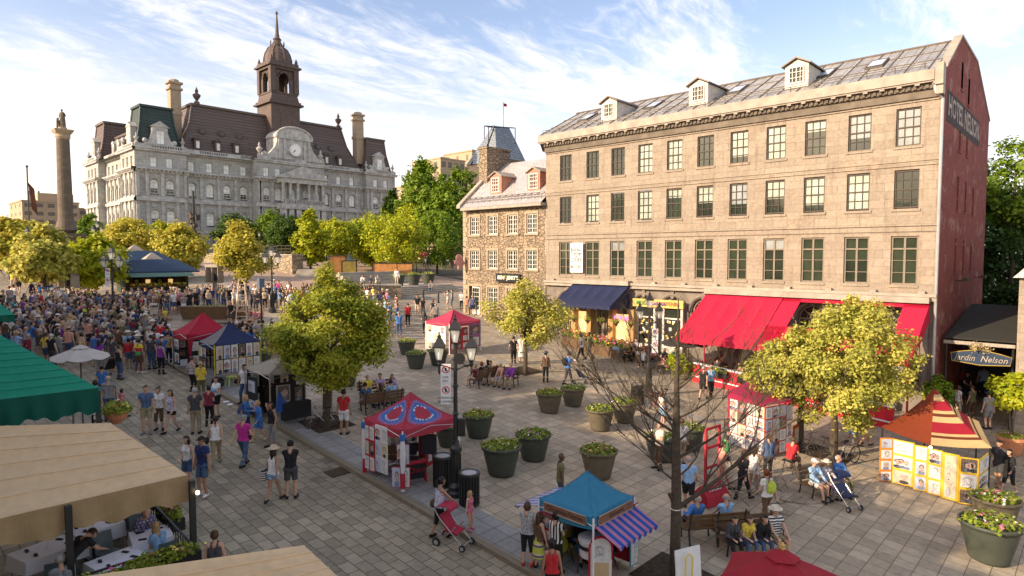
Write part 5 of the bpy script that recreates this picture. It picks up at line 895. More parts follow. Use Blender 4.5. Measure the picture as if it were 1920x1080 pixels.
# trough planter in the crowd, litter pole
t = thing('trough_planter', 'long dark wooden trough behind the performer with the ladder', 'planter', tuple(at(402, 604)), fa(0)); mb = MB(); mb.prism([(-2.0, -.5, .25), (2.0, -.5, .25), (2.2, -.6, 1.15), (-2.2, -.6, 1.15)], (0, 1.1, 0)); obj('box', mb, m_wood, t); mb = MB(); mb.bb((-2.1, -.45, 0), (2.1, .45, .25)); obj('base', mb, m_trim, t); flowerpatch(t, 1.8, 1.1, 200, 4, (0,), .25, .1, .12, 8)
t = thing('thin_pole', 'slim dark pole with a small blue box on top near the ladder', 'pole', tuple(at(492, 672))); mb = MB(); mb.tube([(0, 0, 0), (0, 0, 4.3)], .05, 6); obj('pole', mb, m_iron, t); mb = MB(); mb.bb((-.15, -.15, 4.0), (.15, .15, 4.5)); obj('signal_box', mb, M('blue grey box', (.1, .14, .18), .6), t)
def bollard(px, py, lab): t = thing('bollard', lab, 'bollard', tuple(at(px, py)), 0, 'bollards at the park steps'); mb = MB(); mb.lathe([(.13, 0), (.13, .1), (.09, .15), (.08, .9), (.11, .95), (.09, 1.05), (.02, 1.1)], (0, 0, 0), 10); obj('post', mb, m_iron, t)
bollard(794, 562, 'black bollard left of the pair before the rubble house'); bollard(822, 568, 'black bollard right of the pair before the rubble house'); bollard(660+5, 560, 'black bollard behind the crowd near the low wall')
# ================================================================ walls, steps, panels of the upper square
m_wstone = rubblemat('pale retaining stone', (.38, .3, .2), (.28, .22, .15), (.18, .14, .1), 1.6); m_conc = M('concrete', (.36, .32, .26), .9, .2, 1, .2)
def wallseg(name, label, a, b, h, th=.45, cap=True, mt_=None, cat='wall', depth=None):
 a = Vector(a); b = Vector(b); t = thing(name, label, cat, tuple(a)); d = (b-a); d.z = 0; n = Vector((-d.y, d.x, 0)).normalized()*th; mb = MB(); zb = min(a.z, b.z)-.6
 poly = [(a.x, a.y), (b.x, b.y), (b.x+n.x, b.y+n.y), (a.x+n.x, a.y+n.y)]; zt = max(a.z, b.z)+h; mb.prism([(x, y, zb) for x, y in poly], (0, 0, zt-zb)); obj('wall', mb, mt_ or m_wstone, t, True)
 if cap: c = n.normalized()*.08; e = d.normalized()*.08; mb = MB(); mb.prism([(a.x-c.x-e.x, a.y-c.y-e.y, zt), (b.x-c.x+e.x, b.y-c.y+e.y, zt), (b.x+n.x+c.x+e.x, b.y+n.y+c.y+e.y, zt), (a.x+n.x+c.x-e.x, a.y+n.y+c.y-e.y, zt)], (0, 0, .12)); obj('coping', mb, m_conc, t, True)
 return t, zt
def P_(px, py): p = at(px, py); return p
t, zt = wallseg('retaining_wall', 'long low stone wall with a railing behind the orange leaved maple', P_(372, 492), P_(522, 506), 1.3)
a, b = P_(372, 492), P_(522, 506); mb = MB()
for k in range(19): q = a.lerp(b, k/18); mb.tube([(q.x, q.y, zt), (q.x, q.y, zt+1.0)], .04, 4)
for z in (.5, 1.0): mb.tube([(a.x, a.y, zt+z), (b.x, b.y, zt+z)], .05, 4)
obj('railing', mb, m_brown, t, True)
t, zt = wallseg('stone_pier', 'broad pale stone pier beside the steps right of the central lamp', P_(512, 508), P_(548, 514), 2.0, 1.6)
a, b = P_(520, 506), P_(546, 512); mb = MB()
for z in (.4, .8, 1.2): mb.tube([(a.x, a.y, zt+z), (b.x, b.y, zt+z)], .05, 4)
for k in range(4): q = a.lerp(b, k/3); mb.tube([(q.x, q.y, zt), (q.x, q.y, zt+1.25)], .05, 4)
obj('railing', mb, m_brown, t, True)
def steps(name, label, px0, py0, px1, py1, n, up=.17, run=.38, mt_=None):
 a, b = at(px0, py0), at(px1, py1); d = b-a; d.z = 0; nn = Vector((-d.y, d.x, 0)).normalized(); z0 = min(a.z, b.z); t = thing(name, label, 'steps', tuple(a)); mb = MB()
 for k in range(n): p0 = a+nn*run*k; p1 = b+nn*run*k; dd = nn*(run+(6 if k == n-1 else 0)); mb.prism([(p0.x, p0.y, z0-.6), (p1.x, p1.y, z0-.6), (p1.x+dd.x, p1.y+dd.y, z0-.6), (p0.x+dd.x, p0.y+dd.y, z0-.6)], (0, 0, .6+up*(k+1)-.001*k))
 obj('treads', mb, mt_ or m_conc, t, True); return z0+up*n, a, b, nn
steps('stone_steps', 'short flight of steps between the stone pier and the map panels', 552, 520, 598, 522, 6)
zs, a, b, nn = steps('stone_steps', 'wide stone steps climbing to the park left of the rubble house', 752, 556, 868, 546, 5)
t, zt = wallseg('low_wall', 'waist high pale stone wall on which the musicians sit', P_(652, 560), P_(752, 562), 1.15, 2.2)
# park platform furniture: panels, sitting steps, red sign
for k in range(3): q = a.lerp(b, .3+.3*k)+nn*(3.5+k*.5); t = planter(0, 0, ('dark planter at the top of the park steps, leftmost of three', 'dark planter at the top of the park steps, middle one of three', 'dark planter at the top of the park steps, nearest the rubble house')[k], 1.3, pos=Vector((q.x, q.y, zs)), seed=30+k)
for k in range(4):
 p0 = a+nn*(8+k*.6)-Vector((0, 0, 0)); p1 = b+nn*(8+k*.6); mb = MB(); mb.prism([(p0.x, p0.y, zs-.4), (p1.x, p1.y, zs-.4), (p1.x+nn.x*.6, p1.y+nn.y*.6, zs-.4), (p0.x+nn.x*.6, p0.y+nn.y*.6, zs-.4)], (0, 0, .4+.35*(k+1)))
 o = obj('seating_step', mb, m_conc); tag(o, ('lowest', 'second', 'third', 'topmost')[k]+' long concrete seating tier in the shaded park', 'seating tier')
def pf(px, py, w, h, label, mt_, face=0, th=.12, legs=.0, name='info_panel', cat='panel', frame=None):
 p = at(px, py); t = thing(name, label, cat, tuple(p), fa(face)); mb = MB(); mb.bb((-w/2, -th/2, legs+.04), (w/2, th/2, legs+h)); obj('panel', mb, mt_, t); mb = MB()
 for s in (-1, 1): mb.bb((s*w/2-.05, -th, 0), (s*w/2+.05, th, legs+h+.06))
 mb.bb((-w/2, -th, legs+h), (w/2, th, legs+h+.08)); obj('frame', mb, frame or m_iron, t); return t
m_or = M('orange panel', (.48, .22, .07), .7, .35, 2)
pf(722, 528, 2.9, 1.7, 'orange framed info panel behind the musicians, left one', m_or, 10, legs=.5); pf(755, 528, 2.4, 1.7, 'orange framed info panel behind the musicians, right one', m_or, 5, legs=.5); pf(633, 520, 2.0, 2.3, 'orange map panel near the seated people by the lime trees', m_or, 20, legs=.3); pf(655, 530, 1.7, 2.2, 'dark edged map panel with yellow poster under the lime trees', M('yellow poster', (.5, .36, .08), .7, .4, 2), 30, legs=.3)
t = pf(792, 522, 1.5, .8, 'small red sign board on a post above the park steps', M('poster red', (.5, .05, .07), .6), 0, legs=2.8); writing('4 $', .4, m_cream, t, (0, -.07, 3.22), 0, depth=.004)
def phonebooth(px, py, lab): t = thing('pay_phone', lab, 'pay phone', tuple(at(px, py)), fa(-20)); mb = MB(); mb.bb((-.15, -.1, 0), (.15, .1, 1.0)); mb.bb((-.75, -.4, 2.35), (.75, .4, 2.6)); [mb.bb((s*.72-.03, -.35, .9), (s*.72+.03, .35, 2.35)) for s in (-1, 0, 1)]; obj('booth', mb, m_trim, t); mb = MB(); mb.bb((.1, -.2, 1.1), (.5, .1, 1.8)); obj('phone', mb, m_ink, t)
phonebooth(130, 562, 'grey pay phone stand left of the tall lamp, beside the light green maple'); phonebooth(440/1.0-37, 548, 'white pay phone stand between the kiosk and the crowd')
# ---- kiosks with blue roofs
m_blue = M('blue kiosk roof', (.02, .045, .09), .55, .15, 1, .1); m_kio = M('dark green kiosk wood', (.03, .045, .03), .7, .2)
def kiosk(px, py, w, d, label, goods=True):
 t = thing('market_kiosk', label, 'kiosk', tuple(at(px, py)), R_(-3)); t.scale = (.92, .92, .82); h = 2.5; mb = MB(); mb.bb((-w/2, 0, 0), (-w/2+.25, d, h)); mb.bb((w/2-.25, 0, 0), (w/2, d, h)); mb.bb((-w/2+.25, d-.2, 0), (w/2-.25, d, h)); mb.bb((-w/2+.25, .02, 0), (w/2-.25, .3, .9)); obj('wall', mb, m_kio, t)
 mb = MB(); e = .8; z = h; top = 1.25; A = [(-w/2-e, -e, z), (w/2+e, -e, z), (w/2+e, d+e, z), (-w/2-e, d+e, z)]; T_ = [(-w/2+.7, .9, z+top), (w/2-.7, .9, z+top), (w/2-.7, d-.9, z+top), (-w/2+.7, d-.9, z+top)]
 mb.add(A+T_, [(0, 1, 5, 4), (1, 2, 6, 5), (2, 3, 7, 6), (3, 0, 4, 7), (4, 5, 6, 7)]); mb.bb((-w/2-e, -e, z-.15), (w/2+e, d+e, z-.001)); obj('roof', mb, m_blue, t)
 mb = MB(); mb.lathe([(1.1, z+top+.02), (.1, z+top+.75)], (0, d/2, 0), 4, 0, R_(45)); obj('roof_cap', mb, m_trim, t); mb = MB(); mb.prism([(-w/2, -e, 2.3), (-w/2, -e-1.1, 1.95), (-w/2, -e-1.1, 2.0), (-w/2, -e, 2.36)], (w, 0, 0)); obj('front_awning', mb, M('teal awning', (.10, .18, .14), .7), t)
 if goods:
  mb = MB(); rr = random.Random(9); cs = [M('oranges', (.6, .25, .03), .6), M('lemons', (.7, .55, .08), .6), M('greens', (.15, .3, .04), .6), M('lit shelf', (.5, .33, .12), .6, emit=(1, .6, .25, .3)), m_wood]
  for k in range(150): mb.sphere((rr.uniform(-w/2+.4, w/2-.4), rr.uniform(-.5, .1), 1.0+rr.uniform(0, .2)), .11, 3, rr.randint(0, 2))
  tag(obj('fruit', mb, cs, t), kind='stuff'); mb = MB(); [mb.bb((-w/2+.4+k*(w-.8)/9, d-.5, 1.0), (-w/2+.4+(k+.7)*(w-.8)/9, d-.25, 1.5+.5*(k % 2)), (3, 4, 1, 4)[k % 4]) for k in range(9)]; obj('lit_shelf', mb, cs, t); mb = MB(); mb.bb((-w/2+.2, -.6, .8), (w/2-.2, .2, .93)); obj('counter', mb, m_wood, t)
 return t
kiosk(297, 552, 5.4, 3.6, 'market kiosk with dark blue roof and fruit display behind the spectators'); kiosk(262, 528, 5.2, 3.6, 'second blue roofed kiosk half hidden behind the first one')
t = thing('marquee', 'white pointed marquee among the trees at the far left', 'tent', tuple(at(150, 488))); mb = MB(); mb.lathe([(5.0, 2.6), (2.4, 3.9), (.8, 5.6), (.05, 7.6)], (0, 0, 0), 8); obj('canopy', mb, m_wht, t); mb = MB(); [mb.tube([(4.7*math.cos(a), 4.7*math.sin(a), 0), (4.7*math.cos(a), 4.7*math.sin(a), 2.6)], .07, 5) for a in [k*math.pi/4 for k in range(8)]]; obj('leg', mb, m_wht, t)
# ================================================================ drawings for the portrait stalls
DR = []; m_paper = [M('paper white', (.62, .61, .58), .8, .15, 9), M('paper blue', (.42, .47, .56), .8, .25, 9), M('paper cream', (.55, .47, .34), .8, .2, 9)]; m_skin0 = M('drawn face', (.5, .33, .26), .8, .3, 9); m_dk = M('drawn lines', (.05, .05, .06), .8); m_cl = M('drawn shirt', (.18, .22, .33), .8, .4, 9); m_pen = M('pencil shade', (.36, .36, .37), .8, .4, 9); m_pho = M('dark photo print', (.12, .09, .07), .6, .5, 9)
rr = random.Random(2)
for k in range(18):
 mb = MB(); kind = k % 3; mb.bb((-.5, -.008, -.5), (.5, 0, .5), 5 if kind == 2 and k % 2 else 0); y = -.011
 def disc(cx, cz, rx, rz, m, yy): mb.add([(cx+rx*math.cos(a*.3927), yy, cz+rz*math.sin(a*.3927)) for a in range(16)], [tuple(range(16))], m)
 def ring(cx, cz, rx, rz, w=.02, m=2, a0=0, a1=16): [mb.add([(cx+r*math.cos(b*.3927)*rx, y-.004, cz+r*math.sin(b*.3927)*rz) for b, r in ((a, 1), (a+1, 1), (a+1, 1+w/rx), (a, 1+w/rx))], [(0, 1, 2, 3)], m) for a in range(a0, a1)]
 for f_ in range(1 if kind < 2 else rr.choice((1, 2, 3))):
  fx = rr.uniform(-.1, .1) if kind < 2 else rr.uniform(-.28, .28); fz = rr.uniform(-.05, .08); fr = rr.uniform(.15, .22)*(1 if kind < 2 else .75); asp = rr.uniform(1.2, 1.6)
  if kind == 0: ring(fx, fz, fr, fr*asp, .018); ring(fx, fz+fr*.5, fr*1.25, fr*1.2, .05, 4, 0, 8); ring(fx, -.42, .28, .18, .02, 2, 0, 8)
  else: disc(fx, -.36, fr*1.6, fr*.9, rr.choice((2, 3, 4)), y); disc(fx, fz+.1*fr*5, fr*rr.uniform(1.1, 1.5), fr*rr.uniform(1.1, 1.5), rr.choice((2, 2, 4, 5)), y-.002); disc(fx, fz, fr, fr*asp, 1, y-.004)
  for s in (-1, 1): disc(fx+s*fr*.4, fz+.05, .03, .018, 2, y-.006)
  disc(fx+.01, fz-fr*.65, .06, .016, 2, y-.006); [mb.box((fx+rr.uniform(-.3, .3), y-.003, rr.uniform(-.45, .35)), (rr.uniform(.08, .25), .003, .012), rr.choice((2, 4)), rot=Matrix.Rotation(rr.uniform(-1.5, 1.5), 3, 'Y')) for _ in range(6)]
 DR.append(mesh('drawing', mb, [m_paper[(k//3) % 3 if kind else 0], m_skin0 if k % 4 else m_paper[2], m_dk, m_cl, m_pen, m_pho]))
def board(par, w, h, p0, p1, z, mt_, cols, rows, gap=.05, th=.03, name='display_board', frame=None, skip=0):
 """upright board from p0 to p1 (ground plan, local), pinned with drawings on the side to its right when walking p0 to p1"""
 p0 = Vector((*p0, 0)); p1 = Vector((*p1, 0)); d = p1-p0; L = d.length; a = math.atan2(d.y, d.x); mb = MB(); mb.bb((-L/2, -th/2, 0), (L/2, th/2, h)); c = (p0+p1)/2; o = obj(name, mb, mt_, par, loc=(c.x, c.y, z), rz=a); cw, chh = L/cols, h/rows
 for i in range(cols):
  for j in range(rows):
   if rr.random() < skip: continue
   m_ = DR[rr.randrange(18)]; q = inst('drawing', m_, o, (-L/2+cw*(i+.5), -th/2-.004, chh*(j+.5))); q.scale = (cw-gap, 1, chh-gap)
 return o
def gazebo(name, label, cx, cy, w, d, h, peak, mats, rz=0.0, val=.28, legm=None, sag=.14, wide=0.0, legcol=None, n=10, colfn=None, group='pop up tents of the street artists'):
 t = thing(name, label, 'tent', (cx, cy, gz(cx, cy)), rz, group); z0 = h
 def roof(u, v):
  x = (u*2-1); y = (v*2-1); m = max(abs(x), abs(y)); f = (1-m); s = f**1.35*(peak-h)+0*f; edge = .04*(abs(x*y)) ; return (x*(w/2+wide), y*(d/2+wide), h+s+edge-.10*(m if m > .98 else 0)*(1-min(abs(x), abs(y))**2))
 mb = MB(); N_ = n*2; mb.grid(roof, N_, N_, 0, .015)
 if colfn:
  for i in range(N_):
   for j in range(N_):
    for q in (i*N_+j, N_*N_+i*N_+j): mb.m[q] = colfn((i+.5)/N_*2-1, (j+.5)/N_*2-1)
 W2, D2 = w/2+wide, d/2+wide
 for (a, b) in (((-W2, -D2), (W2, -D2)), ((W2, -D2), (W2, D2)), ((W2, D2), (-W2, D2)), ((-W2, D2), (-W2, -D2))):
  k = len(mb.m); mb.grid(lambda u, v: (a[0]+(b[0]-a[0])*u, a[1]+(b[1]-a[1])*u, h+.03-.10*(1-(2*u-1)**2)-v*val), 8, 1, len(mats)-1 if colfn else 0)
 obj('canopy', mb, mats, t)
 mb = MB(); [mb.tube([tuple(Vector(roof(.5+sx*q/2, .5+sy*q/2))+Vector((0, 0, .012))) for q in [k/10 for k in range(11)]], .012, 4) for sx in (-1, 1) for sy in (-1, 1)]; obj('seam', mb, mats[-1], t)
 for sx in (-1, 1):
  for sy in (-1, 1):
   l = MB(); l.bb((sx*w/2-.025, sy*d/2-.025, 0), (sx*w/2+.025, sy*d/2+.025, h)); l.bb((sx*w/2-.07, sy*d/2-.07, 0), (sx*w/2+.07, sy*d/2+.07, .02)); obj('leg', l, legm or m_wht, t)
 fr = MB()
 for s in (-1, 1): fr.tube([(-w/2, s*d/2, h-.25), (0, s*d/2, h-.05), (w/2, s*d/2, h-.25)], .015, 4); fr.tube([(s*w/2, -d/2, h-.25), (s*w/2, 0, h-.05), (s*w/2, d/2, h-.25)], .015, 4)
 obj('truss', fr, m_steel, t); return t
def fit(t, x, y, sx, sy, sz): t.location = (x, y, gz(x, y)); t.scale = (sx, sy, sz)
def cloth(name, c, tr=.3): return M(name, c, .75, .08, 5, bump=.15, trans=tr)
def stool(par_label, x, y, rz=0, mt_=None, lab='folding chair'):
 t = thing('folding_chair', par_label, 'chair', (x, y, gz(x, y)), rz); s = MB(); s.box((0, 0, .45), (.42, .4, .04)); obj('seat', s, mt_ or m_ink, t); s = MB(); s.box((0, .2, .78), (.42, .03, .3)); obj('backrest', s, mt_ or m_ink, t)
 for a in (-.19, .19): l = MB(); l.tube([(a, -.22, 0), (a, .22, .92)], .012, 4); l.tube([(a, .25, 0), (a, -.15, .46)], .012, 4); obj('leg', l, m_iron, t)
 return t
# tent A: red and blue painted
mr_, mbl, mpk = cloth('tent red', (.46, .05, .08)), cloth('tent blue', (.06, .18, .48)), cloth('tent pink violet', (.38, .16, .34)); mwt = cloth('tent white', (.75, .75, .75))
def swirl(x, y):
 m = max(abs(x), abs(y)); s = min(abs(x), abs(y));
 if m > .93: return 0
 if m < .05: return 0
 r = math.hypot((m-.56)/.27, s/m/.66)
 if r < .72: return 0
 if r < .86: return 2 if abs(m-.56) > .1 and int(s*22) % 2 == 0 else 1
 if r < 1.12: return 1
 if r < 1.22: return 3
 if r < 1.3: return 1
 return 3 if r < 1.38 else 0
A = gazebo('artist_tent', 'red tent painted with blue swirls, portraits on its sides, at the kerb', 13.6, 17.55, 3.0, 2.9, 2.15, 3.15, [mr_, mbl, mwt, mpk, mr_], n=30, colfn=swirl)
m_rb = M('red board', (.38, .02, .035), .7); m_wb = M('white board', (.72, .71, .69), .7, .05)
board(A, 1, 1.75, (-1.5, 1.45), (-1.5, .6), .25, m_rb, 2, 3, .09); board(A, 1, 1.75, (-1.5, .55), (-1.5, -.35), .35, m_wb, 2, 3, .03); board(A, 1, 1.9, (-1.4, 1.42), (1.4, 1.42), .15, m_wb, 5, 3, .06, skip=.25); board(A, 1, 1.9, (1.5, .9), (1.5, 1.44), .1, m_rb, 1, 1, .5)
board(A, 1, .75, (-1.55, -1.1), (-1.2, -1.52), .9, m_rb, 2, 1, .05); board(A, 1, .75, (-1.75, -1.0), (-1.25, -1.62), .1, m_rb, 2, 1, .06); [(obj('leg_wrap', MB().lathe([(.10, .0), (.09, .55)], (sx*1.5, sy*1.45, .1), 8), m_rb, A), obj('leg_wrap', MB().lathe([(.09, .55), (.12, 1.2), (.09, 1.8)], (sx*1.5, sy*1.45, .1), 8), mwt, A), obj('leg_cuff', MB().lathe([(.13, 0), (.13, .22)], (sx*1.5, sy*1.45, 1.82), 8), mbl, A)) for sx, sy in ((-1, -1), (1, -1), (-1, 1))]
board(A, 1, 1.7, (.75, -.1), (1.35, .1), .1, m_rb, 1, 1, .35)
mb = MB(); mb.box((-.15, -1.1, .42), (.75, .06, .6), 1); mb.tube([(-.5, -1.1, .75), (.25, -1.1, .75)], .08, 8); [mb.box((s*.33-.15, -1.1, .15), (.06, .3, .3)) for s in (-1, 1)]; x = thing('sign_stand', 'small black and red sign stand reading Chico under the painted tent', 'sign', (12.95, 16.9, gz(12.9, 16.9)), R_(-20)); x.scale = (.85,)*3; obj('stand', mb, [m_rb, m_ink], x); writing('Chico', .3, m_rb, x, (-.15, -1.14, .45), 0)
for k, (x, y, r, l) in enumerate(((13.0, 16.9, -.6, 'black folding chair with a bag under the painted tent'), (13.3, 17.4, .8, 'dark folding chair at the back of the painted tent'), (12.5, 17.4, 2.2, 'brown folding chair left inside the painted tent'))): stool(l, x, y, r, m_ink if k != 2 else m_wood)
x = thing('easel', 'wooden easel with a drawing pad under the painted tent', 'easel', (13.4, 16.5, gz(13.4, 16.5)), R_(-60)); mb = MB(); [mb.tube([(s*.3, -.1, 0), (0, 0, 1.4)], .015, 4) for s in (-1, 1)]; mb.tube([(0, .4, 0), (0, 0, 1.4)], .015, 4); obj('legs', mb, m_wood, x).name = 'leg_frame'; mb = MB(); mb.box((0, -.06, 1.0), (.55, .03, .7)); obj('pad', mb, m_dk, x)
fit(A, 12.85, 16.8, .76, .73, .88)
# tent B red, C navy, D beige, E pink
Bt = gazebo('artist_tent', 'plain crimson pop up tent standing behind the navy and grey one', 13.6, 36.6, 3.3, 2.9, 2.3, 3.5, [cloth('crimson cloth', (.48, .02, .05))], val=.3, legm=m_iron); board(Bt, 1, 1.7, (-1.6, 1.4), (-1.6, .3), .3, m_ink, 1, 2, .25); board(Bt, 1, 1.7, (-1.6, -1.4), (-.7, -1.4), .3, m_ink, 1, 2, .3); board(Bt, 1, 1.4, (-1.5, 1.4), (1.5, 1.4), .5, m_ink, 4, 2, .12); mb = MB(); mb.prism([(-1.62, -1.46, 2.2), (-1.2, -1.46, 2.2), (-1.5, -1.46, .5)], (0, .03, 0)); obj('tied_curtain', mb, MATS['crimson cloth'], Bt)
Ct = gazebo('artist_tent', 'navy and grey pop up tent with yellow piping and rows of portraits', 13.6, 33.1, 2.9, 2.7, 2.35, 3.5, [cloth('navy cloth', (.03, .045, .12)), cloth('grey cloth', (.24, .22, .22)), MATS['navy cloth']], val=.26, colfn=lambda x, y: 1 if -x > abs(y) else 0, legm=M('yellow edging', (.5, .45, .05), .6))
board(Ct, 1, 1.65, (-1.4, -1.36), (1.4, -1.36), .65, m_ink, 6, 2, .06); board(Ct, 1, 1.5, (-1.42, 1.3), (-1.42, .1), .7, m_ink, 2, 2, .1); board(Ct, 1, 1.5, (-1.3, 1.3), (1.3, 1.3), .7, m_ink, 5, 2, .1); writing('Caricatures', .26, m_pet[0], Ct, (.1, -1.40, 1.5), 0, depth=.004)
fit(Bt, 12.6, 33.9, .68, .68, .83); fit(Ct, 12.75, 31.0, .76, .70, .82)
x = thing('toddler_stool', 'lime green plastic stool in front of the navy tent', 'stool', tuple(at(434, 722))); mb = MB(); mb.box((0, 0, .42), (.4, .4, .05)); [mb.tube([(sx*.2, sy*.2, 0), (sx*.14, sy*.14, .4)], .03, 5) for sx in (-1, 1) for sy in (-1, 1)]; obj('stool', mb, M('lime plastic', (.5, .6, .15), .5), x)
mb = MB(); [mb.sphere((rr.uniform(-1.2, 1.2), rr.uniform(-.4, .5), .18), rr.uniform(.15, .28), 5, 0, (1.2, 1, .8)) for _ in range(8)]; o = obj('bags', mb, m_ink); o.name = 'rucksack_heap'; place(o, (12.7, 30.2, gz(12.7, 30.2)), 0); tag(o, 'heap of black bags lying under the navy tent', 'bags')
Dt = gazebo('artist_tent', 'beige pop up tent with dark walls left of the bushy maple trunk', 13.35, 25.8, 3.2, 2.6, 2.4, 3.15, [cloth('beige cloth', (.42, .38, .30))], val=.08, legm=m_trim); board(Dt, 1, .6, (-.3, -1.32), (1.6, -1.32), 1.75, m_wb, 4, 1, .05); board(Dt, 1, 1.9, (-1.5, 1.3), (-1.5, .2), .1, m_ink, 1, 2, .4); board(Dt, 1, 2.2, (-1.5, 1.3), (1.6, 1.3), .1, m_ink, 4, 2, .35, skip=.3); board(Dt, 1, 1.9, (1.62, -1.3), (1.62, -.7), .2, m_trim, 1, 4, .1); mb = MB(); mb.bb((-.9, -1.25, .05), (.5, -.9, .85)); obj('table_skirt', mb, m_ink, Dt)
board(Dt, 1, .8, (-1.1, -.9), (-.5, -1.1), .95, m_trim, 1, 1, .12); mb = MB(); mb.prism([(-1.3, -1.2, .5), (-.55, -1.1, .5), (-.8, -.9, 1.5), (-1.0, -1.0, 1.5)], (0, .1, 0)); obj('blue_cover', mb, M('royal blue cloth', (.03, .09, .3), .8), Dt)
fit(Dt, 12.55, 24.7, .84, .86, .84)
Et = gazebo('artist_tent', 'pinkish red pop up tent beyond the planters, with red and white boards', 27.9, 31.8, 2.9, 2.7, 2.4, 3.3, [cloth('rose red cloth', (.55, .06, .12))], val=.22, legm=m_wht); board(Et, 1, 1.7, (-1.4, -1.36), (.2, -1.36), .3, m_rb, 3, 3, .18); board(Et, 1, 2.0, (-1.42, 1.3), (-1.42, -.9), .2, m_wb, 3, 3, .1); board(Et, 1, 1.9, (.3, -1.36), (1.4, -1.36), .3, mpk, 1, 2, .3)
fit(Et, 26.8, 30.5, .92, .85, .80)
# tent F: blue caricature tent with striped awnings
cb_, rz_f = cloth('sky blue cloth', (.05, .26, .42)), 0.0
Ft = gazebo('artist_tent', 'blue pop up tent with striped side awnings and a portrait artist beneath', 14.15, 10.35, 2.6, 2.5, 2.25, 3.15, [cb_], val=.38, legm=m_wht)
strp = stripemat('blue and pink stripes', [(0, (.03, .12, .5)), (.5, (.55, .25, .42))], .36, 0, trans=.35)
def awning(par, a, b, out, zt, zb, mt_, name='striped_awning', sc=.12):
 mb = MB(); a = Vector(a); b = Vector(b); out = Vector(out); mb.grid(lambda u, v: (a.x+(b.x-a.x)*u+out.x*v, a.y+(b.y-a.y)*u+out.y*v, zt+(zb-zt)*v), 14, 4, 0, .01); n = 7
 for k in range(n): mb.prism([tuple(a.lerp(b, (k+q/6)/n)+out)[:2]+(zb-sc*(math.sin(math.pi*q/6)+.15),) for q in range(7)]+[tuple(a.lerp(b, (k+1)/n)+out)[:2]+(zb,), tuple(a.lerp(b, k/n)+out)[:2]+(zb,)], (0, .006, 0) if abs(out.y) > abs(out.x) else (.006, 0, 0))
 return obj(name, mb, mt_, par)
awning(Ft, (-1.3, 1.25, 0), (1.3, 1.25, 0), (0, 1.25, 0), 2.05, 1.75, stripemat('blue and white bands', [(0, (.25, .32, .65)), (.5, (.7, .62, .66))], .36, 0, trans=.4)); awning(Ft, (-1.25, -1.27, 0), (1.35, -1.27, 0), (0, -1.0, 0), 1.98, 1.62, strp)
m_wd = M('carved brown board', (.2, .1, .06), .7, .3, 4)
def plaque(par, x, y, face, w, text):
 mb = MB(); Q = Matrix.Rotation(face, 3, 'Z'); mb.bb((-w/2, -.03, -.14), (w/2, .0, .14)); mb.v = [tuple(Q @ Vector(v)+Vector((x, y, 2.12))) for v in mb.v]; o = obj('name_board', mb, m_wd, par); mb = MB(); mb.tube([(-w/2, -.035, -.14), (w/2, -.035, -.14), (w/2+.06, -.035, 0), (w/2, -.035, .14), (-w/2, -.035, .14), (-w/2-.06, -.035, 0), (-w/2, -.035, -.14)], .018, 4); mb.v = [tuple(Q @ Vector(v)+Vector((x, y, 2.12))) for v in mb.v]; obj('board_edge', mb, m_trim, o); d = Q @ Vector((0, -.034, 0)); writing(text, .2, m_ink, o, (x+d.x, y+d.y, 2.12), face, depth=.003, shear=.2)
plaque(Ft, -.0, -1.29, 0, 2.1, 'Caricatures'); plaque(Ft, -1.34, 0, R_(-90), 1.9, 'Caricatures Portraits')
m_yb = M('lime yellow board', (.5, .5, .08), .7); board(Ft, 1, 1.9, (-1.2, 1.22), (1.2, 1.22), .1, m_yb, 4, 3, .12, skip=.2); board(Ft, 1, 1.0, (1.0, -1.28), (1.55, -1.28), 1.05, m_rb, 2, 3, .06); board(Ft, 1, .95, (1.0, -1.28), (1.55, -1.28), .05, M('teal board', (.06, .25, .28), .7), 1, 1, .1); board(Ft, 1, 1.9, (1.34, -1.25), (1.34, 1.2), .05, m_rb, 4, 3, .08); board(Ft, 1, 1.0, (-1.3, 1.2), (-1.3, .6), .9, m_rb, 1, 2, .1)
fit(Ft, 12.8, 9.45, .68, .68, .86); Ft.scale.z = .80
x = thing('drum', 'large white drum on a stand inside the blue tent', 'drum', (12.6, 9.1, gz(12.6, 9.1))); mb = MB(); mb.lathe([(.34, .55), (.36, .95), (.38, .95), (.38, 1.0), (.3, 1.03)], (0, 0, 0), 20); obj('shell', mb, m_wht, x); mb = MB(); mb.lathe([(.385, .78), (.39, .8), (.39, .86), (.385, .88)], (0, 0, 0), 20, close=False); [mb.tube([(.3*math.cos(a), .3*math.sin(a), .58), (.4*math.cos(a), .4*math.sin(a), 0)], .015, 4) for a in (0, 2.1, 4.2)]; obj('stand', mb, m_iron, x)
x = thing('arched_sign', 'arched red bordered sign standing in front of the blue tent', 'sign', (12.15, 8.55, gz(12.15, 8.55)), fa(0)); mb = MB(); pts = [(-.27, 0, .15), (.27, 0, .15), (.27, 0, 1.1)]+[(.27*math.cos(k*math.pi/10), 0, 1.1+.27*math.sin(k*math.pi/10)) for k in range(1, 11)]+[(-.27, 0, .15)]; mb.tube(pts, .03, 5); obj('frame', mb, m_rb, x); mb = MB(); mb.prism([(q[0], -.01, q[2]) for q in pts[:-1]], (0, .02, 0)); b_ = obj('face', mb, m_paper[0], x); q = inst('drawing', DR[3], b_, (0, -.02, 1.05)); q.scale = (.38, 1, .38); mb = MB(); mb.bb((-.2, -.02, .3), (.2, -.012, .75)); obj('text_field', mb, M('tan field', (.5, .36, .2), .8), b_); mb = MB(); [mb.tube([(s*.25, 0, 0), (s*.27, 0, .2)], .015, 4) for s in (-1, 1)]; obj('leg', mb, m_iron, x)
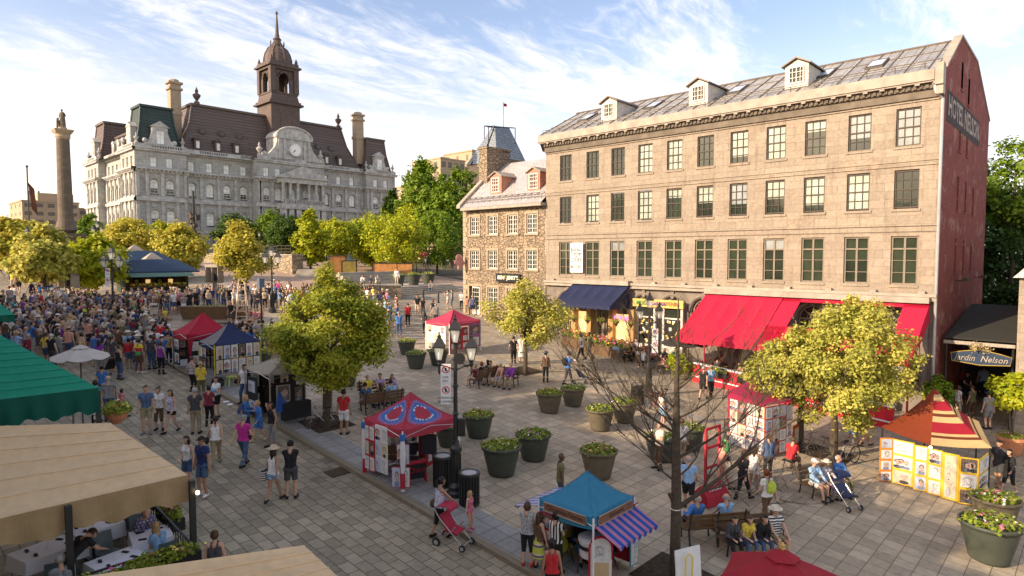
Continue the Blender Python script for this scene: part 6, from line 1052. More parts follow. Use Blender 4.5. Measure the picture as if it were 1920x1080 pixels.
x = thing('white_board', 'white boards with a yellow clamp leaning at the foot of the bare tree', 'board', tuple(at(1290, 1118)), fa(25)); mb = MB(); mb.box((0, 0, .6), (.75, .04, 1.15), 0, rot=Matrix.Rotation(-.1, 3, 'X')); obj('board', mb, m_wht, x); mb = MB(); mb.tube([(-.15, -.08, .1), (-.15, -.08, 1.0), (-.05, -.08, 1.1), (.05, -.08, 1.0), (.05, -.08, .1)], .02, 5); obj('clamp', mb, m_pet[0], x)
# stall G: tall red framed drawing wall
Gt = thing('drawing_stall', 'tall red framed wall of portraits under the left golden maple', 'stall', (25.0, 10.0, gz(25, 10)), 0, 'portrait stalls'); m_rf = M('rust red frame', (.42, .06, .03), .7); m_mg = cloth('magenta red cloth', (.42, .03, .09))
board(Gt, 1, 1.95, (.2, 1.25), (-.5, -.5), .08, m_rf, 4, 4, .04); board(Gt, 1, 1.95, (-.5, -.5), (.75, -.85), .05, m_rf, 3, 4, .06); board(Gt, 1, 1.9, (.75, -.85), (1.15, -.95), .05, m_rf, 1, 3, .05); board(Gt, 1, .9, (1.3, -.95), (2.2, -1.0), .1, m_rf, 1, 1, .3)
mb = MB(); mb.bb((.16, 1.2, 0), (.28, 1.32, 2.2)); mb.bb((2.15, -1.06, 0), (2.25, -.96, 2.1)); mb.add([(.1, 1.35, 2.25), (-.55, -.55, 2.12), (.8, -.95, 2.05), (2.3, -1.0, 2.1), (2.2, 1.3, 2.4), (.15, 1.35, 2.0), (-.55, -.55, 2.0)], [(0, 1, 2, 3, 4), (5, 6, 1, 0)]); obj('red_canopy', mb, m_mg, Gt)
# stall H: yellow folding wall with the red and cream striped roof
Ht = thing('drawing_stall', 'yellow framed portrait stall under a red and cream striped canopy', 'stall', (26.9, 4.4, gz(26.9, 4.4)), 0, 'portrait stalls'); m_yf = M('yellow frame', (.62, .40, .03), .6, .1); m_og = M('orange frame', (.6, .22, .03), .6, .2)
pts = [at(1648, 903), at(1672, 905), at(1712, 918), at(1738, 925), at(1765, 934), at(1796, 944), at(1832, 952), at(1850, 935)]; loc = [(q.x-26.9, q.y-4.4) for q in pts]
for k in range(7): board(Ht, 1, 1.62, loc[k], loc[k+1], .02+gz(*pts[k].xy)-gz(26.9, 4.4), m_og if k in (0,) else m_yf, 1, (4, 3, 3, 3, 1, 3, 3)[k], .09 if k != 4 else .14)
H3 = [at(1652, 800, 1.85), at(1745, 834, 1.8), at(1860, 840, 1.85), at(1835, 790, 1.95), at(1735, 770, 2.0)]; hap = at(1752, 728, 3.1); cx_, cy_ = at(1750, 905).x-26.9, at(1750, 905).y-4.4
mb = MB(); L0 = Vector((26.9, 4.4, gz(26.9, 4.4))); apx = hap-L0; cor = [q-L0 for q in H3]
for k in range(5):
 a, b = cor[k], cor[(k+1) % 5]
 def fn(u, v): e = a.lerp(b, u); e = Vector((e.x, e.y, e.z)); p = e.lerp(apx, v); return (p.x, p.y, p.z-.16*math.sin(math.pi*v)-.04*math.sin(math.pi*u)*(1-v))
 q0 = len(mb.m); mb.grid(fn, 6, 20, 0, .01)
 for i in range(240): mb.m[q0+i] = 1 if k == 0 else (0, 0, 0, 2, 0, 3, 3, 3, 3, 0, 0, 2, 0, 3, 3, 3, 0, 0, 3, 3)[i % 20]
obj('canopy', mb, [cloth('cream canvas', (.76, .55, .25)), cloth('rust cloth', (.30, .06, .02)), cloth('brown piping', (.2, .05, .02)), cloth('crimson canvas', (.46, .02, .04))], Ht); mb = MB(); [mb.tube([(q.x*.97, q.y*.97, 0), (q.x*.97, q.y*.97, q.z)], .03, 5) for q in (cor[0], cor[2], cor[3], cor[4])]; mb.tube([(apx.x, apx.y, 0), tuple(apx)], .035, 5); obj('pole', mb, m_iron, Ht)
mb = MB(); mb.sphere((cor[1].x, cor[1].y, cor[1].z-.1), .06, 6); obj('work_lamp', mb, m_bulb, Ht)
# J: red easel frame and red wedge sign, by the bare tree
x = thing('red_frame_stand', 'empty red upright frame standing right of the bare tree', 'stand', tuple(at(1335, 905)), fa(40)); mb = MB(); [mb.bb((s*.42-.04, -.04, 0), (s*.42+.04, .04, 2.0)) for s in (-1, 1)]; [mb.bb((-.38, -.03, z), (.38, .03, z+.08)) for z in (.55, 1.25, 1.92)]; obj('frame', mb, m_rb, x)
x = thing('red_sign_box', 'red wedge shaped sign box with small white writing, right of the bare tree', 'sign', tuple(at(1332, 940)), fa(35)); mb = MB(); mb.prism([(-.55, -.35, 0), (-.55, .35, 0), (-.55, .3, .3), (-.55, 0, .62), (-.55, -.3, .3)], (1.1, 0, 0)); obj('box', mb, m_rb, x); writing('Portraits', .17, m_wht, x, (.0, -.17, .47), 0, tilt=.78)
# ================================================================ umbrellas and restaurant awnings
def umbrella(px, py, ztop, r, label, mt_, n=8, drop=.75, pos=None, ribs=True, a0=.2):
 p = pos or at(px, py); t = thing('parasol', label, 'parasol', tuple(p)); mb = MB()
 for k in range(n):
  a, b = a0+2*math.pi*k/n, a0+2*math.pi*(k+1)/n
  def fn(u, v): q = Vector((math.cos(a), math.sin(a))).lerp(Vector((math.cos(b), math.sin(b))), u)*r*v; return (q.x, q.y, ztop-drop*(v**1.15)-.10*math.sin(math.pi*u)*v*v)
  mb.grid(fn, 4, 5, 0, .008)
 obj('canopy', mb, mt_, t); mb = MB(); mb.tube([(0, 0, 0), (0, 0, ztop)], .03, 6); obj('pole', mb, m_wood, t); mb = MB(); mb.lathe([(.34*1, ztop-.06), (.1, ztop+.06), (.03, ztop+.08)], (0, 0, 0), n, close=False); obj('vent_cap', mb, mt_, t); mb = MB(); mb.lathe([(.03, ztop+.06), (.045, ztop+.1), (.03, ztop+.14), (.05, ztop+.17), (.02, ztop+.22)], (0, 0, 0), 8); obj('finial', mb, m_wd if mt_ is m_wht else M('brass finial', (.5, .35, .08), .4, metal=.4), t); return t
p = at(1467, 1038, 2.55); umbrella(0, 0, 2.55, 1.25, 'dusty red parasol cut by the bottom edge, right of the bare tree', cloth('dusty red cloth', (.42, .03, .045)), pos=Vector((p.x, p.y, gz(p.x, p.y))), n=6, drop=.5)
p = at(150, 650, 2.3); umbrella(0, 0, 2.3, 1.15, 'off white parasol beside the crowd, right of the green awning', cloth('off white cloth', (.62, .58, .52)), pos=Vector((p.x, p.y, gz(p.x, p.y))), drop=.42)
p = at(1285, 628, 2.4); umbrella(0, 0, 2.5, 1.5, 'black and tan parasol in front of the souvenir shop', M('black parasol cloth', (.03, .028, .025), .8), pos=Vector((p.x, p.y, gz(p.x, p.y))), drop=.6)
def bigawning(name, label, c4, mt_, mv, val, nfold=7, sag=.12, wave=.085, posts=(), valm=None):
 """c4: back-left, back-right, front-right, front-left corners; cloth billows between cross bars"""
 t = thing(name, label, 'awning', (c4[2][0], c4[2][1], gz(c4[2][0], c4[2][1]))); a, b, c, d = [Vector(q) for q in c4]
 def fn(u, v): p = (a.lerp(b, u)).lerp(d.lerp(c, u), v); return (p.x, p.y, p.z-wave*abs(math.sin(math.pi*v*nfold))*min(1, 3*(1-u)+.05))
 mb = MB(); mb.grid(fn, 30, nfold*8, 0, .012); obj('canopy', mb, mt_, t, True); mb = MB(); [mb.tube([tuple(Vector(fn(k/12, j/nfold))+Vector((0, 0, .008))) for k in range(13)], .012, 4) for j in range(1, nfold)]; obj('seam', mb, mt_, t, True)
 for (p0, p1) in ((d, c), (c, b)):
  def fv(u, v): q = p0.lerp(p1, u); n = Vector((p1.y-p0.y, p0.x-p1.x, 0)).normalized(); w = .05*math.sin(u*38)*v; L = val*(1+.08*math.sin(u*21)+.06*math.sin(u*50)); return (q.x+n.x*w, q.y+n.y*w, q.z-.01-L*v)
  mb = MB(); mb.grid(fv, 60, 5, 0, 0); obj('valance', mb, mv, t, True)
 for q in posts: mb = MB(); mb.bb((q[0]-.06, q[1]-.06, SL*q[1]), (q[0]+.06, q[1]+.06, q[2])); obj('post', mb, m_iron, t, True)
 return t
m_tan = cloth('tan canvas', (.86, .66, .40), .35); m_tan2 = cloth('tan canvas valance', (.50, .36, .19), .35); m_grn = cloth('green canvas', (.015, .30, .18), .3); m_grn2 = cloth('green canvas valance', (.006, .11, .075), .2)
def A3(px, py, z): p = at(px, py, z); return (p.x, p.y, p.z)
c_fr = A3(352, 890, 2.4); q = ray(0, 985);
def onZ(px, py, z): d = ray(px, py); return Vector((0, 0, CH))+d*((z-CH)/d.z)
zf = c_fr[2]; fl = onZ(-120, 1000, zf-.1); br = A3(207, 793, 2.9); bl = onZ(-160, 803, br[2]+.1)
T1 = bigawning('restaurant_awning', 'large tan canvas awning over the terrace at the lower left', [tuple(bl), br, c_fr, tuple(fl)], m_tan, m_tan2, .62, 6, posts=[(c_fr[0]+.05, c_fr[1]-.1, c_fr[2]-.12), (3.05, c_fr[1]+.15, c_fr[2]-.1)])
mb = MB(); mb.sphere((c_fr[0]+.12, c_fr[1]-.25, c_fr[2]-.4), .05, 6); obj('bulb', mb, m_bulb, T1, True)
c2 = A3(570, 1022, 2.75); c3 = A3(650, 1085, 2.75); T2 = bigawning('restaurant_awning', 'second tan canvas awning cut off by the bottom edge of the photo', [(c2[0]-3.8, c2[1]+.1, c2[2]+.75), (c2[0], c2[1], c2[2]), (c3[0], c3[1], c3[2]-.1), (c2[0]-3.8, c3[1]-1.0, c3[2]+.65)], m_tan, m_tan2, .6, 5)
gr = A3(185, 727, 2.85); gb = onZ(0, 628, gr[2]+1.5); gfl = onZ(-90, 760, gr[2]-.0); gbl = onZ(-160, 632, gr[2]+1.6)
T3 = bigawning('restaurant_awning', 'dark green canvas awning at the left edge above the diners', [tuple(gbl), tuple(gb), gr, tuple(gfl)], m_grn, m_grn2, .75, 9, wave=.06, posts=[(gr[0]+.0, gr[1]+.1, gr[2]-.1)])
p = onZ(-60, 585, 7.5); p2 = onZ(28, 594, 6.3); T4 = bigawning('restaurant_awning', 'corner of a distant green awning at the left edge by the crowd', [(p2.x-3, p2.y+1.5, 7.6), (p2.x-.6, p2.y+2.2, 7.2), (p2.x, p2.y, 6.4), (p2.x-3, p2.y-.6, 6.4)], m_grn, m_grn2, .3, 3)
# clear wind screens, railing and flower boxes of the tan terrace
x0r = 5.28; t = thing('terrace_railing', 'black railing with clear gaps along the edge of the tan terrace', 'railing', (x0r, 12, SL*12)); mb = MB(); y_a, y_b = 15.3, 19.6
for k in range(28): y = y_a+(y_b-y_a)*k/27; mb.tube([(x0r, y, SL*y), (x0r, y, SL*y+.95)], .012, 4)
mb.tube([(x0r, y_a, SL*y_a+.95), (x0r, y_b, SL*y_b+.95)], .03, 5); mb.tube([(x0r, y_a, SL*y_a+.95), (1.5, y_a, SL*y_a+.95)], .03, 5)
for k in range(18): x = 1.5+k*.2; mb.tube([(x, y_a, SL*y_a), (x, y_a, SL*y_a+.95)], .012, 4)
obj('bars', mb, m_iron, t, True)
def flowerbox(x, y, L, rz, label, cols=(0, 4), hang=True, z=None):
 t = thing('flower_box', label, 'flower box', (x, y, (gz(x, y) if z is None else z)), rz, 'flower boxes on the terrace railings'); mb = MB(); mb.bb((-L/2, -.14, .55), (L/2, .14, .85)); obj('box', mb, m_ink, t); flowerpatch(t, L/2, .82, int(500*L), int(x*3+y), cols, .3/L+.1, .28, .10, 8); return t
flowerbox(5.5, 18.7, 1.0, R_(90), 'flower box with red tipped plants at the far end of the terrace railing'); flowerbox(5.5, 17.3, 1.3, R_(90), 'flower box with pink flowers halfway along the terrace railing', (2, 4)); flowerbox(4.5, 15.1, 1.8, 0, 'trailing yellow flower box at the near corner of the terrace by the post', (0, 2)); flowerbox(2.7, 15.05, 1.7, 0, 'yellow flower box on the near terrace railing left of the corner one', (0,))
m_cloth = M('white tablecloth', (.70, .72, .78), .7, .04)
TBL = {}
def table(x, y, rz, label, w=.8, l=1.2, mt_=None, z=None, skirt=.28, setp=True):
 t = thing('dining_table', label, 'table', (x, y, gz(x, y) if z is None else z), rz, 'dining tables on the terraces'); mb = MB(); mb.bb((-l/2, -w/2, .70), (l/2, w/2, .735)); obj('tabletop', mb, m_wood, t)
 if mt_ is not None: mb = MB(); mb.lathe([(1.0, 0)], n=4, close=False) if 0 else None; P = [(-l/2-.03, -w/2-.03), (l/2+.03, -w/2-.03), (l/2+.03, w/2+.03), (-l/2-.03, w/2+.03)]; mb.add([(*q, .745) for q in P]+[((a*1.04), (b*1.06), .745-skirt-(.1 if i % 2 else 0)) for i, (a, b) in enumerate(P)], [(0, 1, 2, 3), (0, 4, 5, 1), (1, 5, 6, 2), (2, 6, 7, 3), (3, 7, 4, 0)]); obj('tablecloth', mb, mt_, t)
 mb = MB(); mb.tube([(0, 0, 0), (0, 0, .7)], .04, 6); mb.box((0, 0, .02), (.5, .5, .03)); obj('leg', mb, m_iron, t)
 if setp and mt_ is not None: [obj('napkin', MB().box((sx*l*.28, sy*w*.25, .755), (.07, .17, .02), 0, rz=.3*sx), m_ink, t) for sx in (-1, 1) for sy in (-1, 1)]; obj('glass', MB().lathe([(.05, .746), (.04, .85)], (0, 0, 0), 8), m_clear, t)
 return t
def chair(x, y, rz, label, mt_, z=None):
 t = thing('terrace_chair', label, 'chair', (x, y, gz(x, y) if z is None else z), rz, 'chairs on the terraces')
 if 'c' not in TBL: s = MB(); s.bb((-.22, -.22, .43), (.22, .22, .47)); b = MB(); b.grid(lambda u, v: ((u-.5)*.44, -.2-.06*(1-(2*u-1)**2)-.08*v, .5+v*.4), 6, 3, 0, .02); l = MB(); l.tube([(0, 0, 0), (0, 0, .44)], .015, 4); TBL['c'] = (s, b, l)
 k = ('cm', mt_.name)
 if k not in TBL: TBL[k] = [mesh(n, q, m) for n, q, m in zip(('seat', 'backrest', 'leg'), TBL['c'], (mt_, mt_, m_steel))]
 s, b, l = TBL[k]; inst('seat', s, t); inst('backrest', b, t); [inst('leg', l, t, (sx*.2, sy*.2, 0)) for sx in (-1, 1) for sy in (-1, 1)]; return t
m_gch = M('grey green chair', (.12, .16, .16), .4); m_rch = M('red chair', (.5, .02, .03), .5)
for x, y, r, l, lab in ((2.95, 17.45, R_(15), 1.2, 'white clothed table with dark place settings, left of the terrace pair'), (3.95, 17.95, R_(15), 1.0, 'white clothed table right of the terrace pair, behind the waiter'), (3.95, 15.95, R_(10), .95, 'white clothed table with a black napkin beside the near flower boxes'), (4.85, 16.65, R_(80), .8, 'small white clothed table of the couple by the railing'), (4.75, 18.7, R_(80), .9, 'white clothed table at the far end of the tan terrace')): table(x, y, r, lab, .8, l, m_cloth)
for x, y, r, lab in ((2.9, 16.6, 0, 'grey green chair left of the bending waiter'), (4.05, 16.9, R_(200), 'grey green chair between the two rows of tables'), (2.9, 15.8, R_(-90), 'grey green chair at the lower left table'), (3.6, 18.7, R_(180), 'grey green chair behind the second table')): chair(x, y, r, lab, m_gch)
# hanging basket + glass screen under green awning
p = at(212, 790); t = thing('flower_basket', 'round basket of red and yellow flowers hanging from the green awning post', 'flower basket', (gr[0]+.55, gr[1]+.35, SL*gr[1])); mb = MB(); mb.lathe([(.12, 1.55), (.3, 1.75), (.36, 1.95), (.3, 1.97)], (0, 0, 0), 14); obj('basket', mb, m_terra, t); flowerpatch(t, .48, 1.9, 500, 8, (3, 0, 1), 1, .4, .11, 22); mb = MB(); mb.tube([(-.5, -.3, 2.9), (0, 0, 2.75), (0, 0, 2.0)], .015, 4); obj('hanger', mb, m_iron, t)
t = thing('wind_screen', 'clear glass wind screen beside the green awning post', 'screen', (gr[0]-.1, gr[1]+.3, SL*gr[1])); mb = MB(); mb.bb((-.02, .1, .1), (.0, 2.6, 1.9)); obj('glass', mb, m_clear, t); mb = MB(); [mb.tube([(0, y, 0), (0, y, 1.95)], .03, 4) for y in (.1, 1.3, 2.6)]; mb.tube([(0, .1, .95), (0, 2.6, .95)], .03, 4); obj('frame', mb, m_iron, t)
for x, y, r, lab in ((3.6, 23.6, 0, 'table of the diners under the green awning, nearest the post'), (2.6, 25.0, 0, 'table of the diners deeper under the green awning')): table(x, y, r, lab, .8, 1.2, m_cloth)
# ---- blue awning terrace, souvenir shop, red awning patio on the right
m_nav = cloth('navy awning', (.018, .025, .07), .1)
def shopawning(name, label, y0, y1, zt, zb, out, mt_, folds=5, val=.25, side=True, hatch=None):
 t = thing(name, label, 'awning', (FX, (y0+y1)/2, gz(36, (y0+y1)/2))); X1 = FX-.2
 def fn(u, v): s = math.sin(math.pi*((u*folds) % 1)); return (X1-out*v, y1+(y0-y1)*u, zt+(zb-zt)*v-.14*s*math.sin(math.pi*min(v*1.2, 1)))
 mb = MB(); mb.grid(fn, folds*6, 10, 0, .012); mb.grid(lambda u, v: (X1-out, y1+(y0-y1)*u, zb-val*v-.02*math.sin(u*60)), 40, 2, 0, 0)
 if side:
  for y in (y0, y1): mb.add([(X1, y, zt), (X1-out, y, zb), (X1-out, y, zb-val), (X1, y, zb-val)] if not hatch else [(X1, y, zt), (X1-out, y, zb), (X1-out, y, zb-val), (X1-.9, y, zt-1.0)], [(0, 1, 2, 3)])
 obj('canopy', mb, mt_, t, True); mb = MB(); mb.bb((FX-.5, y0-.05, zt-.02), (FX+.1, y1+.05, zt+.3)); obj('awning_box', mb, m_trim, t, True); return t
def YX(px, X=FX): return onX(px, 600, X).y
def ZX(px, py, X): return onX(px, py, X).z
X_ = FX-2.6; bz = ZX(1130, 578, X_); shopawning('shop_awning', 'dark navy sloping awning over the flower decked cafe terrace', YX(1183), YX(1078), 6.85, bz+.15, 2.4, m_nav, 5)
Xr = FX-4.0; m_rda = cloth('scarlet awning', (.60, .02, .065), .3)
ra0, ra1 = 13.6, YX(1330)+.1; zr = ZX(1400, 655, Xr)
shopawning('shop_awning', 'wide scarlet awning over the red walled restaurant patio', ra0, ra1, 6.55, zr+.35, 3.9, m_rda, 5, .35)
# the awning's second, open part near the corner: frame of red cloth round the arched windows
t = thing('shop_awning', 'open scarlet awning frame at the brick corner showing arched windows through it', 'awning', (FX, 8, 1)); mb = MB(); X1 = FX-.2; ya_, yb_ = 6.4, 13.55
def sl_(y, v): return (X1-3.9*v, y, 6.55+(zr+.35-6.55)*v)
mb.grid(lambda u, v: sl_(yb_+(ya_-yb_)*u, v*.10), 8, 2, 0, .012); mb.grid(lambda u, v: sl_(yb_+(ya_-yb_)*u, .62+v*.38), 12, 4, 0, .012); mb.grid(lambda u, v: sl_(ya_+u*1.1, v), 2, 10, 0, .013); mb.grid(lambda u, v: sl_(yb_-u*1.0, v), 2, 10, 0, .013); mb.grid(lambda u, v: (X1-3.9, yb_+(ya_-yb_)*u, zr+.35-.38*v), 20, 2, 0, 0); mb.add([sl_(ya_, 0), sl_(ya_, 1), (X1-3.9, ya_, zr-.03), (X1-1.2, ya_, zr+1.2), (X1, ya_, 5.6)], [(0, 1, 2, 3, 4)]); obj('canopy', mb, m_rda, t, True)
mb = MB(); mb.bb((FX-.5, ya_, 6.53), (FX+.1, ra0-.06, 6.83)); obj('awning_box', mb, m_trim, t, True); mb = MB(); mb.lathe([(.05, 0), (.18, .9), (.35, 1.5), (.1, 1.9)], (X1-3.6, ya_+.5, zr-1.6), 10); obj('tied_curtain', mb, mwt, t, True)
[obj('post', MB().tube([(X1-3.85, y, gz(33, y)), (X1-3.85, y, zr+.3)], .05, 6), m_rb, t, True) for y in (ya_+.1, ya_+4, ra0-.2, ra0+3, ra1-.1)]
# red patio wall
t = thing('patio_wall', 'bright red timber patio wall with white rails and swirl lettering', 'wall', (33.5, 12, gz(33.5, 12))); y0_, y1_ = 7.0, YX(1300, 33.5)
mb = MB();
def slab(x0, x1, y0, y1, za, zb, m=0): mb.add([(x0, y0, gz(x0, y0)+za), (x1, y0, gz(x0, y0)+za), (x1, y1, gz(x0, y1)+za), (x0, y1, gz(x0, y1)+za), (x0, y0, gz(x0, y0)+zb), (x1, y0, gz(x0, y0)+zb), (x1, y1, gz(x0, y1)+zb), (x0, y1, gz(x0, y1)+zb)], [(3, 2, 1, 0), (4, 5, 6, 7), (0, 1, 5, 4), (1, 2, 6, 5), (2, 3, 7, 6), (3, 0, 4, 7)], m)
slab(33.5, 33.6, y0_, y1_, 0, 1.05); slab(33.6, 37.5, y1_-.1, y1_, 0, 1.05); obj('wall', mb, M('patio red', (.55, .02, .035), .6, .15), t, True); mb = MB(); slab(33.42, 33.68, y0_, y1_, 1.06, 1.14); slab(33.44, 33.49, y0_, y1_, .32, .38); obj('rail', mb, m_wht, t, True)
q = MB(); q.tube([(33.43, 14.0-k*.12, gz(33.5, 13.5)+.16+.07*math.sin(k*1.4)) for k in range(12)], .02, 4); obj('swirl', q, m_wht, t, True)
for k, y in enumerate((9.2, 11.6, 13.9, 15.6)):
 flowerbox(33.3, y, 1.1, R_(90), ('first', 'second', 'third', 'fourth')[k]+' green flower box from the right along the red patio wall', (0, 1), z=gz(33.3, y)+.1)
for k, (x, y) in enumerate(((35.0, 15.2), (35.0, 13.0), (36.2, 14.2), (35.2, 10.8), (36.4, 16.6))): table(x, y, 0, 'bare wooden table %s on the red walled patio' % ('nearest its left corner', 'in the middle of the front row', 'in the back row', 'behind the golden maple', 'against the shop front')[k], .8, 1.1)
# navy terrace: flower hedge, shop fronts
t = thing('flower_hedge', 'long raised bed of pink and yellow flowers round the navy awning terrace', 'flower bed', (34.6, 24, gz(34.6, 24))); ya_, yb_ = YX(1180, 34.4), YX(1055, 34.4); mb = MB(); slab(34.3, 34.7, ya_, yb_, 0, .75); slab(34.7, 37.2, ya_-.02, ya_+.3, 0, .75); obj('box', mb, m_wood, t, True)
for k in range(5):
 y = ya_+.5+(yb_-ya_-1)*k/4; h = thing('x', None, None, (34.5, y, gz(34.5, y))); C, Nn = crownpts(.5, .28, 10, 500, .5); C *= np.array([.8, (yb_-ya_)/10/.5, 1]); C[:, 2] += .95; C += np.array([34.5-34.6, y-24, gz(34.5, y)-gz(34.6, 24)]); inst('foliage', leafmesh('foliage', C, Nn, .13, L_flow), t); bpy.data.objects.remove(h)
mb = MB()
for k in range(170): y = rr.uniform(ya_, yb_); s = rr.uniform(.04, .08); mb.sphere((34.5+rr.uniform(-.35, .35), y, gz(34.5, y)+.95+rr.uniform(0, .32)), s, 3, rr.choice((0, 1, 1, 2)))
obj('flower', mb, [m_pet[0], m_pet[2], m_pet[3]], t, True)
for k in range(5):
 y = ya_+.4+(yb_-ya_-.8)*k/4; x = thing('flower_basket', ('pink', 'yellow', 'magenta', 'golden', 'purple')[k]+' flower basket hanging under the front edge of the navy awning', 'flower basket', (35.2, y, bz-1.1)); flowerpatch(x, .3, .2, 150, k, ((2,), (0,), (2, 4), (0,), (4,))[k], 1, .3, .1, 16); mb = MB(); mb.lathe([(.05, -.05), (.22, .2)], (0, 0, 0), 10); mb.tube([(0, 0, .2), (0, 0, .9)], .01, 4); obj('basket', mb, m_wood, x)
mb = MB();
for y in (23.6, 25.3, 27.2, 28.6): mb.bb((36.9, y-.2, 1.5), (37.5, y+.2, 5.2))
t = thing('shop_pillars', 'ochre wooden pillars of the cafe front under the navy awning', 'shop front', (37, 25, 2)); obj('pillar', mb, M('ochre wood', (.42, .26, .10), .7, .2), t, True); mb = MB(); mb.bb((37.3, 23.8, 2.5), (37.4, 25.1, 4.8)); mb.bb((37.3, 27.4, 2.8), (37.4, 28.4, 4.8)); obj('lit_window', mb, g_warm, t, True)
neon = M('pink neon', (.8, .1, .3), .5, emit=(1, .12, .35, 1.6));
for k, (tx_, y_, z_) in enumerate((('ATM', 24.8, 4.55), ('OPEN', 23.9, 4.5))): q = textmesh(tx_, .42, .01, .012); q.v = [(37.1-v[2], y_-v[0]*.8, z_+v[1]) for v in q.v]; obj('neon_sign', q, neon, t, True)
# souvenir shop
ys0, ys1 = YX(1290), YX(1192)
t = thing('souvenir_shop', 'souvenir shop front with yellow sign board between the navy and scarlet awnings', 'shop front', (FX, (ys0+ys1)/2, 2)); mb = MB(); zs1, zs0 = ZX(1240, 562, 37.3), ZX(1240, 577, 37.3); mb.bb((37.2, ys0+.1, zs0), (37.4, ys1-.05, zs1)); obj('sign_board', mb, M('sign yellow', (.60, .42, .12), .6, .25, 3), t, True)
for tx_, y_, m_, s_ in (('MODE', ys1-.85, M('sign green', (.06, .25, .05), .6), .4), ('Boutique', (ys0+ys1)/2+.1, M('sign violet', (.2, .1, .35), .6), .34), ('SOUVENIRS', ys0+1.1, M('sign tan', (.35, .16, .05), .6), .36)):
 q = textmesh(tx_, s_, .01, .01); xx = [v[0] for v in q.v]; k_ = (1.5 if tx_ != 'MODE' else 1.0)/(max(xx)-min(xx)); q.v = [(37.18-v[2], y_-v[0]*k_, (zs0+zs1)/2+v[1]) for v in q.v]; obj('lettering', q, m_, t, True)
for k, y in enumerate((ys0+.95, ys1-1.0)):
 mb = MB(); mb.bb((37.35, y-.75, 2.4), (37.55, y-.6, zs0)); mb.bb((37.35, y+.6, 2.4), (37.55, y+.75, zs0)); mb.bb((37.35, y-.6, 2.4), (37.55, y+.6, 2.9)); mb.bb((37.4, y-.6, zs0-.75), (37.5, y+.6, zs0-.65)); w = obj('display_window', mb, m_white, t, True); mb = MB(); mb.bb((37.45, y-.6, 2.9), (37.47, y+.6, zs0)); obj('pane', mb, g_dark, w, True)
 mb = MB(); [mb.box((37.43, y+rr.uniform(-.5, .5), rr.uniform(3.0, zs0-.9)), (.02, rr.uniform(.1, .22), rr.uniform(.1, .25)), rr.randint(0, 2)) for _ in range(16)]; obj('goods', mb, [m_pet[0], m_wht, g_warm], w, True)
for k, (x, y) in enumerate(((34.0, 22.3), (34.2, 20.6), (35.4, 21.6), (35.2, 19.8))): table(x, y, 0, 'dark cafe table %s before the souvenir shop' % ('at the left end', 'nearest the parasol', 'in the back row', 'right of the parasol')[k], .8, 1.0)
for k, (x, y, r) in enumerate(((33.4, 22.4, -90), (34.8, 22.6, 90), (33.6, 20.8, -90), (34.8, 20.3, 90), (36, 21.6, 90))): chair(x, y, R_(r), 'wooden chair %s of the souvenir shop cafe' % ('at the left end', 'beside the hedge', 'at the front table', 'right of the front table', 'in the back row')[k], m_wood)
for k in range(3): chair(35.6+.2*k, 26.6-k*1.3, R_(90), 'red chair %s behind the flower bed' % ('leftmost', 'middle', 'rightmost')[k], m_rch)
# passage with dark roof and garden sign
t = thing('garden_entrance', 'dark roofed passage entrance with a carved blue garden sign beside the brick wall', 'entrance', (38.6, 4.5, gz(38.6, 4.5))); mb = MB()
for k in range(6): mb.box((39.4+k*1.4, 4.45, 4.85+k*.2), (1.5, 2.9, .08), 0, rot=Matrix.Rotation(-.14, 3, 'Y'))
obj('roof', mb, M('dark mesh roof', (.03, .03, .025), .9), t, True); mb = MB(); mb.bb((38.62, 3.05, 4.45), (38.7, 5.95, 4.62)); k = 0
while k < 9: mb.bb((38.6, 3.1+k*.32, 4.47), (38.618, 3.33+k*.32, 4.6)); k += 1
obj('white_band', mb, m_trim, t, True); [obj('post', MB().tube([(38.9, y, .3), (38.9, y, 4.6)], .06, 5), m_iron, t, True) for y in (3.15, 5.85)]; mb = MB(); mb.bb((46.5, 3.0, 0), (46.6, 6.1, 5.6)); obj('end_wall', mb, m_iron, t, True)
pts = [(38.5, 5.55, 3.62), (38.5, 5.6, 4.0), (38.5, 5.2, 4.12), (38.5, 4.4, 4.28), (38.5, 3.6, 4.12), (38.5, 3.15, 4.0), (38.5, 3.2, 3.6), (38.5, 4.4, 3.5)]; mb = MB(); mb.prism(pts, (.08, 0, 0)); s_ = obj('sign_board', mb, M('deep blue board', (.02, .04, .075), .6), t, True); mb = MB(); mb.tube(pts+[pts[0]], .025, 4); obj('sign_edge', mb, MATS['brass finial'], s_, True)
q = textmesh('Jardin  Nelson', .42, .01, .002, .3); xx = [v[0] for v in q.v]; k_ = 2.2/(max(xx)-min(xx)); q.v = [(38.465-v[2], 4.38-v[0]*k_, 3.82+v[1]) for v in q.v]; obj('lettering', q, m_trim, s_, True)
C, Nn = crownpts(.45, .2, 8, 300, .5); C += np.array([-.1, -.1, 4.35-gz(38.6, 4.5)]); inst('foliage', leafmesh('foliage', C, Nn, .1, leafmat('pale blossom', (.4, .35, .1), (.65, .5, .3))), t)
# the neighbouring house at the right edge
t = thing('corner_house', 'stone house with grey sheet roof just showing at the right edge', 'house', (38.4, -3, 0)); mb = MB(); mb.bb((38.3, -9, -1), (50, 2.98, 7.9)); obj('wall', mb, m_ash, t, True); mb = MB(); mb.prism([(38.0, 3.2, 7.9), (38.0, -3, 15), (38.0, -9.3, 7.9)], (12.3, 0, 0)); obj('roof', mb, m_tin2, t, True)
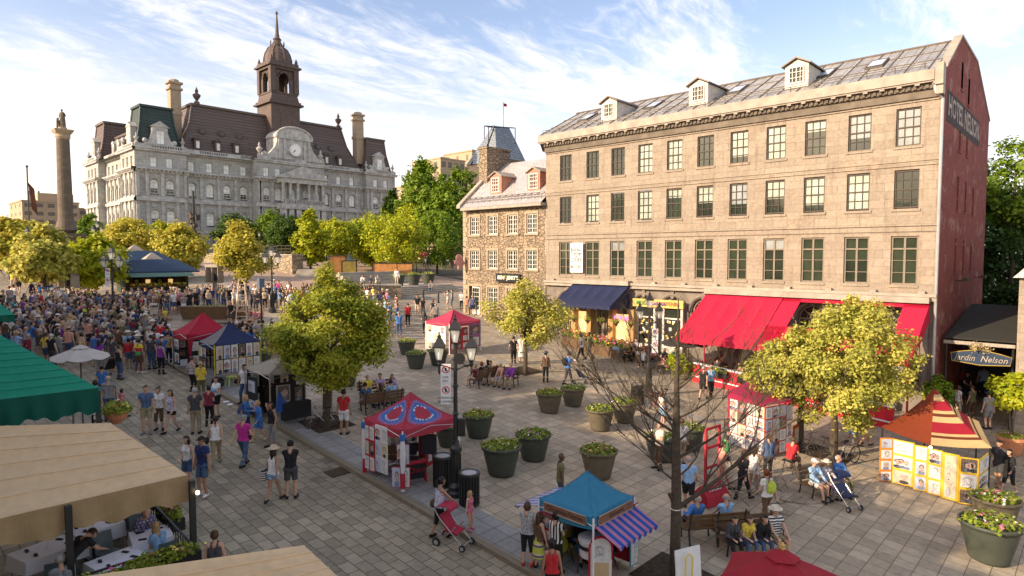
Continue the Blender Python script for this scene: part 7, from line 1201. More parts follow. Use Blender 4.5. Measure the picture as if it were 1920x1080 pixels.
# drain grate, hanging cable, litter, low fence
p = at(632, 886); mb = MB(); mb.bb((-.35, -.3, .0), (.35, .3, .012), 0); [mb.bb((-.3+k*.1, -.26, .012), (-.26+k*.1, .26, .02), 1) for k in range(7)]; o = obj('drain_grate', mb, [m_iron, m_wood]); place(o, (p.x, p.y, SL*p.y+.004), 0); tag(o, 'rusty iron drain grate in the road near the kerb', 'drain'); o.rotation_euler = (math.atan(SL), 0, 0)
for k, (px, py) in enumerate(((424, 755), (432, 760))): mb = MB(); mb.box((0, 0, .03), (.25, .2, .05)); o = obj('litter', mb, m_wht); p = at(px, py); place(o, (p.x, p.y, SL*p.y+(.0 if p.x < 11.5 else 0)), k); tag(o, ('crumpled white paper litter on the road at the kerb', 'pale paper litter right beside the other at the kerb')[k], 'litter')
# ================================================================ people
def ik(a, b, l1, l2, pole):
 a, b, pole = Vector(a), Vector(b), Vector(pole); d = b-a; L = min(d.length, (l1+l2)*.999); u = d.normalized(); b = a+u*L; x = (l1*l1-l2*l2+L*L)/(2*L); h = math.sqrt(max(l1*l1-x*x, 0)); p = (pole-u*pole.dot(u)).normalized(); return a+u*x+p*h, b
POSES = {   # pelvis, lean forward (rad), left hand, right hand, left foot, right foot, head turn
 'stand': ((0, 0, .94), .02, (-.27, .05, .86), (.27, .05, .86), (-.11, 0, .08), (.11, .03, .08), 0), 'easy': ((.02, 0, .93), .03, (-.25, .08, .88), (.14, .26, 1.05), (-.13, .05, .08), (.12, -.02, .08), .3),
 'hip': ((-.02, 0, .93), .02, (-.21, .06, .98), (.29, .04, .87), (-.12, 0, .08), (.14, .06, .08), -.3), 'cross': ((0, 0, .94), .02, (.10, .25, 1.15), (-.08, .27, 1.10), (-.12, 0, .08), (.12, .02, .08), 0),
 'walk': ((0, 0, .92), .06, (-.25, .24, .94), (.26, -.16, .90), (-.08, -.28, .13), (.08, .30, .09), 0), 'stride': ((0, 0, .92), .06, (-.26, -.18, .90), (.25, .24, .95), (-.08, .30, .09), (.08, -.28, .13), .2),
 'push': ((0, 0, .93), .12, (-.2, .46, 1.0), (.2, .46, 1.0), (-.09, -.2, .1), (.09, .24, .09), 0), 'photo': ((0, 0, .94), .0, (-.10, .34, 1.5), (.10, .34, 1.5), (-.12, 0, .08), (.12, .02, .08), 0),
 'phone': ((0, 0, .94), .02, (-.26, .1, .9), (.15, .12, 1.56), (-.1, -.05, .08), (.12, .1, .08), .2), 'hold': ((0, 0, .94), -.02, (-.12, .28, 1.18), (.14, .30, 1.14), (-.11, 0, .08), (.11, .06, .08), 0),
 'sit': ((0, 0, .53), -.05, (-.16, .38, .64), (.16, .36, .64), (-.13, .46, .08), (.13, .50, .08), 0), 'sitlean': ((0, 0, .53), .35, (-.10, .42, .66), (.12, .44, .66), (-.15, .40, .08), (.15, .48, .08), .3),
 'sitback': ((0, .05, .53), -.2, (-.34, .1, .80), (.18, .34, .64), (-.12, .55, .08), (.05, .62, .10), -.3), 'floor': ((0, 0, .14), .1, (-.3, .3, .25), (.3, .3, .25), (.16, .42, .08), (-.16, .36, .08), 0),
 'bend': ((0, 0, .92), 1.0, (-.15, .72, .85), (.15, .78, .82), (-.1, -.05, .08), (.12, .1, .08), 0), 'back': ((0, 0, .94), 0, (-.06, -.16, .95), (.06, -.17, .92), (-.12, 0, .08), (.12, .02, .08), .1)}
def capsule(mb, p0, p1, r0, r1, n=10, sy=1.0):
 p0, p1 = Vector(p0), Vector(p1); d = (p1-p0); L = max(d.length, 1e-4); d = d/L; a = d.cross(Vector((0, 1, 0)) if abs(d.y) < .9 else Vector((1, 0, 0))).normalized(); b = d.cross(a); rg = []
 for k in range(1, 4): an = math.pi/2*(1-k/4); rg.append((p0-d*r0*math.sin(an), r0*math.cos(an)))
 rg += [(p0, r0), (p1, r1)]
 for k in range(1, 4): an = math.pi/2*k/4; rg.append((p1+d*r1*math.sin(an), r1*math.cos(an)))
 vs = [p0-d*r0]+[c+(a*math.cos(6.2832*i/n)+b*math.sin(6.2832*i/n))*r for c, r in rg for i in range(n)]+[p1+d*r1]
 if sy != 1.0: m = (p0+p1)/2; vs = [Vector((v.x, m.y+(v.y-m.y)*sy, v.z)) for v in vs]
 K = len(rg); fs = [(0, 1+(i+1) % n, 1+i) for i in range(n)]+[(1+k*n+i, 1+k*n+(i+1) % n, 1+(k+1)*n+(i+1) % n, 1+(k+1)*n+i) for k in range(K-1) for i in range(n)]+[(1+(K-1)*n+i, 1+(K-1)*n+(i+1) % n, len(vs)-1) for i in range(n)]
 mb.add(vs, fs)
FIG = {}
def figure(pose, child=False, female=False):
 key = (pose, child, female); lo = child == 'lo'
 if key in FIG: return FIG[key]
 pv, lean, lh, rh, lf, rf, turn = POSES[pose]; pv = Vector(pv); Q = Matrix.Rotation(-lean, 3, 'X'); T = lambda x, y, z: pv+Q @ Vector((x, y, z))
 sw = .155 if female else .175; B = []          # (p0, p1, r0, r1, region, flatten)
 def add(a, b, r0, r1, reg, sy=1.0): B.append((Vector(a), Vector(b), r0, r1, reg, sy))
 add(pv+Vector((-.085, 0, -.02)), pv+Vector((.085, 0, -.02)), .105, .105, 'pelvis'); add(T(-.05, 0, .02), T(-.055, 0, .2), .10, .088, 'torso'); add(T(.05, 0, .02), T(.055, 0, .2), .10, .088, 'torso')
 add(T(-.06, 0, .2), T(-.085, .01, .40), .088, .098, 'torso'); add(T(.06, 0, .2), T(.085, .01, .40), .088, .098, 'torso'); add(T(-sw+.03, -.005, .475), T(sw-.03, -.005, .475), .062, .062, 'torso'); add(T(0, -.02, .48), T(0, .0, .60), .058, .05, 'neck')
 hd = T(0, .025, .70) if pose != 'bend' else T(0, .05, .68); add(hd+Vector((0, -.01, .03)), hd+Vector((0, .0, -.0)), .093, .085, 'head'); add(hd+Vector((0, .02, -.03)), hd+Vector((0, .035, -.07)), .068, .052, 'head')
 fd = Vector((math.sin(-turn)*-1, math.cos(turn), 0)); R3 = Matrix.Rotation(-turn, 3, 'Z')
 if female: add(T(-.07, .07, .36), T(-.07, .085, .35), .055, .05, 'torso'); add(T(.07, .07, .36), T(.07, .085, .35), .055, .05, 'torso')
 add(hd+R3 @ Vector((0, .085, .0)), hd+R3 @ Vector((0, .115, -.025)), .012, .016, 'head'); [add(hd+R3 @ Vector((s*.09, -.0, .0)), hd+R3 @ Vector((s*.095, -.01, .02)), .014, .018, 'head') for s in (-1, 1)]
 for s, hnd, ft in ((-1, lh, lf), (1, rh, rf)):
  sh = T(s*sw, 0, .47); el, wr = ik(sh, hnd, .285, .255, (s*.5, -1, -.6)); add(sh, el, .055, .042, 'upper'); add(el, wr, .042, .028, 'fore'); d = (wr-el).normalized(); side = d.cross(Vector((0, 1, 0)) if abs(d.y) < .8 else Vector((0, 0, 1))).normalized(); nrm = side.cross(d); pm = wr+d*.075
  for w in (-.018, .018): add(wr+d*.015+side*w*.6, pm+side*w, .019, .017, 'hand')
  for k, (o, l) in enumerate(((-.036, .062), (-.012, .078), (.012, .074), (.036, .056))): a = pm+side*o; m = a+d*l*.5+side*o*.15; e = m+(d*.8+nrm*s*.55*-1).normalized()*l*.5; add(a, m, .0095, .009, 'hand'); add(m, e, .009, .0075, 'hand')
  th = wr+d*.03+side*(-.022); add(th, th+(d*.7-side*.75).normalized()*.035, .012, .0105, 'hand'); add(th+(d*.7-side*.75).normalized()*.035, th+(d*.85-side*.55).normalized()*.065, .0105, .008, 'hand')
  hp = pv+Vector((s*.09, 0, -.04)); kn, an = ik(hp, ft, .42, .41, (s*.12 if pose != 'floor' else s*1.2, 1, .25)); add(hp, kn, .088, .06, 'thigh'); add(kn, an, .056, .036, 'shin'); add(kn.lerp(an, .15), kn.lerp(an, .45), .052, .05, 'shin'); f = Vector((s*.04, .15, -.035)); add(an+Vector((0, -.04, -.035)), an+f, .034, .032, 'foot'); add(an, an+Vector((0, .03, -.02)), .04, .036, 'foot')
 mb = MB()
 for a, b, r0, r1, g, sy in B: capsule(mb, a, b, r0, r1)
 me = bpy.data.meshes.new('body'); me.from_pydata(mb.v, [], mb.f); o = bpy.data.objects.new('tmp', me); COL.objects.link(o); md = o.modifiers.new('r', 'REMESH'); md.mode = 'VOXEL'; md.voxel_size = .034 if lo else .0115
 sm = o.modifiers.new('s', 'SMOOTH'); sm.iterations = 0 if lo else 2; sm.factor = .5; dg = bpy.context.evaluated_depsgraph_get(); bm = bpy.data.meshes.new_from_object(o.evaluated_get(dg)); bpy.data.objects.remove(o)
 nv = len(bm.vertices); V = np.empty(nv*3, np.float32); bm.vertices.foreach_get('co', V); V = V.reshape(-1, 3); Nn = np.empty(nv*3, np.float32); bm.vertices.foreach_get('normal', Nn); Nn = Nn.reshape(-1, 3)
 best = np.full(nv, 9e9); reg = np.zeros(nv, int); tt = np.zeros(nv); names = ['pelvis', 'torso', 'neck', 'head', 'upper', 'fore', 'hand', 'thigh', 'shin', 'foot']
 for a, b, r0, r1, g, sy in B:
  a_, b_ = np.array(a), np.array(b); ab = b_-a_; t = np.clip(((V-a_)@ab)/max(ab@ab, 1e-9), 0, 1); dist = np.linalg.norm(V-(a_+t[:, None]*ab), axis=1)-(r0+(r1-r0)*t); m = dist < best; best[m] = dist[m]; reg[m] = names.index(g); tt[m] = t[m]
 Fc = np.empty(len(bm.polygons)*4, int); bm.polygons.foreach_get('vertices', Fc) if all(p.loop_total == 4 for p in bm.polygons) else None; Fc = Fc.reshape(-1, 4)
 hdn = np.array(hd); rel = (V-hdn) @ np.array(R3); eye = (np.abs(np.abs(rel[:, 0])-.033) < .011) & (np.abs(rel[:, 2]-.012) < .007) & (rel[:, 1] > .05); mouth = (np.abs(rel[:, 0]) < .022) & (np.abs(rel[:, 2]+.055) < .006) & (rel[:, 1] > .05)
 mi = np.zeros(len(Fc), np.int32); mi[eye[Fc].mean(1) > .4] = 1; mi[mouth[Fc].mean(1) > .4] = 2; bm.materials.clear(); [bm.materials.append(None) for _ in range(3)]; bm.polygons.foreach_set('material_index', mi); bm.polygons.foreach_set('use_smooth', [True]*len(Fc)); bm.name = 'body'
 FIG[key] = dict(me=bm, V=V, N=Nn, F=Fc, reg=reg, t=tt, names=names, hd=hd, pv=pv, Q=Q, turn=turn, c={}, lean=lean, pose=pose, hands=[b[1] for b in B if b[4] == 'fore']); return FIG[key]
def shell(fg, name, sel, off, smooth=3):
 V, F_, reg = fg['V'], fg['F'], fg['reg']; fs = F_[sel[F_].mean(1) > .6]; u, inv = np.unique(fs, return_inverse=True); P = V[u]+fg['N'][u]*off; f = inv.reshape(-1, 4)
 for _ in range(smooth):                          # relax so cloth does not cling
  acc = np.zeros_like(P); cnt = np.zeros(len(P))
  for k in range(4): np.add.at(acc, f[:, k], P[f[:, (k+1) % 4]]); np.add.at(cnt, f[:, k], 1)
  P = P*.5+acc/np.maximum(cnt, 1)[:, None]*.5
 P = P+fg['N'][u]*.003; me = bpy.data.meshes.new(name); me.from_pydata(P.tolist(), [], f.tolist()); me.materials.append(None); me.polygons.foreach_set('use_smooth', [True]*len(f)); me.update(); return me
def garment(fg, kind):
 if kind in fg['c']: return fg['c'][kind]
 n = fg['names']; reg, t, V = fg['reg'], fg['t'], fg['V']; R = lambda *a: np.isin(reg, [n.index(x) for x in a]); pz = fg['pv'].z; up = (V-np.array(fg['pv'])) @ np.array(fg['Q'])
 top = {'tee': R('torso') | (R('upper') & (t < .5)), 'shirt': R('torso') | R('upper', 'fore') & (t < .95), 'tank': R('torso') & ((up[:, 2] < .46) | (np.abs(up[:, 0]) < .1))}
 bot = {'shorts': R('pelvis') | (R('thigh') & (t < .8)), 'trousers': R('pelvis', 'thigh') | (R('shin') & (t < .97)), 'capri': R('pelvis', 'thigh') | (R('shin') & (t < .45)), 'miniskirt': R('pelvis') | (R('thigh') & (t < .35))}
 if kind in top: me = shell(fg, 'shirt', top[kind] | (R('pelvis') & (up[:, 2] > -.03)), .017)
 elif kind in bot: me = shell(fg, 'trousers', bot[kind], .013 if kind != 'shorts' else .02)
 elif kind == 'shoeL' or kind == 'shoeR': me = shell(fg, 'shoe', R('foot') & ((V[:, 0] < fg['pv'].x) == (kind == 'shoeL')), .009, 1)
 elif kind in ('skirt', 'dress'):
  mb = MB(); L = .42 if kind == 'skirt' else .55; p = fg['pv']; mb.lathe([(.125, .12), (.15, .02), (.19, -L*.4), (.23, -L)], (p.x, p.y, p.z), 20, close=False, sy=.8); mb.v = [(x+.012*math.sin(9*math.atan2(y, x))*(p.z-z), y, z) for x, y, z in mb.v]; me = mesh('skirt', mb, m_ink, True)
 fg['c'][kind] = me; return me
def hairmesh(fg, kind):
 if ('h', kind) in fg['c']: return fg['c'][('h', kind)]
 c = fg['hd']+Vector((0, -.008, .018)); R3 = Matrix.Rotation(-fg['turn'], 3, 'Z'); mb = MB(); n, m = 20, 14; vs = []; rr = random.Random(3)
 for j in range(m+1):
  ph = math.pi*j/m
  for i in range(n): th = 2*math.pi*i/n; x, y, z = math.sin(ph)*math.sin(th), math.sin(ph)*math.cos(th), math.cos(ph); r = .108+rr.uniform(-.003, .004); vs.append((x*r*.93, y*r*1.08, z*r*1.06))
 fs = [(j*n+i, j*n+(i+1) % n, (j+1)*n+(i+1) % n, (j+1)*n+i) for j in range(m) for i in range(n)]; keep = []
 for f in fs:
  q = sum((Vector(vs[k]) for k in f), Vector())/4
  if kind == 'cap': ok = q.z > .028
  elif kind == 'balding': ok = q.y < .03 and -.05 < q.z < .04 or False
  elif kind == 'short': ok = q.z > .045 or (q.y < .012 and q.z > -.06)
  else: ok = q.z > .05 or q.y < .02
  if ok: keep.append(f)
 W_ = []
 for x, y, z in vs:
  if kind in ('long',) and y < .03 and z < 0: y -= .015+(-z)*.25; z *= 3.1; x *= 1.12
  if kind == 'bob' and z < 0: x *= 1.15; z *= 1.35
  if kind in ('hat', 'cap') and z < .03: pass
  W_.append((x, y, z))
 mb.add(W_, keep)
 if kind == 'tail': mb.tube([(0, -.10, .06), (0, -.16, .02), (0, -.15, -.12), (0, -.13, -.2)], [.03, .035, .028, .008], 8)
 if kind == 'bun': mb.sphere((0, -.09, .10), .045, 6)
 if kind == 'cap': mb.grid(lambda u, v: (math.sin((u-.5)*2.4)*(.098), .07+math.cos((u-.5)*2.4)*(.04+.07*v), .042-.012*v), 8, 2, 0, .008)
 if kind == 'hat': mb.lathe([(.20, .045), (.20, .052), (.11, .062), (.105, .13), (.07, .145)], (0, 0, 0), 20)
 if kind == 'hatonly': pass
 Q = Matrix.Rotation(-min(fg['lean'], 1.0), 3, 'X') if fg['lean'] > .5 else Matrix.Identity(3); mb.v = [tuple(c+Q @ (R3 @ Vector(v))) for v in mb.v]; me = mesh('hair', mb, m_ink, True); me.materials.clear(); me.materials.append(None); fg['c'][('h', kind)] = me; return me
CL = {}
CC = {'white': (.68, .67, .64), 'black': (.016, .016, .018), 'grey': (.22, .22, .22), 'charcoal': (.06, .06, .065), 'navy': (.02, .035, .11), 'blue': (.05, .16, .42), 'light blue': (.25, .42, .62), 'teal': (.03, .26, .30), 'red': (.45, .025, .03), 'maroon': (.20, .03, .05), 'pink': (.60, .16, .24), 'magenta': (.45, .03, .22), 'yellow': (.65, .50, .06), 'lime': (.42, .52, .06),
      'green': (.05, .25, .08), 'olive': (.14, .14, .06), 'orange': (.6, .2, .04), 'beige': (.50, .40, .27), 'brown': (.12, .07, .04), 'tan': (.38, .26, .15), 'purple': (.20, .04, .28), 'lilac': (.36, .28, .42), 'denim': (.06, .10, .18), 'khaki': (.30, .25, .15), 'cream': (.6, .54, .42), 'slate blue': (.08, .12, .22), 'salmon': (.6, .28, .2), 'mint': (.3, .5, .4)}
HC = {'black': (.012, .010, .009), 'dark brown': (.03, .018, .011), 'brown': (.07, .038, .018), 'blond': (.36, .24, .10), 'grey': (.30, .29, .27), 'white': (.55, .54, .5), 'red': (.18, .05, .015)}
SK = {'light': (.52, .31, .21), 'fair': (.58, .37, .26), 'tan': (.36, .20, .12), 'dark': (.10, .055, .035)}
def cm(c, kind='cloth'):
 if isinstance(c, bpy.types.Material): return c
 k = kind+' '+c
 return M(k, (CC if kind == 'cloth' else HC if kind == 'hair' else SK)[c], .85 if kind == 'cloth' else .5, .28 if kind != 'skin' else .06, 9, .9 if kind == 'cloth' else .3)
def setm(o, *ms):
 for i, m_ in enumerate(ms): o.material_slots[i].link = 'OBJECT'; o.material_slots[i].material = m_
m_eye = M('dark eyes', (.02, .015, .012), .4); m_lip = M('lips', (.35, .12, .10), .5); m_stripe = stripemat('black and white stripes', [(0, (.68, .67, .64)), (.5, (.02, .02, .02))], .07, 2, trans=0); m_rasta = stripemat('green yellow red bands', [(0, (.5, .03, .06)), (.33, (.65, .5, .05)), (.66, (.06, .35, .1))], .56, 2, trans=0); m_floral = M('floral print', (.45, .45, .55), .8, .85, 30); m_zebra = stripemat('zebra cloth', [(0, (.65, .63, .58)), (.5, (.02, .02, .02))], .09, 0, trans=0); m_bands = stripemat('yellow purple bands', [(0, (.5, .55, .08)), (.4, (.12, .08, .22)), (.6, (.62, .55, .3)), (.8, (.5, .55, .08))], .3, 2, trans=0); m_plaid = brickmat('plaid cloth', (.5, .45, .45), (.3, .2, .25), (.1, .1, .2), .08, .08, .02, .8, 0, 1, 0)
NP = [0]
def person(loc, rz, pose, label, top=('tee', 'white'), bot=('trousers', 'denim'), hair=('short', 'dark brown'), skin='light', H=1.72, shoes='black', child=False, fem=None, group=None, extra=None, cat='person', hatc=None, full=True):
 fem = fem if fem is not None else hair[0] in ('long', 'tail', 'bob', 'bun'); fg = figure(pose, False, fem); s = H/1.745; o = inst('person', fg['me'], None, tuple(loc), rz); o.scale = (s*(.94 if fem else 1.0)*(1.05 if child else 1), s*(.96 if fem else 1.0)*(1.05 if child else 1), s); setm(o, cm(skin, 'skin'), m_eye, m_lip); tag(o, label, cat, group); NP[0] += 1
 def part(nm, me, m_): c = inst(nm, me, o); setm(c, m_); return c
 part('shirt' if top[0] not in ('dress',) else 'shirt', garment(fg, top[0]), cm(top[1]))
 b = bot[0]; part('trousers' if b in ('trousers', 'capri') else 'shorts' if b == 'shorts' else 'skirt', garment(fg, b), cm(bot[1]))
 if hair[0] != 'bald': part('hair' if hair[0] not in ('cap', 'hat') else hair[0], hairmesh(fg, hair[0]), cm(hatc) if hatc else cm(hair[1], 'hair'))
 if hair[0] in ('cap', 'hat'): part('hair', hairmesh(fg, 'balding'), cm(hair[1], 'hair'))
 if full: part('shoe', garment(fg, 'shoeL'), cm(shoes)); part('shoe', garment(fg, 'shoeR'), cm(shoes))
 return o
def addbag(o, fg_pose, kind, col, label=None):
 mb = MB(); z = POSES[fg_pose][0][2]
 if kind == 'backpack': mb.sphere((0, -.2, z+.32), .17, 8, 0, (1, .6, 1.25)); [mb.tube([(s*.1, -.12, z+.5), (s*.11, .06, z+.52), (s*.12, .12, z+.35), (s*.1, -.1, z+.15)], .018, 4) for s in (-1, 1)]
 elif kind == 'tote': mb.bb((-.40, -.1, z-.25), (-.26, .28, z+.05)); mb.tube([(-.33, -.02, z+.05), (-.2, 0, z+.5), (-.33, .2, z+.05)], .01, 4)
 else: mb.sphere((-.3, -.02, z-.02), .15, 8, 0, (.5, 1, .9)); mb.tube([(-.3, 0, z+.1), (-.12, 0, z+.52), (.15, .08, z+.2)], .012, 4)
 b = obj('bag', mb, cm(col)); b.parent = None; place(b, o.location, o.rotation_euler.z); b.scale = o.scale; tag(b, label, 'bag'); return b
AW, TO, LE, RI = 0, 180, 90, -90
STUFF = []
def stuffperson(loc, rz, pose, top, bot, hair, skin, H, hatc=None):
 fem = hair[0] in ('long', 'tail', 'bob', 'bun'); fg = figure(pose, 'lo', fem); s = H/1.745; Q = Matrix.Translation(Vector(loc)) @ Matrix.Rotation(rz, 4, 'Z') @ Matrix.Scale(s, 4)
 for me, m_ in ((fg['me'], cm(skin, 'skin')), (garment(fg, top[0]), cm(top[1])), (garment(fg, bot[0]), cm(bot[1])), (hairmesh(fg, hair[0]), cm(hatc) if hatc else cm(hair[1], 'hair'))): STUFF.append((me, np.array(Q), m_))
def stuffmesh(name):
 vs, ls, ts, mi, mats = [], [], [], [], []; o = 0
 for me, Q, m_ in STUFF:
  if m_ not in mats: mats.append(m_)
  n = len(me.vertices); v = np.empty(n*3, np.float32); me.vertices.foreach_get('co', v); vs.append(v.reshape(-1, 3) @ Q[:3, :3].T+Q[:3, 3]); l = np.empty(len(me.loops), np.int32); me.loops.foreach_get('vertex_index', l); ls.append(l+o); t = np.empty(len(me.polygons), np.int32); me.polygons.foreach_get('loop_total', t); ts.append(t); mi.append(np.full(len(t), mats.index(m_), np.int32)); o += n
 vs, ls, ts, mi = map(np.concatenate, (vs, ls, ts, mi)); me = bpy.data.meshes.new(name); me.vertices.add(len(vs)); me.vertices.foreach_set('co', vs.astype(np.float32).ravel()); me.loops.add(len(ls)); me.loops.foreach_set('vertex_index', ls); me.polygons.add(len(ts)); me.polygons.foreach_set('loop_start', np.concatenate([[0], np.cumsum(ts)[:-1]]).astype(np.int32)); me.polygons.foreach_set('loop_total', ts); [me.materials.append(m) for m in mats]; me.polygons.foreach_set('material_index', mi); me.update(calc_edges=True); return me
def px_person(px, py, ang, pose, label, **k):
 p = at(px, py); z = (SL*p.y if p.x < 11.5 else gz(p.x, p.y)); return person((p.x, p.y, z), fa(ang), pose, label, **k)
Pp = px_person
# --- on the roadway
Pp(276, 813, TO+15, 'stand', 'man in slate blue polo and beige shorts walking towards the camera', top=('tee', 'slate blue'), bot=('shorts', 'khaki'), hair=('short', 'brown'), H=1.82, shoes='grey')
Pp(300, 806, TO+10, 'easy', 'woman in white blouse and dark capri trousers with hair tied up', top=('tee', 'white'), bot=('capri', 'brown'), hair=('bun', 'brown'), H=1.66)
Pp(323, 812, TO-15, 'walk', 'young woman with very long brown hair, white printed tank and black shorts', top=('tank', m_floral), bot=('miniskirt', 'black'), hair=('long', 'brown'), H=1.68)
Pp(367, 814, AW+10, 'stand', 'older grey haired man in dark polo and taupe trousers seen from behind', top=('tee', 'charcoal'), bot=('trousers', 'khaki'), hair=('short', 'grey'), H=1.76)
Pp(392, 800, AW+5, 'easy', 'woman in maroon top and black trousers seen from behind', top=('tee', 'maroon'), bot=('trousers', 'black'), hair=('bun', 'dark brown'), H=1.62)
o = Pp(406, 872, AW+20, 'walk', 'woman with dark ponytail, white tank and khaki trousers walking away', top=('tank', 'white'), bot=('trousers', 'khaki'), hair=('tail', 'dark brown'), H=1.68, shoes='grey'); addbag(o, 'walk', 'hand', 'black', 'black shoulder bag of the woman with the dark ponytail')
Pp(457, 876, AW-10, 'stride', 'man in magenta T shirt, blue jeans and grey cap walking away', top=('tee', 'magenta'), bot=('trousers', 'denim'), hair=('cap', 'grey'), hatc='grey', H=1.78)
Pp(382, 930, TO-20, 'stand', 'young man in navy V neck T shirt, denim shorts and black cap', top=('tee', 'navy'), bot=('shorts', 'denim'), hair=('cap', 'black'), hatc='black', skin='tan', H=1.82, shoes='white')
Pp(354, 915, TO-10, 'easy', 'young woman with glasses and white sleeveless top beside the man in navy', top=('tank', 'white'), bot=('shorts', 'denim'), hair=('long', 'dark brown'), H=1.64)
o = Pp(513, 942, AW-15, 'walk', 'woman in straw hat, white top and denim shorts walking away', top=('tank', 'white'), bot=('miniskirt', 'light blue'), hair=('hat', 'dark brown'), hatc='beige', fem=True, H=1.70, skin='tan'); addbag(o, 'walk', 'tote', m_stripe, 'large black and white striped bag of the woman in the straw hat')
o = inst('hair', hairmesh(figure('walk', False, True), 'long'), o); setm(o, cm('dark brown', 'hair'))
Pp(546, 935, AW+10, 'cross', 'man in black T shirt, dark shorts and black cap seen from behind', top=('tee', 'black'), bot=('shorts', 'charcoal'), hair=('cap', 'black'), hatc='black', H=1.78)
Pp(511, 838, TO-25, 'phone', 'dark haired woman in black tank and grey trousers talking on the phone', top=('tank', 'black'), bot=('trousers', 'grey'), hair=('long', 'black'), skin='tan', H=1.68)
Pp(487, 828, TO-40, 'walk', 'barefoot girl in a loose blue robe walking beside the music stand', top=('shirt', 'blue'), bot=('shorts', 'blue'), hair=('bob', 'blond'), H=1.58, shoes='beige')
Pp(462, 822, RI, 'hold', 'blonde woman in blue coat holding an open book of music', top=('shirt', 'blue'), bot=('trousers', 'navy'), hair=('long', 'blond'), H=1.66)
o = thing('music_stand', 'slanting music stand with dark pages in front of the blonde woman in blue', 'music stand', tuple(at(452, 828)), fa(-60)); mb = MB(); mb.box((0, 0, 1.25), (.5, .03, .38), 0, rot=Matrix.Rotation(-.5, 3, 'X')); obj('desk', mb, cm('navy'), o); mb = MB(); mb.tube([(0, 0, .1), (0, 0, 1.2)], .015, 5); [mb.tube([(0, 0, .35), (.3*math.cos(a), .3*math.sin(a), 0)], .012, 4) for a in (0, 2.1, 4.2)]; obj('tripod', mb, m_trim, o)
o = Pp(407, 782, TO-20, 'hold', 'woman in white top and black shorts cradling a baby at the kerb', top=('tee', 'white'), bot=('shorts', 'black'), hair=('tail', 'dark brown'), H=1.66)
mb = MB(); capsule(mb, (-.14, .25, 1.18), (.1, .28, 1.25), .085, .09); mb.sphere((.17, .27, 1.3), .07, 6); b = obj('person', mb, cm('light blue')); place(b, o.location, o.rotation_euler.z); tag(b, 'baby wrapped in pale blue carried on the arms of the woman at the kerb', 'baby')
Pp(378, 748, AW+30, 'hold', 'blonde woman in yellow jacket and green trousers beside the luggage', top=('shirt', 'yellow'), bot=('trousers', 'olive'), hair=('tail', 'blond'), H=1.66)
Pp(361, 735, AW-30, 'hip', 'woman in black and white striped sleeveless top beside the luggage', top=('tank', m_stripe), bot=('trousers', 'black'), hair=('short', 'brown'), fem=True, H=1.64)
Pp(459, 762, TO-10, 'hip', 'man in white T shirt and jeans with a camera round his neck', top=('tee', 'white'), bot=('trousers', 'denim'), hair=('short', 'black'), skin='tan', H=1.72)
Pp(497, 772, RI, 'hold', 'artist dressed in black standing in the beige tent', top=('shirt', 'black'), bot=('trousers', 'black'), hair=('short', 'black'), skin='tan', H=1.74)
Pp(645, 815, AW, 'stand', 'man in bright red polo and white shorts seen from behind by the trunk', top=('tee', 'red'), bot=('shorts', 'white'), hair=('short', 'black'), skin='tan', H=1.75)
Pp(262, 700, AW-20, 'hip', 'person in green, yellow and red banded T shirt and brown shorts', top=('tee', m_rasta), bot=('shorts', 'brown'), hair=('short', 'black'), skin='tan', H=1.72, shoes='white')
Pp(302, 702, AW, 'stand', 'woman in purple tank top and black leggings with a shoulder bag', top=('tank', 'purple'), bot=('trousers', 'black'), hair=('bob', 'brown'), H=1.65)
Pp(223, 712, AW-20, 'easy', 'woman in black tank top and flared jeans by the stroller', top=('tank', 'black'), bot=('trousers', 'denim'), hair=('bun', 'brown'), H=1.68)
Pp(284, 693, AW, 'stand', 'man in dark grey T shirt and jeans in the back row of the crowd', top=('tee', 'charcoal'), bot=('trousers', 'denim'), H=1.78); Pp(316, 684, AW, 'stand', 'man in brown shirt and black jeans beside the red tent', top=('tee', 'tan'), bot=('trousers', 'black'), hair=('short', 'black'), H=1.75)
Pp(205, 790, AW+20, 'stand', 'balding man in grey polo and jeans behind the hanging basket', top=('tee', 'grey'), bot=('trousers', 'denim'), hair=('balding', 'grey'), H=1.78); Pp(180, 792, AW, 'stand', 'woman in teal top and white trousers at the green awning post', top=('tee', 'teal'), bot=('trousers', 'white'), hair=('bob', 'dark brown'), H=1.65)
Pp(228, 784, AW-30, 'walk', 'little girl in pink top and blue skirt beside the hanging basket', top=('tee', 'pink'), bot=('skirt', 'navy'), hair=('bob', 'dark brown'), H=1.18, child=True); Pp(192, 752, AW+30, 'easy', 'boy in bright blue shirt by the green awning corner', top=('tee', 'blue'), hair=('short', 'black'), H=1.5)
Pp(187, 700, AW, 'stand', 'woman in purple top and grey jeans under the white parasol edge', top=('tee', 'purple'), bot=('trousers', 'grey'), hair=('long', 'dark brown'), H=1.66)
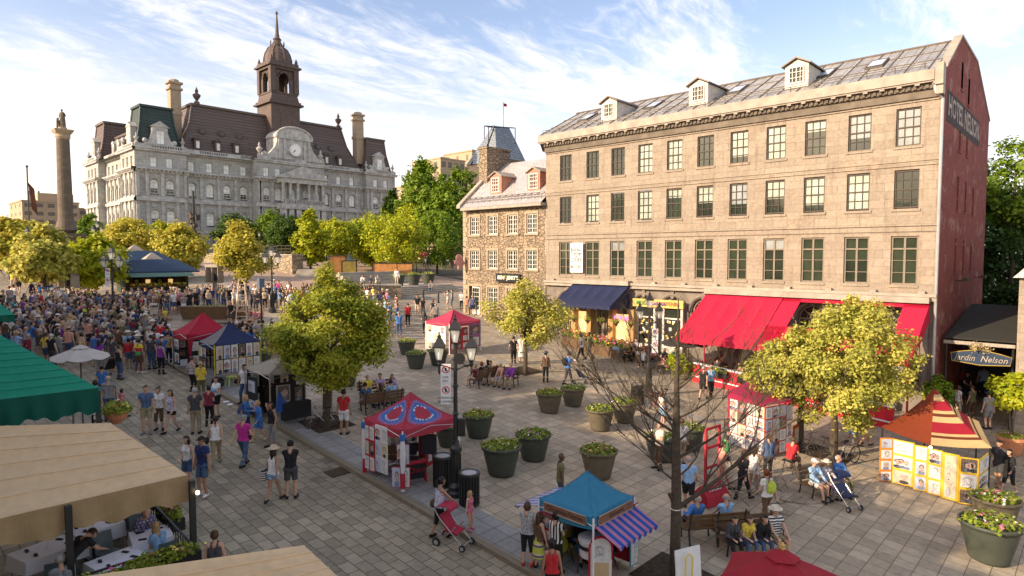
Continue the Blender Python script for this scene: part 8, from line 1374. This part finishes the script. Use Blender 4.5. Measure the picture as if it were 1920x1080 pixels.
# --- by the kerb in front, and around the blue tent
o = Pp(823, 1008, AW-60, 'push', 'black haired woman in white floral tank pushing the red stroller', top=('tank', m_floral), bot=('capri', 'black'), hair=('tail', 'black'), skin='tan', H=1.70); addbag(o, 'push', 'hand', 'brown', 'leopard brown handbag on the arm of the woman with the red stroller')
Pp(880, 1002, RI-30, 'hip', 'little fair haired girl in pale pink dress by the litter bin', top=('tank', 'pink'), bot=('miniskirt', 'pink'), hair=('long', 'blond'), H=1.12, child=True, shoes='pink')
Pp(988, 1062, AW-20, 'cross', 'woman in black and white patterned blouse and black capris at the blue tent', top=('shirt', M('salt and pepper print', (.3, .3, .3), .8, .95, 40)), bot=('capri', 'black'), hair=('bob', 'brown'), H=1.66, shoes='red'); Pp(1010, 1076, AW-40, 'hip', 'girl in long yellow and purple banded dress at the blue tent', top=('tank', 'brown'), bot=('dress', m_bands), hair=('long', 'brown'), H=1.45)
Pp(1042, 1078, AW-30, 'hold', 'woman in zebra striped top with a black bag at the blue tent', top=('tee', m_zebra), bot=('trousers', 'black'), hair=('bob', 'black'), H=1.62); Pp(1035, 1140, AW, 'stand', 'woman with curly black hair and red top at the bottom edge below the blue tent', top=('tank', 'red'), bot=('trousers', 'black'), hair=('bob', 'black'), skin='tan', H=1.62)
p = (13.0, 9.9); person((p[0], p[1], gz(*p)-.02), fa(TO+20), 'sit', 'dark haired girl in blue dress posing on a chair in the blue tent', top=('tank', 'blue'), bot=('capri', 'blue'), hair=('long', 'black'), skin='tan', H=1.5); stool('folding chair under the posing girl in the blue tent', p[0], p[1]+.02, fa(TO+20))
p = (13.3, 9.1); person((p[0], p[1], gz(*p)-.02), fa(LE), 'sitlean', 'portrait artist in white cap drawing inside the blue tent', top=('tee', 'charcoal'), bot=('trousers', 'denim'), hair=('cap', 'grey'), hatc='cream'); stool('folding chair of the portrait artist in the blue tent', p[0], p[1], fa(LE))
Pp(1050, 955, RI, 'stand', 'bald man in olive T shirt half hidden behind the blue tent', top=('tee', 'olive'), skin='dark', hair=('bald', ''), H=1.74)
# --- around the bare tree and lower right
Pp(1290, 960, AW-15, 'stride', 'man in light blue check shirt and black shorts behind the bare trunk', top=('tee', 'light blue'), bot=('shorts', 'black'), H=1.78, hair=('balding', 'grey')); Pp(1392, 938, AW-60, 'walk', 'woman dressed all in black striding past the red sign', top=('shirt', 'black'), bot=('trousers', 'black'), hair=('tail', 'brown'), H=1.68)
Pp(1412, 925, AW-30, 'easy', 'young woman with long wavy hair in white top and shorts', top=('tank', 'white'), bot=('miniskirt', 'white'), hair=('long', 'brown'), skin='tan', H=1.64); Pp(1440, 900, AW, 'stand', 'person in dark denim shirt seen from behind near the drawing wall', top=('shirt', 'denim'), bot=('trousers', 'charcoal'), hair=('tail', 'brown'), H=1.68)
o = Pp(1437, 983, AW+20, 'walk', 'woman in white T shirt with lime bag and brown trousers, red ponytail', top=('tee', 'white'), bot=('trousers', 'brown'), hair=('tail', 'red'), H=1.70); addbag(o, 'walk', 'backpack', 'lime', 'lime yellow bag slung on the back of the woman with the red ponytail')
Pp(1240, 800, RI, 'hip', 'auburn haired woman in white blouse beside the planters', top=('tee', 'white'), bot=('shorts', 'light blue'), hair=('long', 'red'), H=1.62); Pp(1236, 880, LE+20, 'sitlean' if 0 else 'hold', 'balding man in white striped tee standing left of the bare trunk', top=('tee', 'cream'), bot=('trousers', 'brown'), hair=('balding', 'brown'), H=1.74); Pp(1278, 872, AW+10, 'stand', 'young man in white T shirt right of the bare trunk', top=('tee', 'white'), bot=('shorts', 'khaki'), hair=('short', 'brown'), H=1.74)
Pp(1360, 862, RI, 'easy', 'woman with long hair in dark top and green skirt by the drawing wall', top=('tee', 'charcoal'), bot=('dress', 'green'), hair=('long', 'brown'), H=1.62); Pp(1352, 918, RI, 'walk', 'person in pale pink trouser suit behind the empty red frame', top=('shirt', 'salmon'), bot=('trousers', 'salmon'), hair=('short', 'brown'), H=1.66)
def seated(x, y, ang, pose, label, **k): return person((x, y, gz(x, y)-.015), fa(ang), pose, label, **k)
def benchrow(px, py, ang, label, folks, L=1.9):
 p = at(px, py); r = fa(ang); bench(0, 0, r-math.pi, label, pos=p); n = len(folks)
 for k, f in enumerate(folks):
  u = ((k+.5)/n-.5)*L*.95; x, y = p.x+u*math.cos(r)-.08*math.sin(r)*1.0, p.y+u*math.sin(r)+.08*math.cos(r); person((x, y, gz(x, y)-.02), r, f[0], f[1], **f[2])
benchrow(1545, 925, TO+25, 'wooden bench with the elderly trio, left of the yellow stall', [('sit', 'old man in bright blue shirt seated at the right of the elderly trio', dict(top=('shirt', 'blue'), bot=('trousers', 'olive'), hair=('balding', 'white'))), ('sit', 'woman in patterned headscarf and dress in the middle of the elderly trio', dict(top=('shirt', M('grey floral print', (.4, .38, .4), .8, .6, 35)), bot=('trousers', 'lilac'), hair=('hat', 'grey'), hatc='cream', fem=True, H=1.58)), ('sit', 'old man in white cap, blue shirt and white shorts on the elderly trio bench', dict(top=('shirt', 'light blue'), bot=('shorts', 'white'), hair=('cap', 'grey'), hatc='white'))])
benchrow(1335, 1012, AW+10, 'wooden bench under the bare tree with the man in blue sprawled on it', [('sitback', 'heavy balding man in blue shirt sprawled on the bench by the bare tree', dict(top=('shirt', 'blue'), bot=('trousers', 'black'), hair=('balding', 'grey'))), ('sit', 'man in pale blue and white shirt on the far end of the bare tree bench', dict(top=('tee', 'light blue'), bot=('trousers', 'charcoal'), hair=('balding', 'grey')))])
benchrow(1408, 1035, TO+10, 'bench behind the red parasol crowded with women looking at a camera', [('sit', 'man in white sun hat and striped top reading a leaflet on the crowded bench', dict(top=('tee', m_stripe), bot=('shorts', 'khaki'), hair=('hat', 'grey'), hatc='cream')), ('sitlean', 'smiling black haired woman in black on the crowded bench', dict(top=('shirt', 'black'), bot=('trousers', 'denim'), hair=('bob', 'black'), H=1.6)), ('sitlean', 'woman in yellow and blue top on the crowded bench', dict(top=('tee', 'yellow'), bot=('trousers', 'denim'), hair=('bob', 'brown'), H=1.58)), ('sitlean', 'dark haired woman in plum top at the left end of the crowded bench', dict(top=('shirt', 'charcoal'), bot=('trousers', 'black'), hair=('bob', 'dark brown'), H=1.6))])
benchrow(715, 770, AW+35, 'wooden bench left of the painted tent with people facing away', [('sitlean', 'man in blue T shirt leaning forward on the bench behind the painted tent', dict(top=('tee', 'slate blue'), bot=('trousers', 'beige'))), ('sit', 'woman in dark print top on the bench behind the painted tent', dict(top=('tee', 'olive'), bot=('trousers', 'denim'), hair=('long', 'brown'), H=1.6)), ('sitlean', 'young man in light blue shirt on the bench behind the painted tent', dict(top=('tee', 'light blue'), bot=('trousers', 'charcoal')))])
benchrow(712, 752, TO+35, 'wooden bench back to back with the one behind the painted tent', [('sit', 'person in purple striped scarf on the rear bench by the bushy maple', dict(top=('shirt', 'lilac'), hair=('long', 'brown'), H=1.6)), ('sit', 'man in lilac shirt on the rear bench by the bushy maple', dict(top=('tee', 'lilac'))), ('sitback', 'grey haired man in yellow T shirt on the rear bench by the bushy maple', dict(top=('tee', 'yellow'), bot=('trousers', 'beige'), hair=('short', 'grey')))])
benchrow(905, 722, AW+60, 'wooden bench left of the yellow maple, nearer the lamp', [('sit', 'blonde woman in maroon top on the left bench by the yellow maple', dict(top=('tee', 'maroon'), bot=('shorts', 'beige'), hair=('bob', 'blond'), H=1.6)), ('sit', 'woman in black with auburn hair on the left bench by the yellow maple', dict(top=('tee', 'black'), hair=('bob', 'red'), H=1.6)), ('sit', 'woman with long dark hair on the left bench by the yellow maple', dict(top=('tee', 'charcoal'), hair=('long', 'black'), H=1.6))])
benchrow(940, 722, TO-25, 'wooden bench facing the camera in front of the yellow maple', [('sit', 'old man in violet shirt and tan trousers facing the camera on a bench', dict(top=('shirt', 'purple'), bot=('trousers', 'khaki'), hair=('balding', 'white'))), ('sit', 'white haired woman in pink floral dress facing the camera on a bench', dict(top=('tank', 'salmon'), bot=('capri', M('pale floral', (.5, .42, .38), .8, .5, 35)), hair=('bob', 'white'), H=1.58)), ('sit', 'dark haired woman in olive top facing the camera on a bench', dict(top=('tank', 'olive'), bot=('shorts', 'brown'), hair=('bob', 'dark brown'), H=1.6))])
Pp(1481, 885, RI+40, 'sitlean', 'man in crimson sports shirt seated beside the drawing wall', top=('tee', 'red'), bot=('trousers', 'brown'), hair=('short', 'brown')); q = at(1481, 885); stool('folding stool beneath the man in the crimson shirt', q.x, q.y, fa(RI+40))
Pp(1872, 915, LE+30, 'stride', 'man in grey T shirt and sunglasses walking left behind the woman in black', top=('tee', 'charcoal'), bot=('shorts', 'charcoal'), hair=('short', 'black'), skin='tan', H=1.8, shoes='brown'); Pp(1892, 925, LE+10, 'walk', 'woman in loose black outfit walking left past the yellow stall', top=('shirt', 'black'), bot=('capri', 'black'), hair=('bob', 'black'), H=1.64, shoes='beige')
Pp(1598, 832, RI, 'walk', 'woman in light blue skirt walking behind the golden maple', top=('tee', 'pink'), bot=('skirt', 'light blue'), hair=('long', 'brown'), H=1.64); Pp(1620, 838, RI, 'stride', 'person in red top and beige shorts walking behind the golden maple', top=('tee', 'red'), bot=('shorts', 'beige'), H=1.74)
Pp(1023, 717, AW-5, 'stand', 'veiled woman in long brown patterned coat standing alone', top=('shirt', 'brown'), bot=('trousers', 'black'), hair=('hat', 'grey'), hatc='charcoal', fem=True, H=1.66); o = Pp(1064, 722, RI+25, 'push', 'man in blue T shirt and cap with black backpack pushing a stroller', top=('tee', 'blue'), bot=('trousers', 'charcoal'), hair=('cap', 'black'), hatc='charcoal', H=1.8); addbag(o, 'push', 'backpack', 'black', 'black backpack of the man pushing the navy stroller')
Pp(1091, 678, LE, 'walk', 'man in white T shirt and black trousers passing the flower hedge', top=('tee', 'white'), bot=('trousers', 'black'), hair=('short', 'black'), skin='dark', H=1.82, shoes='white'); Pp(1106, 675, LE+10, 'stride', 'man in olive sweater and khaki trousers passing the flower hedge', top=('shirt', 'olive'), bot=('trousers', 'khaki'), hair=('short', 'black'), skin='dark', H=1.8)
Pp(963, 684, AW, 'walk', 'man in black behind the trunk of the yellow maple', top=('tee', 'black'), bot=('trousers', 'black')); Pp(978, 680, AW, 'stand', 'person in loose white robe beside the yellow maple trunk', top=('shirt', 'white'), bot=('dress', 'white'), hair=('short', 'black'), H=1.7); Pp(1318, 750, AW-40, 'walk', 'man in black T shirt walking past the red patio wall', top=('tee', 'black'), bot=('shorts', 'black'), hair=('short', 'grey'), H=1.78); Pp(1332, 746, AW-30, 'stride', 'man with blue backpack strap walking past the red patio wall', top=('tee', 'light blue'), bot=('trousers', 'black'), hair=('balding', 'grey'), H=1.76)
# --- beside the steps and the house
G1 = [(748, 632, AW, 'stand', 'man in bright blue T shirt and jeans at the crowd edge near the rose tent', 'blue', 'denim', ('short', 'grey')), (765, 612, AW+20, 'stand', 'man in crimson jacket behind the man in bright blue', 'red', 'black', ('short', 'brown')), (783, 592, TO, 'easy', 'man in black sweater and beige shorts left of the bollards', 'black', 'beige', ('short', 'black')), (793, 595, TO, 'stand', 'woman in black dress near the left bollard', 'black', 'charcoal', ('long', 'brown')),
      (797, 628, AW, 'hip', 'woman in black and white dress left of the rose tent', 'charcoal', 'black', ('long', 'black')), (812, 600, AW+40, 'easy', 'woman with red hair and dark top right of the left bollard', 'charcoal', 'tan', ('bob', 'red')), (817, 612, AW, 'stand', 'grey haired man in grey shirt just behind the rose tent', 'grey', 'charcoal', ('short', 'grey')), (840, 580, LE, 'photo', 'man in white T shirt and beige trousers pointing up near the rubble house', 'white', 'beige', ('short', 'brown')),
      (848, 578, LE, 'stand', 'person in grey shirt standing behind the pointing man', 'grey', 'denim', ('short', 'black')), (866, 582, TO, 'hold', 'man in white shirt reading a paper before the stone house door', 'white', 'black', ('short', 'black')), (875, 590, AW, 'stand', 'woman in rust top in the queue at the ice cream shop', 'salmon', 'khaki', ('bob', 'brown')), (886, 592, AW, 'stand', 'man in checked shirt in the queue at the ice cream shop', 'slate blue', 'navy', ('short', 'grey')),
      (808, 549, TO, 'sit', 'person sitting on the stone steps beside the lamp', 'grey', 'denim', ('short', 'brown')), (803, 640, RI, 'walk', 'slim girl in pale pink shorts left of the rose tent', 'salmon', 'salmon', ('long', 'brown'))]
for px, py, a, ps, lab, tc_, bc, hr_ in G1: Pp(px, py, a, ps, lab, top=('tee', tc_), bot=('shorts' if bc in ('beige', 'navy', 'salmon') else 'trousers', bc), hair=hr_, H=1.66 if hr_[0] in ('long', 'bob') else 1.76, full=False)
for k, (px, py, lab, tc_) in enumerate(((692, 535, 'leftmost musician in white perched on the stone wall', 'white'), (706, 535, 'musician in grey leaning with an instrument on the stone wall', 'grey'), (717, 534, 'musician in cream shirt seated on the stone wall', 'cream'))): p = at(px, py+28); person((p.x, p.y+.9, gz(p.x, p.y)+1.15), fa(TO+20*k), 'sitlean', lab, top=('shirt', tc_), bot=('trousers', 'khaki'), full=False)
p = at(750, 560); person((p.x+.3, p.y+.9, gz(p.x, p.y)+1.27), fa(TO), 'stand', 'musician in pale clothes standing at the right end of the stone wall', top=('shirt', 'white'), bot=('trousers', 'beige'), full=False)
# --- street show
Pp(433, 612, AW+150, 'hip', 'street performer in black T shirt and shorts standing left of the ladder', top=('tee', 'black'), bot=('shorts', 'charcoal'), hair=('short', 'grey'), H=1.78); Pp(447, 610, RI, 'bend', 'bare backed assistant bending beside the ladder', top=('tank', 'tan'), bot=('shorts', 'brown')); Pp(308, 600, RI, 'floor', 'spectator in yellow T shirt sitting cross legged at the front of the ring', top=('tee', 'yellow'), bot=('shorts', 'beige'), skin='tan', full=False); Pp(384, 618, AW, 'stand', 'small fair haired child in white watching behind the crimson tent', top=('tee', 'white'), bot=('shorts', 'white'), hair=('short', 'blond'), H=1.05, child=True)
for k, (px, py, c_) in enumerate(((470, 596, 'red'), (480, 598, 'pink'), (462, 592, 'maroon'), (490, 596, 'salmon'))): Pp(px, py, TO, 'floor', 'child in %s sitting on the ground right of the ladder' % c_, top=('tee', c_), bot=('shorts', 'charcoal'), H=1.2, child=True, full=False)
# --- terraces
def diner(x, y, ang, pose, label, **k): return person((x, y, SL*y-.02 if x < 11 else gz(x, y)-.02), R_(ang), pose, label, **k)
diner(3.1, 16.35, 115-180, 'bend', 'waiter in black bending over a table under the tan awning', top=('tee', 'black'), bot=('trousers', 'charcoal'), hair=('short', 'dark brown')); diner(4.85, 17.2, 180, 'sitlean', 'bald man in pink checked shirt dining by the railing', top=('shirt', m_plaid), bot=('trousers', 'khaki'), hair=('balding', 'grey')); diner(4.9, 16.1, 10, 'sitlean', 'woman with long blonde hair dining opposite the man in checks', top=('tee', 'light blue'), bot=('trousers', 'white'), hair=('long', 'blond'), H=1.62); diner(4.6, 18.1, 40, 'sit', 'woman in navy and pink jacket at the far table of the tan terrace', top=('shirt', 'navy'), hair=('long', 'blond'), H=1.62); diner(2.9, 15.7, 0, 'sitlean', 'grey haired diner at the very bottom left under the tan awning', top=('shirt', 'grey'), hair=('short', 'grey'))
for x, y, r in ((4.85, 17.3, 180), (4.9, 16.0, 10), (4.6, 18.0, 40)): chair(x, y, R_(r), 'grey green chair under the %s' % {180: 'man in the checked shirt', 10: 'woman with long blonde hair', 40: 'woman in navy and pink'}[r], m_gch)
p = at(405, 1130); Pp(405, 1132, AW+20, 'stand', 'woman with a topknot cut off by the bottom edge left of the second awning', top=('tank', 'charcoal'), bot=('trousers', 'black'), hair=('bun', 'brown'), H=1.64)
for x, y, a, c_, lab, h_ in ((3.9, 24.2, 160, 'beige', 'diner in beige shirt under the green awning', ('short', 'black')), (4.3, 23.4, 60, 'charcoal', 'diner in dark grey T shirt near the green awning post', ('balding', 'grey')), (3.5, 23.0, 10, 'black', 'dark haired diner in black under the green awning', ('short', 'black')), (3.0, 24.6, 200, 'cream', 'diner in cream top deeper under the green awning', ('bob', 'brown')), (4.2, 22.6, 150, 'tan', 'young man in tan top facing out from the green terrace', ('short', 'black'))): diner(x, y, a, 'sit', lab, top=('shirt', c_), hair=h_, full=False)
T_ = [(33.3, 22.5, -90, 'light blue', 'diner in white and blue at the left end of the cafe by the hedge', 'short'), (34.8, 22.1, 90, 'black', 'dark clad diner opposite the one in white and blue', 'bob'), (33.5, 20.9, -90, 'cream', 'diner in cream beside the black parasol', 'long'), (34.8, 20.5, 90, 'pink', 'diner in pink beside the black parasol', 'short'), (35.4, 21.2, 180, 'brown', 'diner in brown in the back row of the souvenir shop cafe', 'bob'), (36.0, 22.6, 90, 'grey', 'diner in grey in the back row of the souvenir shop cafe', 'short'), (35.6, 19.5, 90, 'teal', 'diner in teal right of the parasol', 'short'),
      (34.4, 15.0, -90, 'red', 'diner in red blouse inside the red patio wall', 'bob'), (35.7, 15.3, 90, 'tan', 'diner in tan top opposite the one in red blouse', 'long'), (34.4, 13.1, -90, 'white', 'diner in white shirt on the red walled patio', 'short'), (35.7, 12.9, 90, 'orange', 'diner in orange dress on the red walled patio', 'long'), (35.5, 14.2, -90, 'cream', 'diner in cream shirt at the back patio table', 'short'), (36.9, 14.2, 90, 'lilac', 'diner in lilac at the back patio table', 'bob'), (35.6, 16.7, -90, 'charcoal', 'diner in dark grey against the shop front of the patio', 'short')]
for x, y, a, c_, lab, h_ in T_: diner(x, y, a, 'sit' if (x*10) % 2 < 1 else 'sitlean', lab, top=('tee', c_), bot=('trousers', 'denim' if c_ != 'black' else 'black'), hair=(h_, 'brown' if h_ != 'short' else 'black'), H=1.7, full=False)
STUFF = []
for k in range(22): x, y = (34.2+(k % 3)*1.0, 7.4+k*.42) if k < 16 else (33.6+(k % 2)*1.3, 19.0+(k-16)*.8); stuffperson((x, y, gz(x, y)-.02), (k*2.4) % 6.28, 'sit' if k % 2 else 'sitlean', ('tee', ('white', 'red', 'charcoal', 'tan', 'pink', 'navy')[k % 6]), ('trousers', 'black'), (('short', 'bob', 'long')[k % 3], ('brown', 'black', 'blond')[k % 3]), 'light', 1.7)
tag(inst('crowd', stuffmesh('crowd')), 'mass of seated diners in the shade beneath the scarlet awning', 'crowd', kind='stuff'); STUFF.clear()
# --- people at the garden passage
G2 = [(1853, 805, AW, 'grey', 'grey', 'shorts', 'big man in grey T shirt and shorts seen from behind at the passage', ('cap', 'black'), 1.86), (1822, 785, AW+20, 'olive', 'brown', 'trousers', 'man in olive T shirt and red sunglasses at the passage entrance', ('short', 'brown'), 1.72), (1795, 782, RI, 'white', 'beige', 'trousers', 'woman in pale shirt at the left of the passage entrance', ('bob', 'brown'), 1.64), (1812, 752, TO, 'black', 'black', 'trousers', 'woman in black tank facing out of the passage', ('long', 'black'), 1.66), (1842, 745, AW-30, 'light blue', 'navy', 'trousers', 'tall man in light blue shirt inside the passage', ('short', 'black'), 1.88),
      (1780, 748, AW, 'lilac', 'denim', 'trousers', 'grey haired woman in lilac by the potted shrub', ('bob', 'grey'), 1.6), (1800, 738, AW, 'maroon', 'black', 'trousers', 'woman in maroon deep in the passage', ('long', 'dark brown'), 1.62), (1825, 735, AW+20, 'charcoal', 'black', 'trousers', 'man in charcoal deep in the passage', ('short', 'black'), 1.76), (1862, 742, AW, 'teal', 'brown', 'trousers', 'person in teal at the right of the passage', ('short', 'brown'), 1.72), (1790, 725, TO, 'red', 'black', 'trousers', 'person in red at the back of the passage', ('bob', 'black'), 1.64)]
for px, py, a, c_, b_, bk, lab, h_, H_2 in G2: Pp(px, py, a, 'stand' if px % 2 else 'easy', lab, top=('tee', c_), bot=(bk, b_), hair=h_, hatc='navy' if h_[0] == 'cap' else None, H=H_2, full=px > 1840)
# --- crowd watching the show: every one its own figure and clothes
rc_ = random.Random(21); used = set(); tops = ['white', 'black', 'grey', 'charcoal', 'navy', 'blue', 'light blue', 'teal', 'red', 'maroon', 'pink', 'magenta', 'yellow', 'lime', 'green', 'olive', 'orange', 'beige', 'brown', 'tan', 'purple', 'lilac', 'cream', 'slate blue', 'salmon', 'mint']; wts = [20, 24, 9, 14, 10, 3, 6, 1, 3, 4, 2, 1, 1.5, 1, 2, 5, .7, 8, 6, 6, 1.5, 3, 7, 6, 3, .5]
bots = ['denim', 'black', 'khaki', 'beige', 'charcoal', 'navy', 'white', 'brown', 'grey']; bw_ = [9, 7, 4, 4, 4, 3, 2, 2, 3]; hk_ = ['short', 'long', 'bob', 'tail', 'balding', 'cap', 'bun', 'hat']; hwt = [12, 7, 5, 4, 2, 2, 1, 1]; hcs = ['black', 'dark brown', 'brown', 'blond', 'grey', 'white', 'red']; hcw = [8, 9, 7, 3, 3, 1, 1]
hw_ = {'short': 'short %s hair', 'long': 'long %s hair', 'bob': '%s bob', 'tail': '%s ponytail', 'balding': 'thinning %s hair', 'cap': 'cap over %s hair', 'bun': '%s bun', 'hat': 'hat over %s hair'}
def crowd(n, sampler, where, face=None, poses=('stand', 'easy', 'hip', 'cross', 'back', 'hold', 'photo'), pw=(8, 5, 3, 4, 3, 3, 1), mind=.55, group='spectators of the street show', stuff=False):
 pts = []; k = 0
 while len(pts) < n and k < n*200:
  k += 1; p = sampler()
  if p is None or any((p.x-q.x)**2+(p.y-q.y)**2 < mind*mind for q in ALLP): continue
  pts.append(p); ALLP.append(p)
 for p in pts:
  while True:
   t_, b_, hk, hc = rc_.choices(tops, wts)[0], rc_.choices(bots, bw_)[0], rc_.choices(hk_, hwt)[0], rc_.choices(hcs, hcw)[0]; key = (where, t_, b_, hk, hc)
   if key not in used: used.add(key); break
  sh = rc_.random() < .35; tk = 'shirt' if rc_.random() < .18 else ('tank' if hk in ('long', 'bob', 'tail', 'bun') and rc_.random() < .4 else 'tee'); fem = hk in ('long', 'bob', 'tail', 'bun')
  lab = '%s, %s, %s %s, %s %s, %s' % ('woman' if fem else 'man', hw_[hk] % hc, t_, {'shirt': 'shirt', 'tank': 'tank top', 'tee': 'T shirt'}[tk], b_, 'shorts' if sh else 'trousers', where)
  c = Vector((19.2, 45.0)); a = math.atan2(-(c.x-p.x), c.y-p.y)+rc_.uniform(-.35, .35) if face is None else (rc_.uniform(0, 6.28) if face == 'any' else fa(face)+rc_.uniform(-.4, .4)); ps = rc_.choices(poses, pw)[0]
  if stuff: stuffperson((p.x, p.y, SL*p.y if p.x < 11.5 else gz(p.x, p.y)), a, ps, (tk, t_), ('shorts' if sh else 'trousers', b_), (hk, hc), rc_.choice(['light', 'fair', 'tan']), 1.63 if fem else 1.75, 'cream' if hk == 'hat' else rc_.choice(('navy', 'black', 'maroon')) if hk == 'cap' else None); continue
  person((p.x, p.y, SL*p.y if p.x < 11.5 else gz(p.x, p.y)), a, ps, lab, top=(tk, t_), bot=('shorts' if sh else 'trousers', b_), hair=(hk, hc), hatc=rc_.choice(['navy', 'black', 'red', 'white']) if hk == 'cap' else 'cream' if hk == 'hat' else None, skin=rc_.choices(['light', 'fair', 'tan', 'dark'], [6, 4, 3, 1])[0], H=(rc_.gauss(1.64, .05) if fem else rc_.gauss(1.76, .05)), group=group, full=False)
ALLP = [Vector((o.location.x, o.location.y)) for o in COL.objects if o.get('category') == 'person']
def inpoly(px, py, P):
 c = False
 for i in range(len(P)): (x1, y1), (x2, y2) = P[i], P[i-1]; c ^= ((y1 > py) != (y2 > py)) and (px < (x2-x1)*(py-y1)/(y2-y1)+x1)
 return c
def polysamp(P):
 Wd = [at(*q) for q in P]; x0, x1, y0, y1 = min(q.x for q in Wd), max(q.x for q in Wd), min(q.y for q in Wd), max(q.y for q in Wd); W2 = [(q.x, q.y) for q in Wd]
 def f(): x, y = rc_.uniform(x0, x1), rc_.uniform(y0, y1); return Vector((x, y)) if inpoly(x, y, W2) else None
 return f
crowd(96, polysamp([(20, 655), (120, 625), (262, 632), (290, 645), (318, 650), (320, 668), (310, 690), (265, 696), (232, 700), (150, 690), (90, 690), (20, 690)]), 'left crowd', mind=.5)
crowd(22, polysamp([(655, 590), (720, 590), (755, 600), (745, 640), (690, 660), (640, 640), (640, 600)]), 'right of maple', mind=.6)
crowd(12, polysamp([(480, 668), (500, 655), (560, 640), (600, 640), (600, 680), (510, 690)]), 'behind maple', mind=.55)
crowd(14, polysamp([(0, 580), (75, 560), (90, 585), (75, 600), (10, 640), (0, 640)]), 'far left road', 'any', ('stand', 'walk', 'stride', 'easy'), (3, 4, 4, 2), .8, 'people strolling on the roadway')
crowd(130, polysamp([(40, 592), (140, 578), (215, 588), (262, 606), (285, 640), (262, 640), (120, 640), (10, 660), (0, 620)]), '', mind=.42, stuff=True)
crowd(56, polysamp([(225, 580), (300, 580), (372, 572), (368, 590), (300, 596), (250, 605)]), '', mind=.42, stuff=True)
crowd(46, polysamp([(372, 588), (372, 572), (430, 562), (520, 560), (580, 566), (560, 590), (500, 588), (440, 584)]), '', mind=.42, stuff=True)
crowd(30, polysamp([(655, 560), (700, 568), (745, 585), (745, 600), (690, 640), (640, 650), (640, 590)]), '', mind=.6, stuff=True)
crowd(16, polysamp([(0, 500), (120, 490), (80, 545), (0, 560)]), '', 'any', ('stand', 'walk', 'stride', 'easy'), (3, 4, 4, 2), 1.0, stuff=True)
crowd(46, polysamp([(500, 566), (640, 562), (700, 600), (650, 645), (610, 600), (520, 592)]), '', mind=.5, stuff=True)
crowd(22, polysamp([(436, 652), (480, 640), (520, 650), (512, 684), (440, 672)]), '', mind=.45, stuff=True)
tag(inst('crowd', stuffmesh('crowd')), 'dense far part of the crowd standing round the street show before the kiosks', 'crowd', kind='stuff')
Pp(318, 520, TO, 'walk', 'man in magenta top walking down the ramp beside the kiosk', top=('tee', 'magenta'), bot=('shorts', 'beige'), full=False); Pp(448, 500, AW, 'walk', 'woman in white on the ramp behind the orange leaved maple', top=('tank', 'white'), bot=('skirt', 'white'), hair=('long', 'brown'), full=False)
for k, (px, py, lab) in enumerate(((150, 590, 'bench behind the tall lamp at the left'), (185, 612, 'dark bench just behind the crowd, left of the lamp'), (88, 548, 'bench in the row under the yellow trees, nearest the road'), (108, 515, 'bench in the row under the yellow trees, farther one'), (430, 690, 'bench hidden between the tents'))): bench(px, py, fa(k*15-20), lab)
for k, (px, py, c_) in enumerate(((100, 515, 'brown'), (106, 514, 'navy'), (114, 514, 'blue'), (96, 546, 'beige'), (88, 547, 'black'))): p = at(px, py); person((p.x, p.y, gz(p.x, p.y)-.02), fa(TO), 'sit', 'person in %s sitting on a bench under the yellow trees' % c_, top=('tee', c_), full=False)
# statue on the column: a cloaked figure
fg = figure('hip'); k2_ = cym/1180*1.0; st = inst('statue', fg['me'], Nl, (0, 0, zc(241)-GZ), fa(TO), 1.3); setm(st, m_col, m_col, m_col)
mb = MB(); mb.lathe([(.26, 0), (.24, .5), (.20, 1.0), (.19, 1.35), (.1, 1.5)], (0, -.06, 0), 12); mb.tube([(.28, .3, 0), (.3, .2, .9)], .07, 5); mb.box((.3, .0, .35), (.3, .3, .7)); c = obj('cloak', mb, m_col, st)
print('people', NP[0])
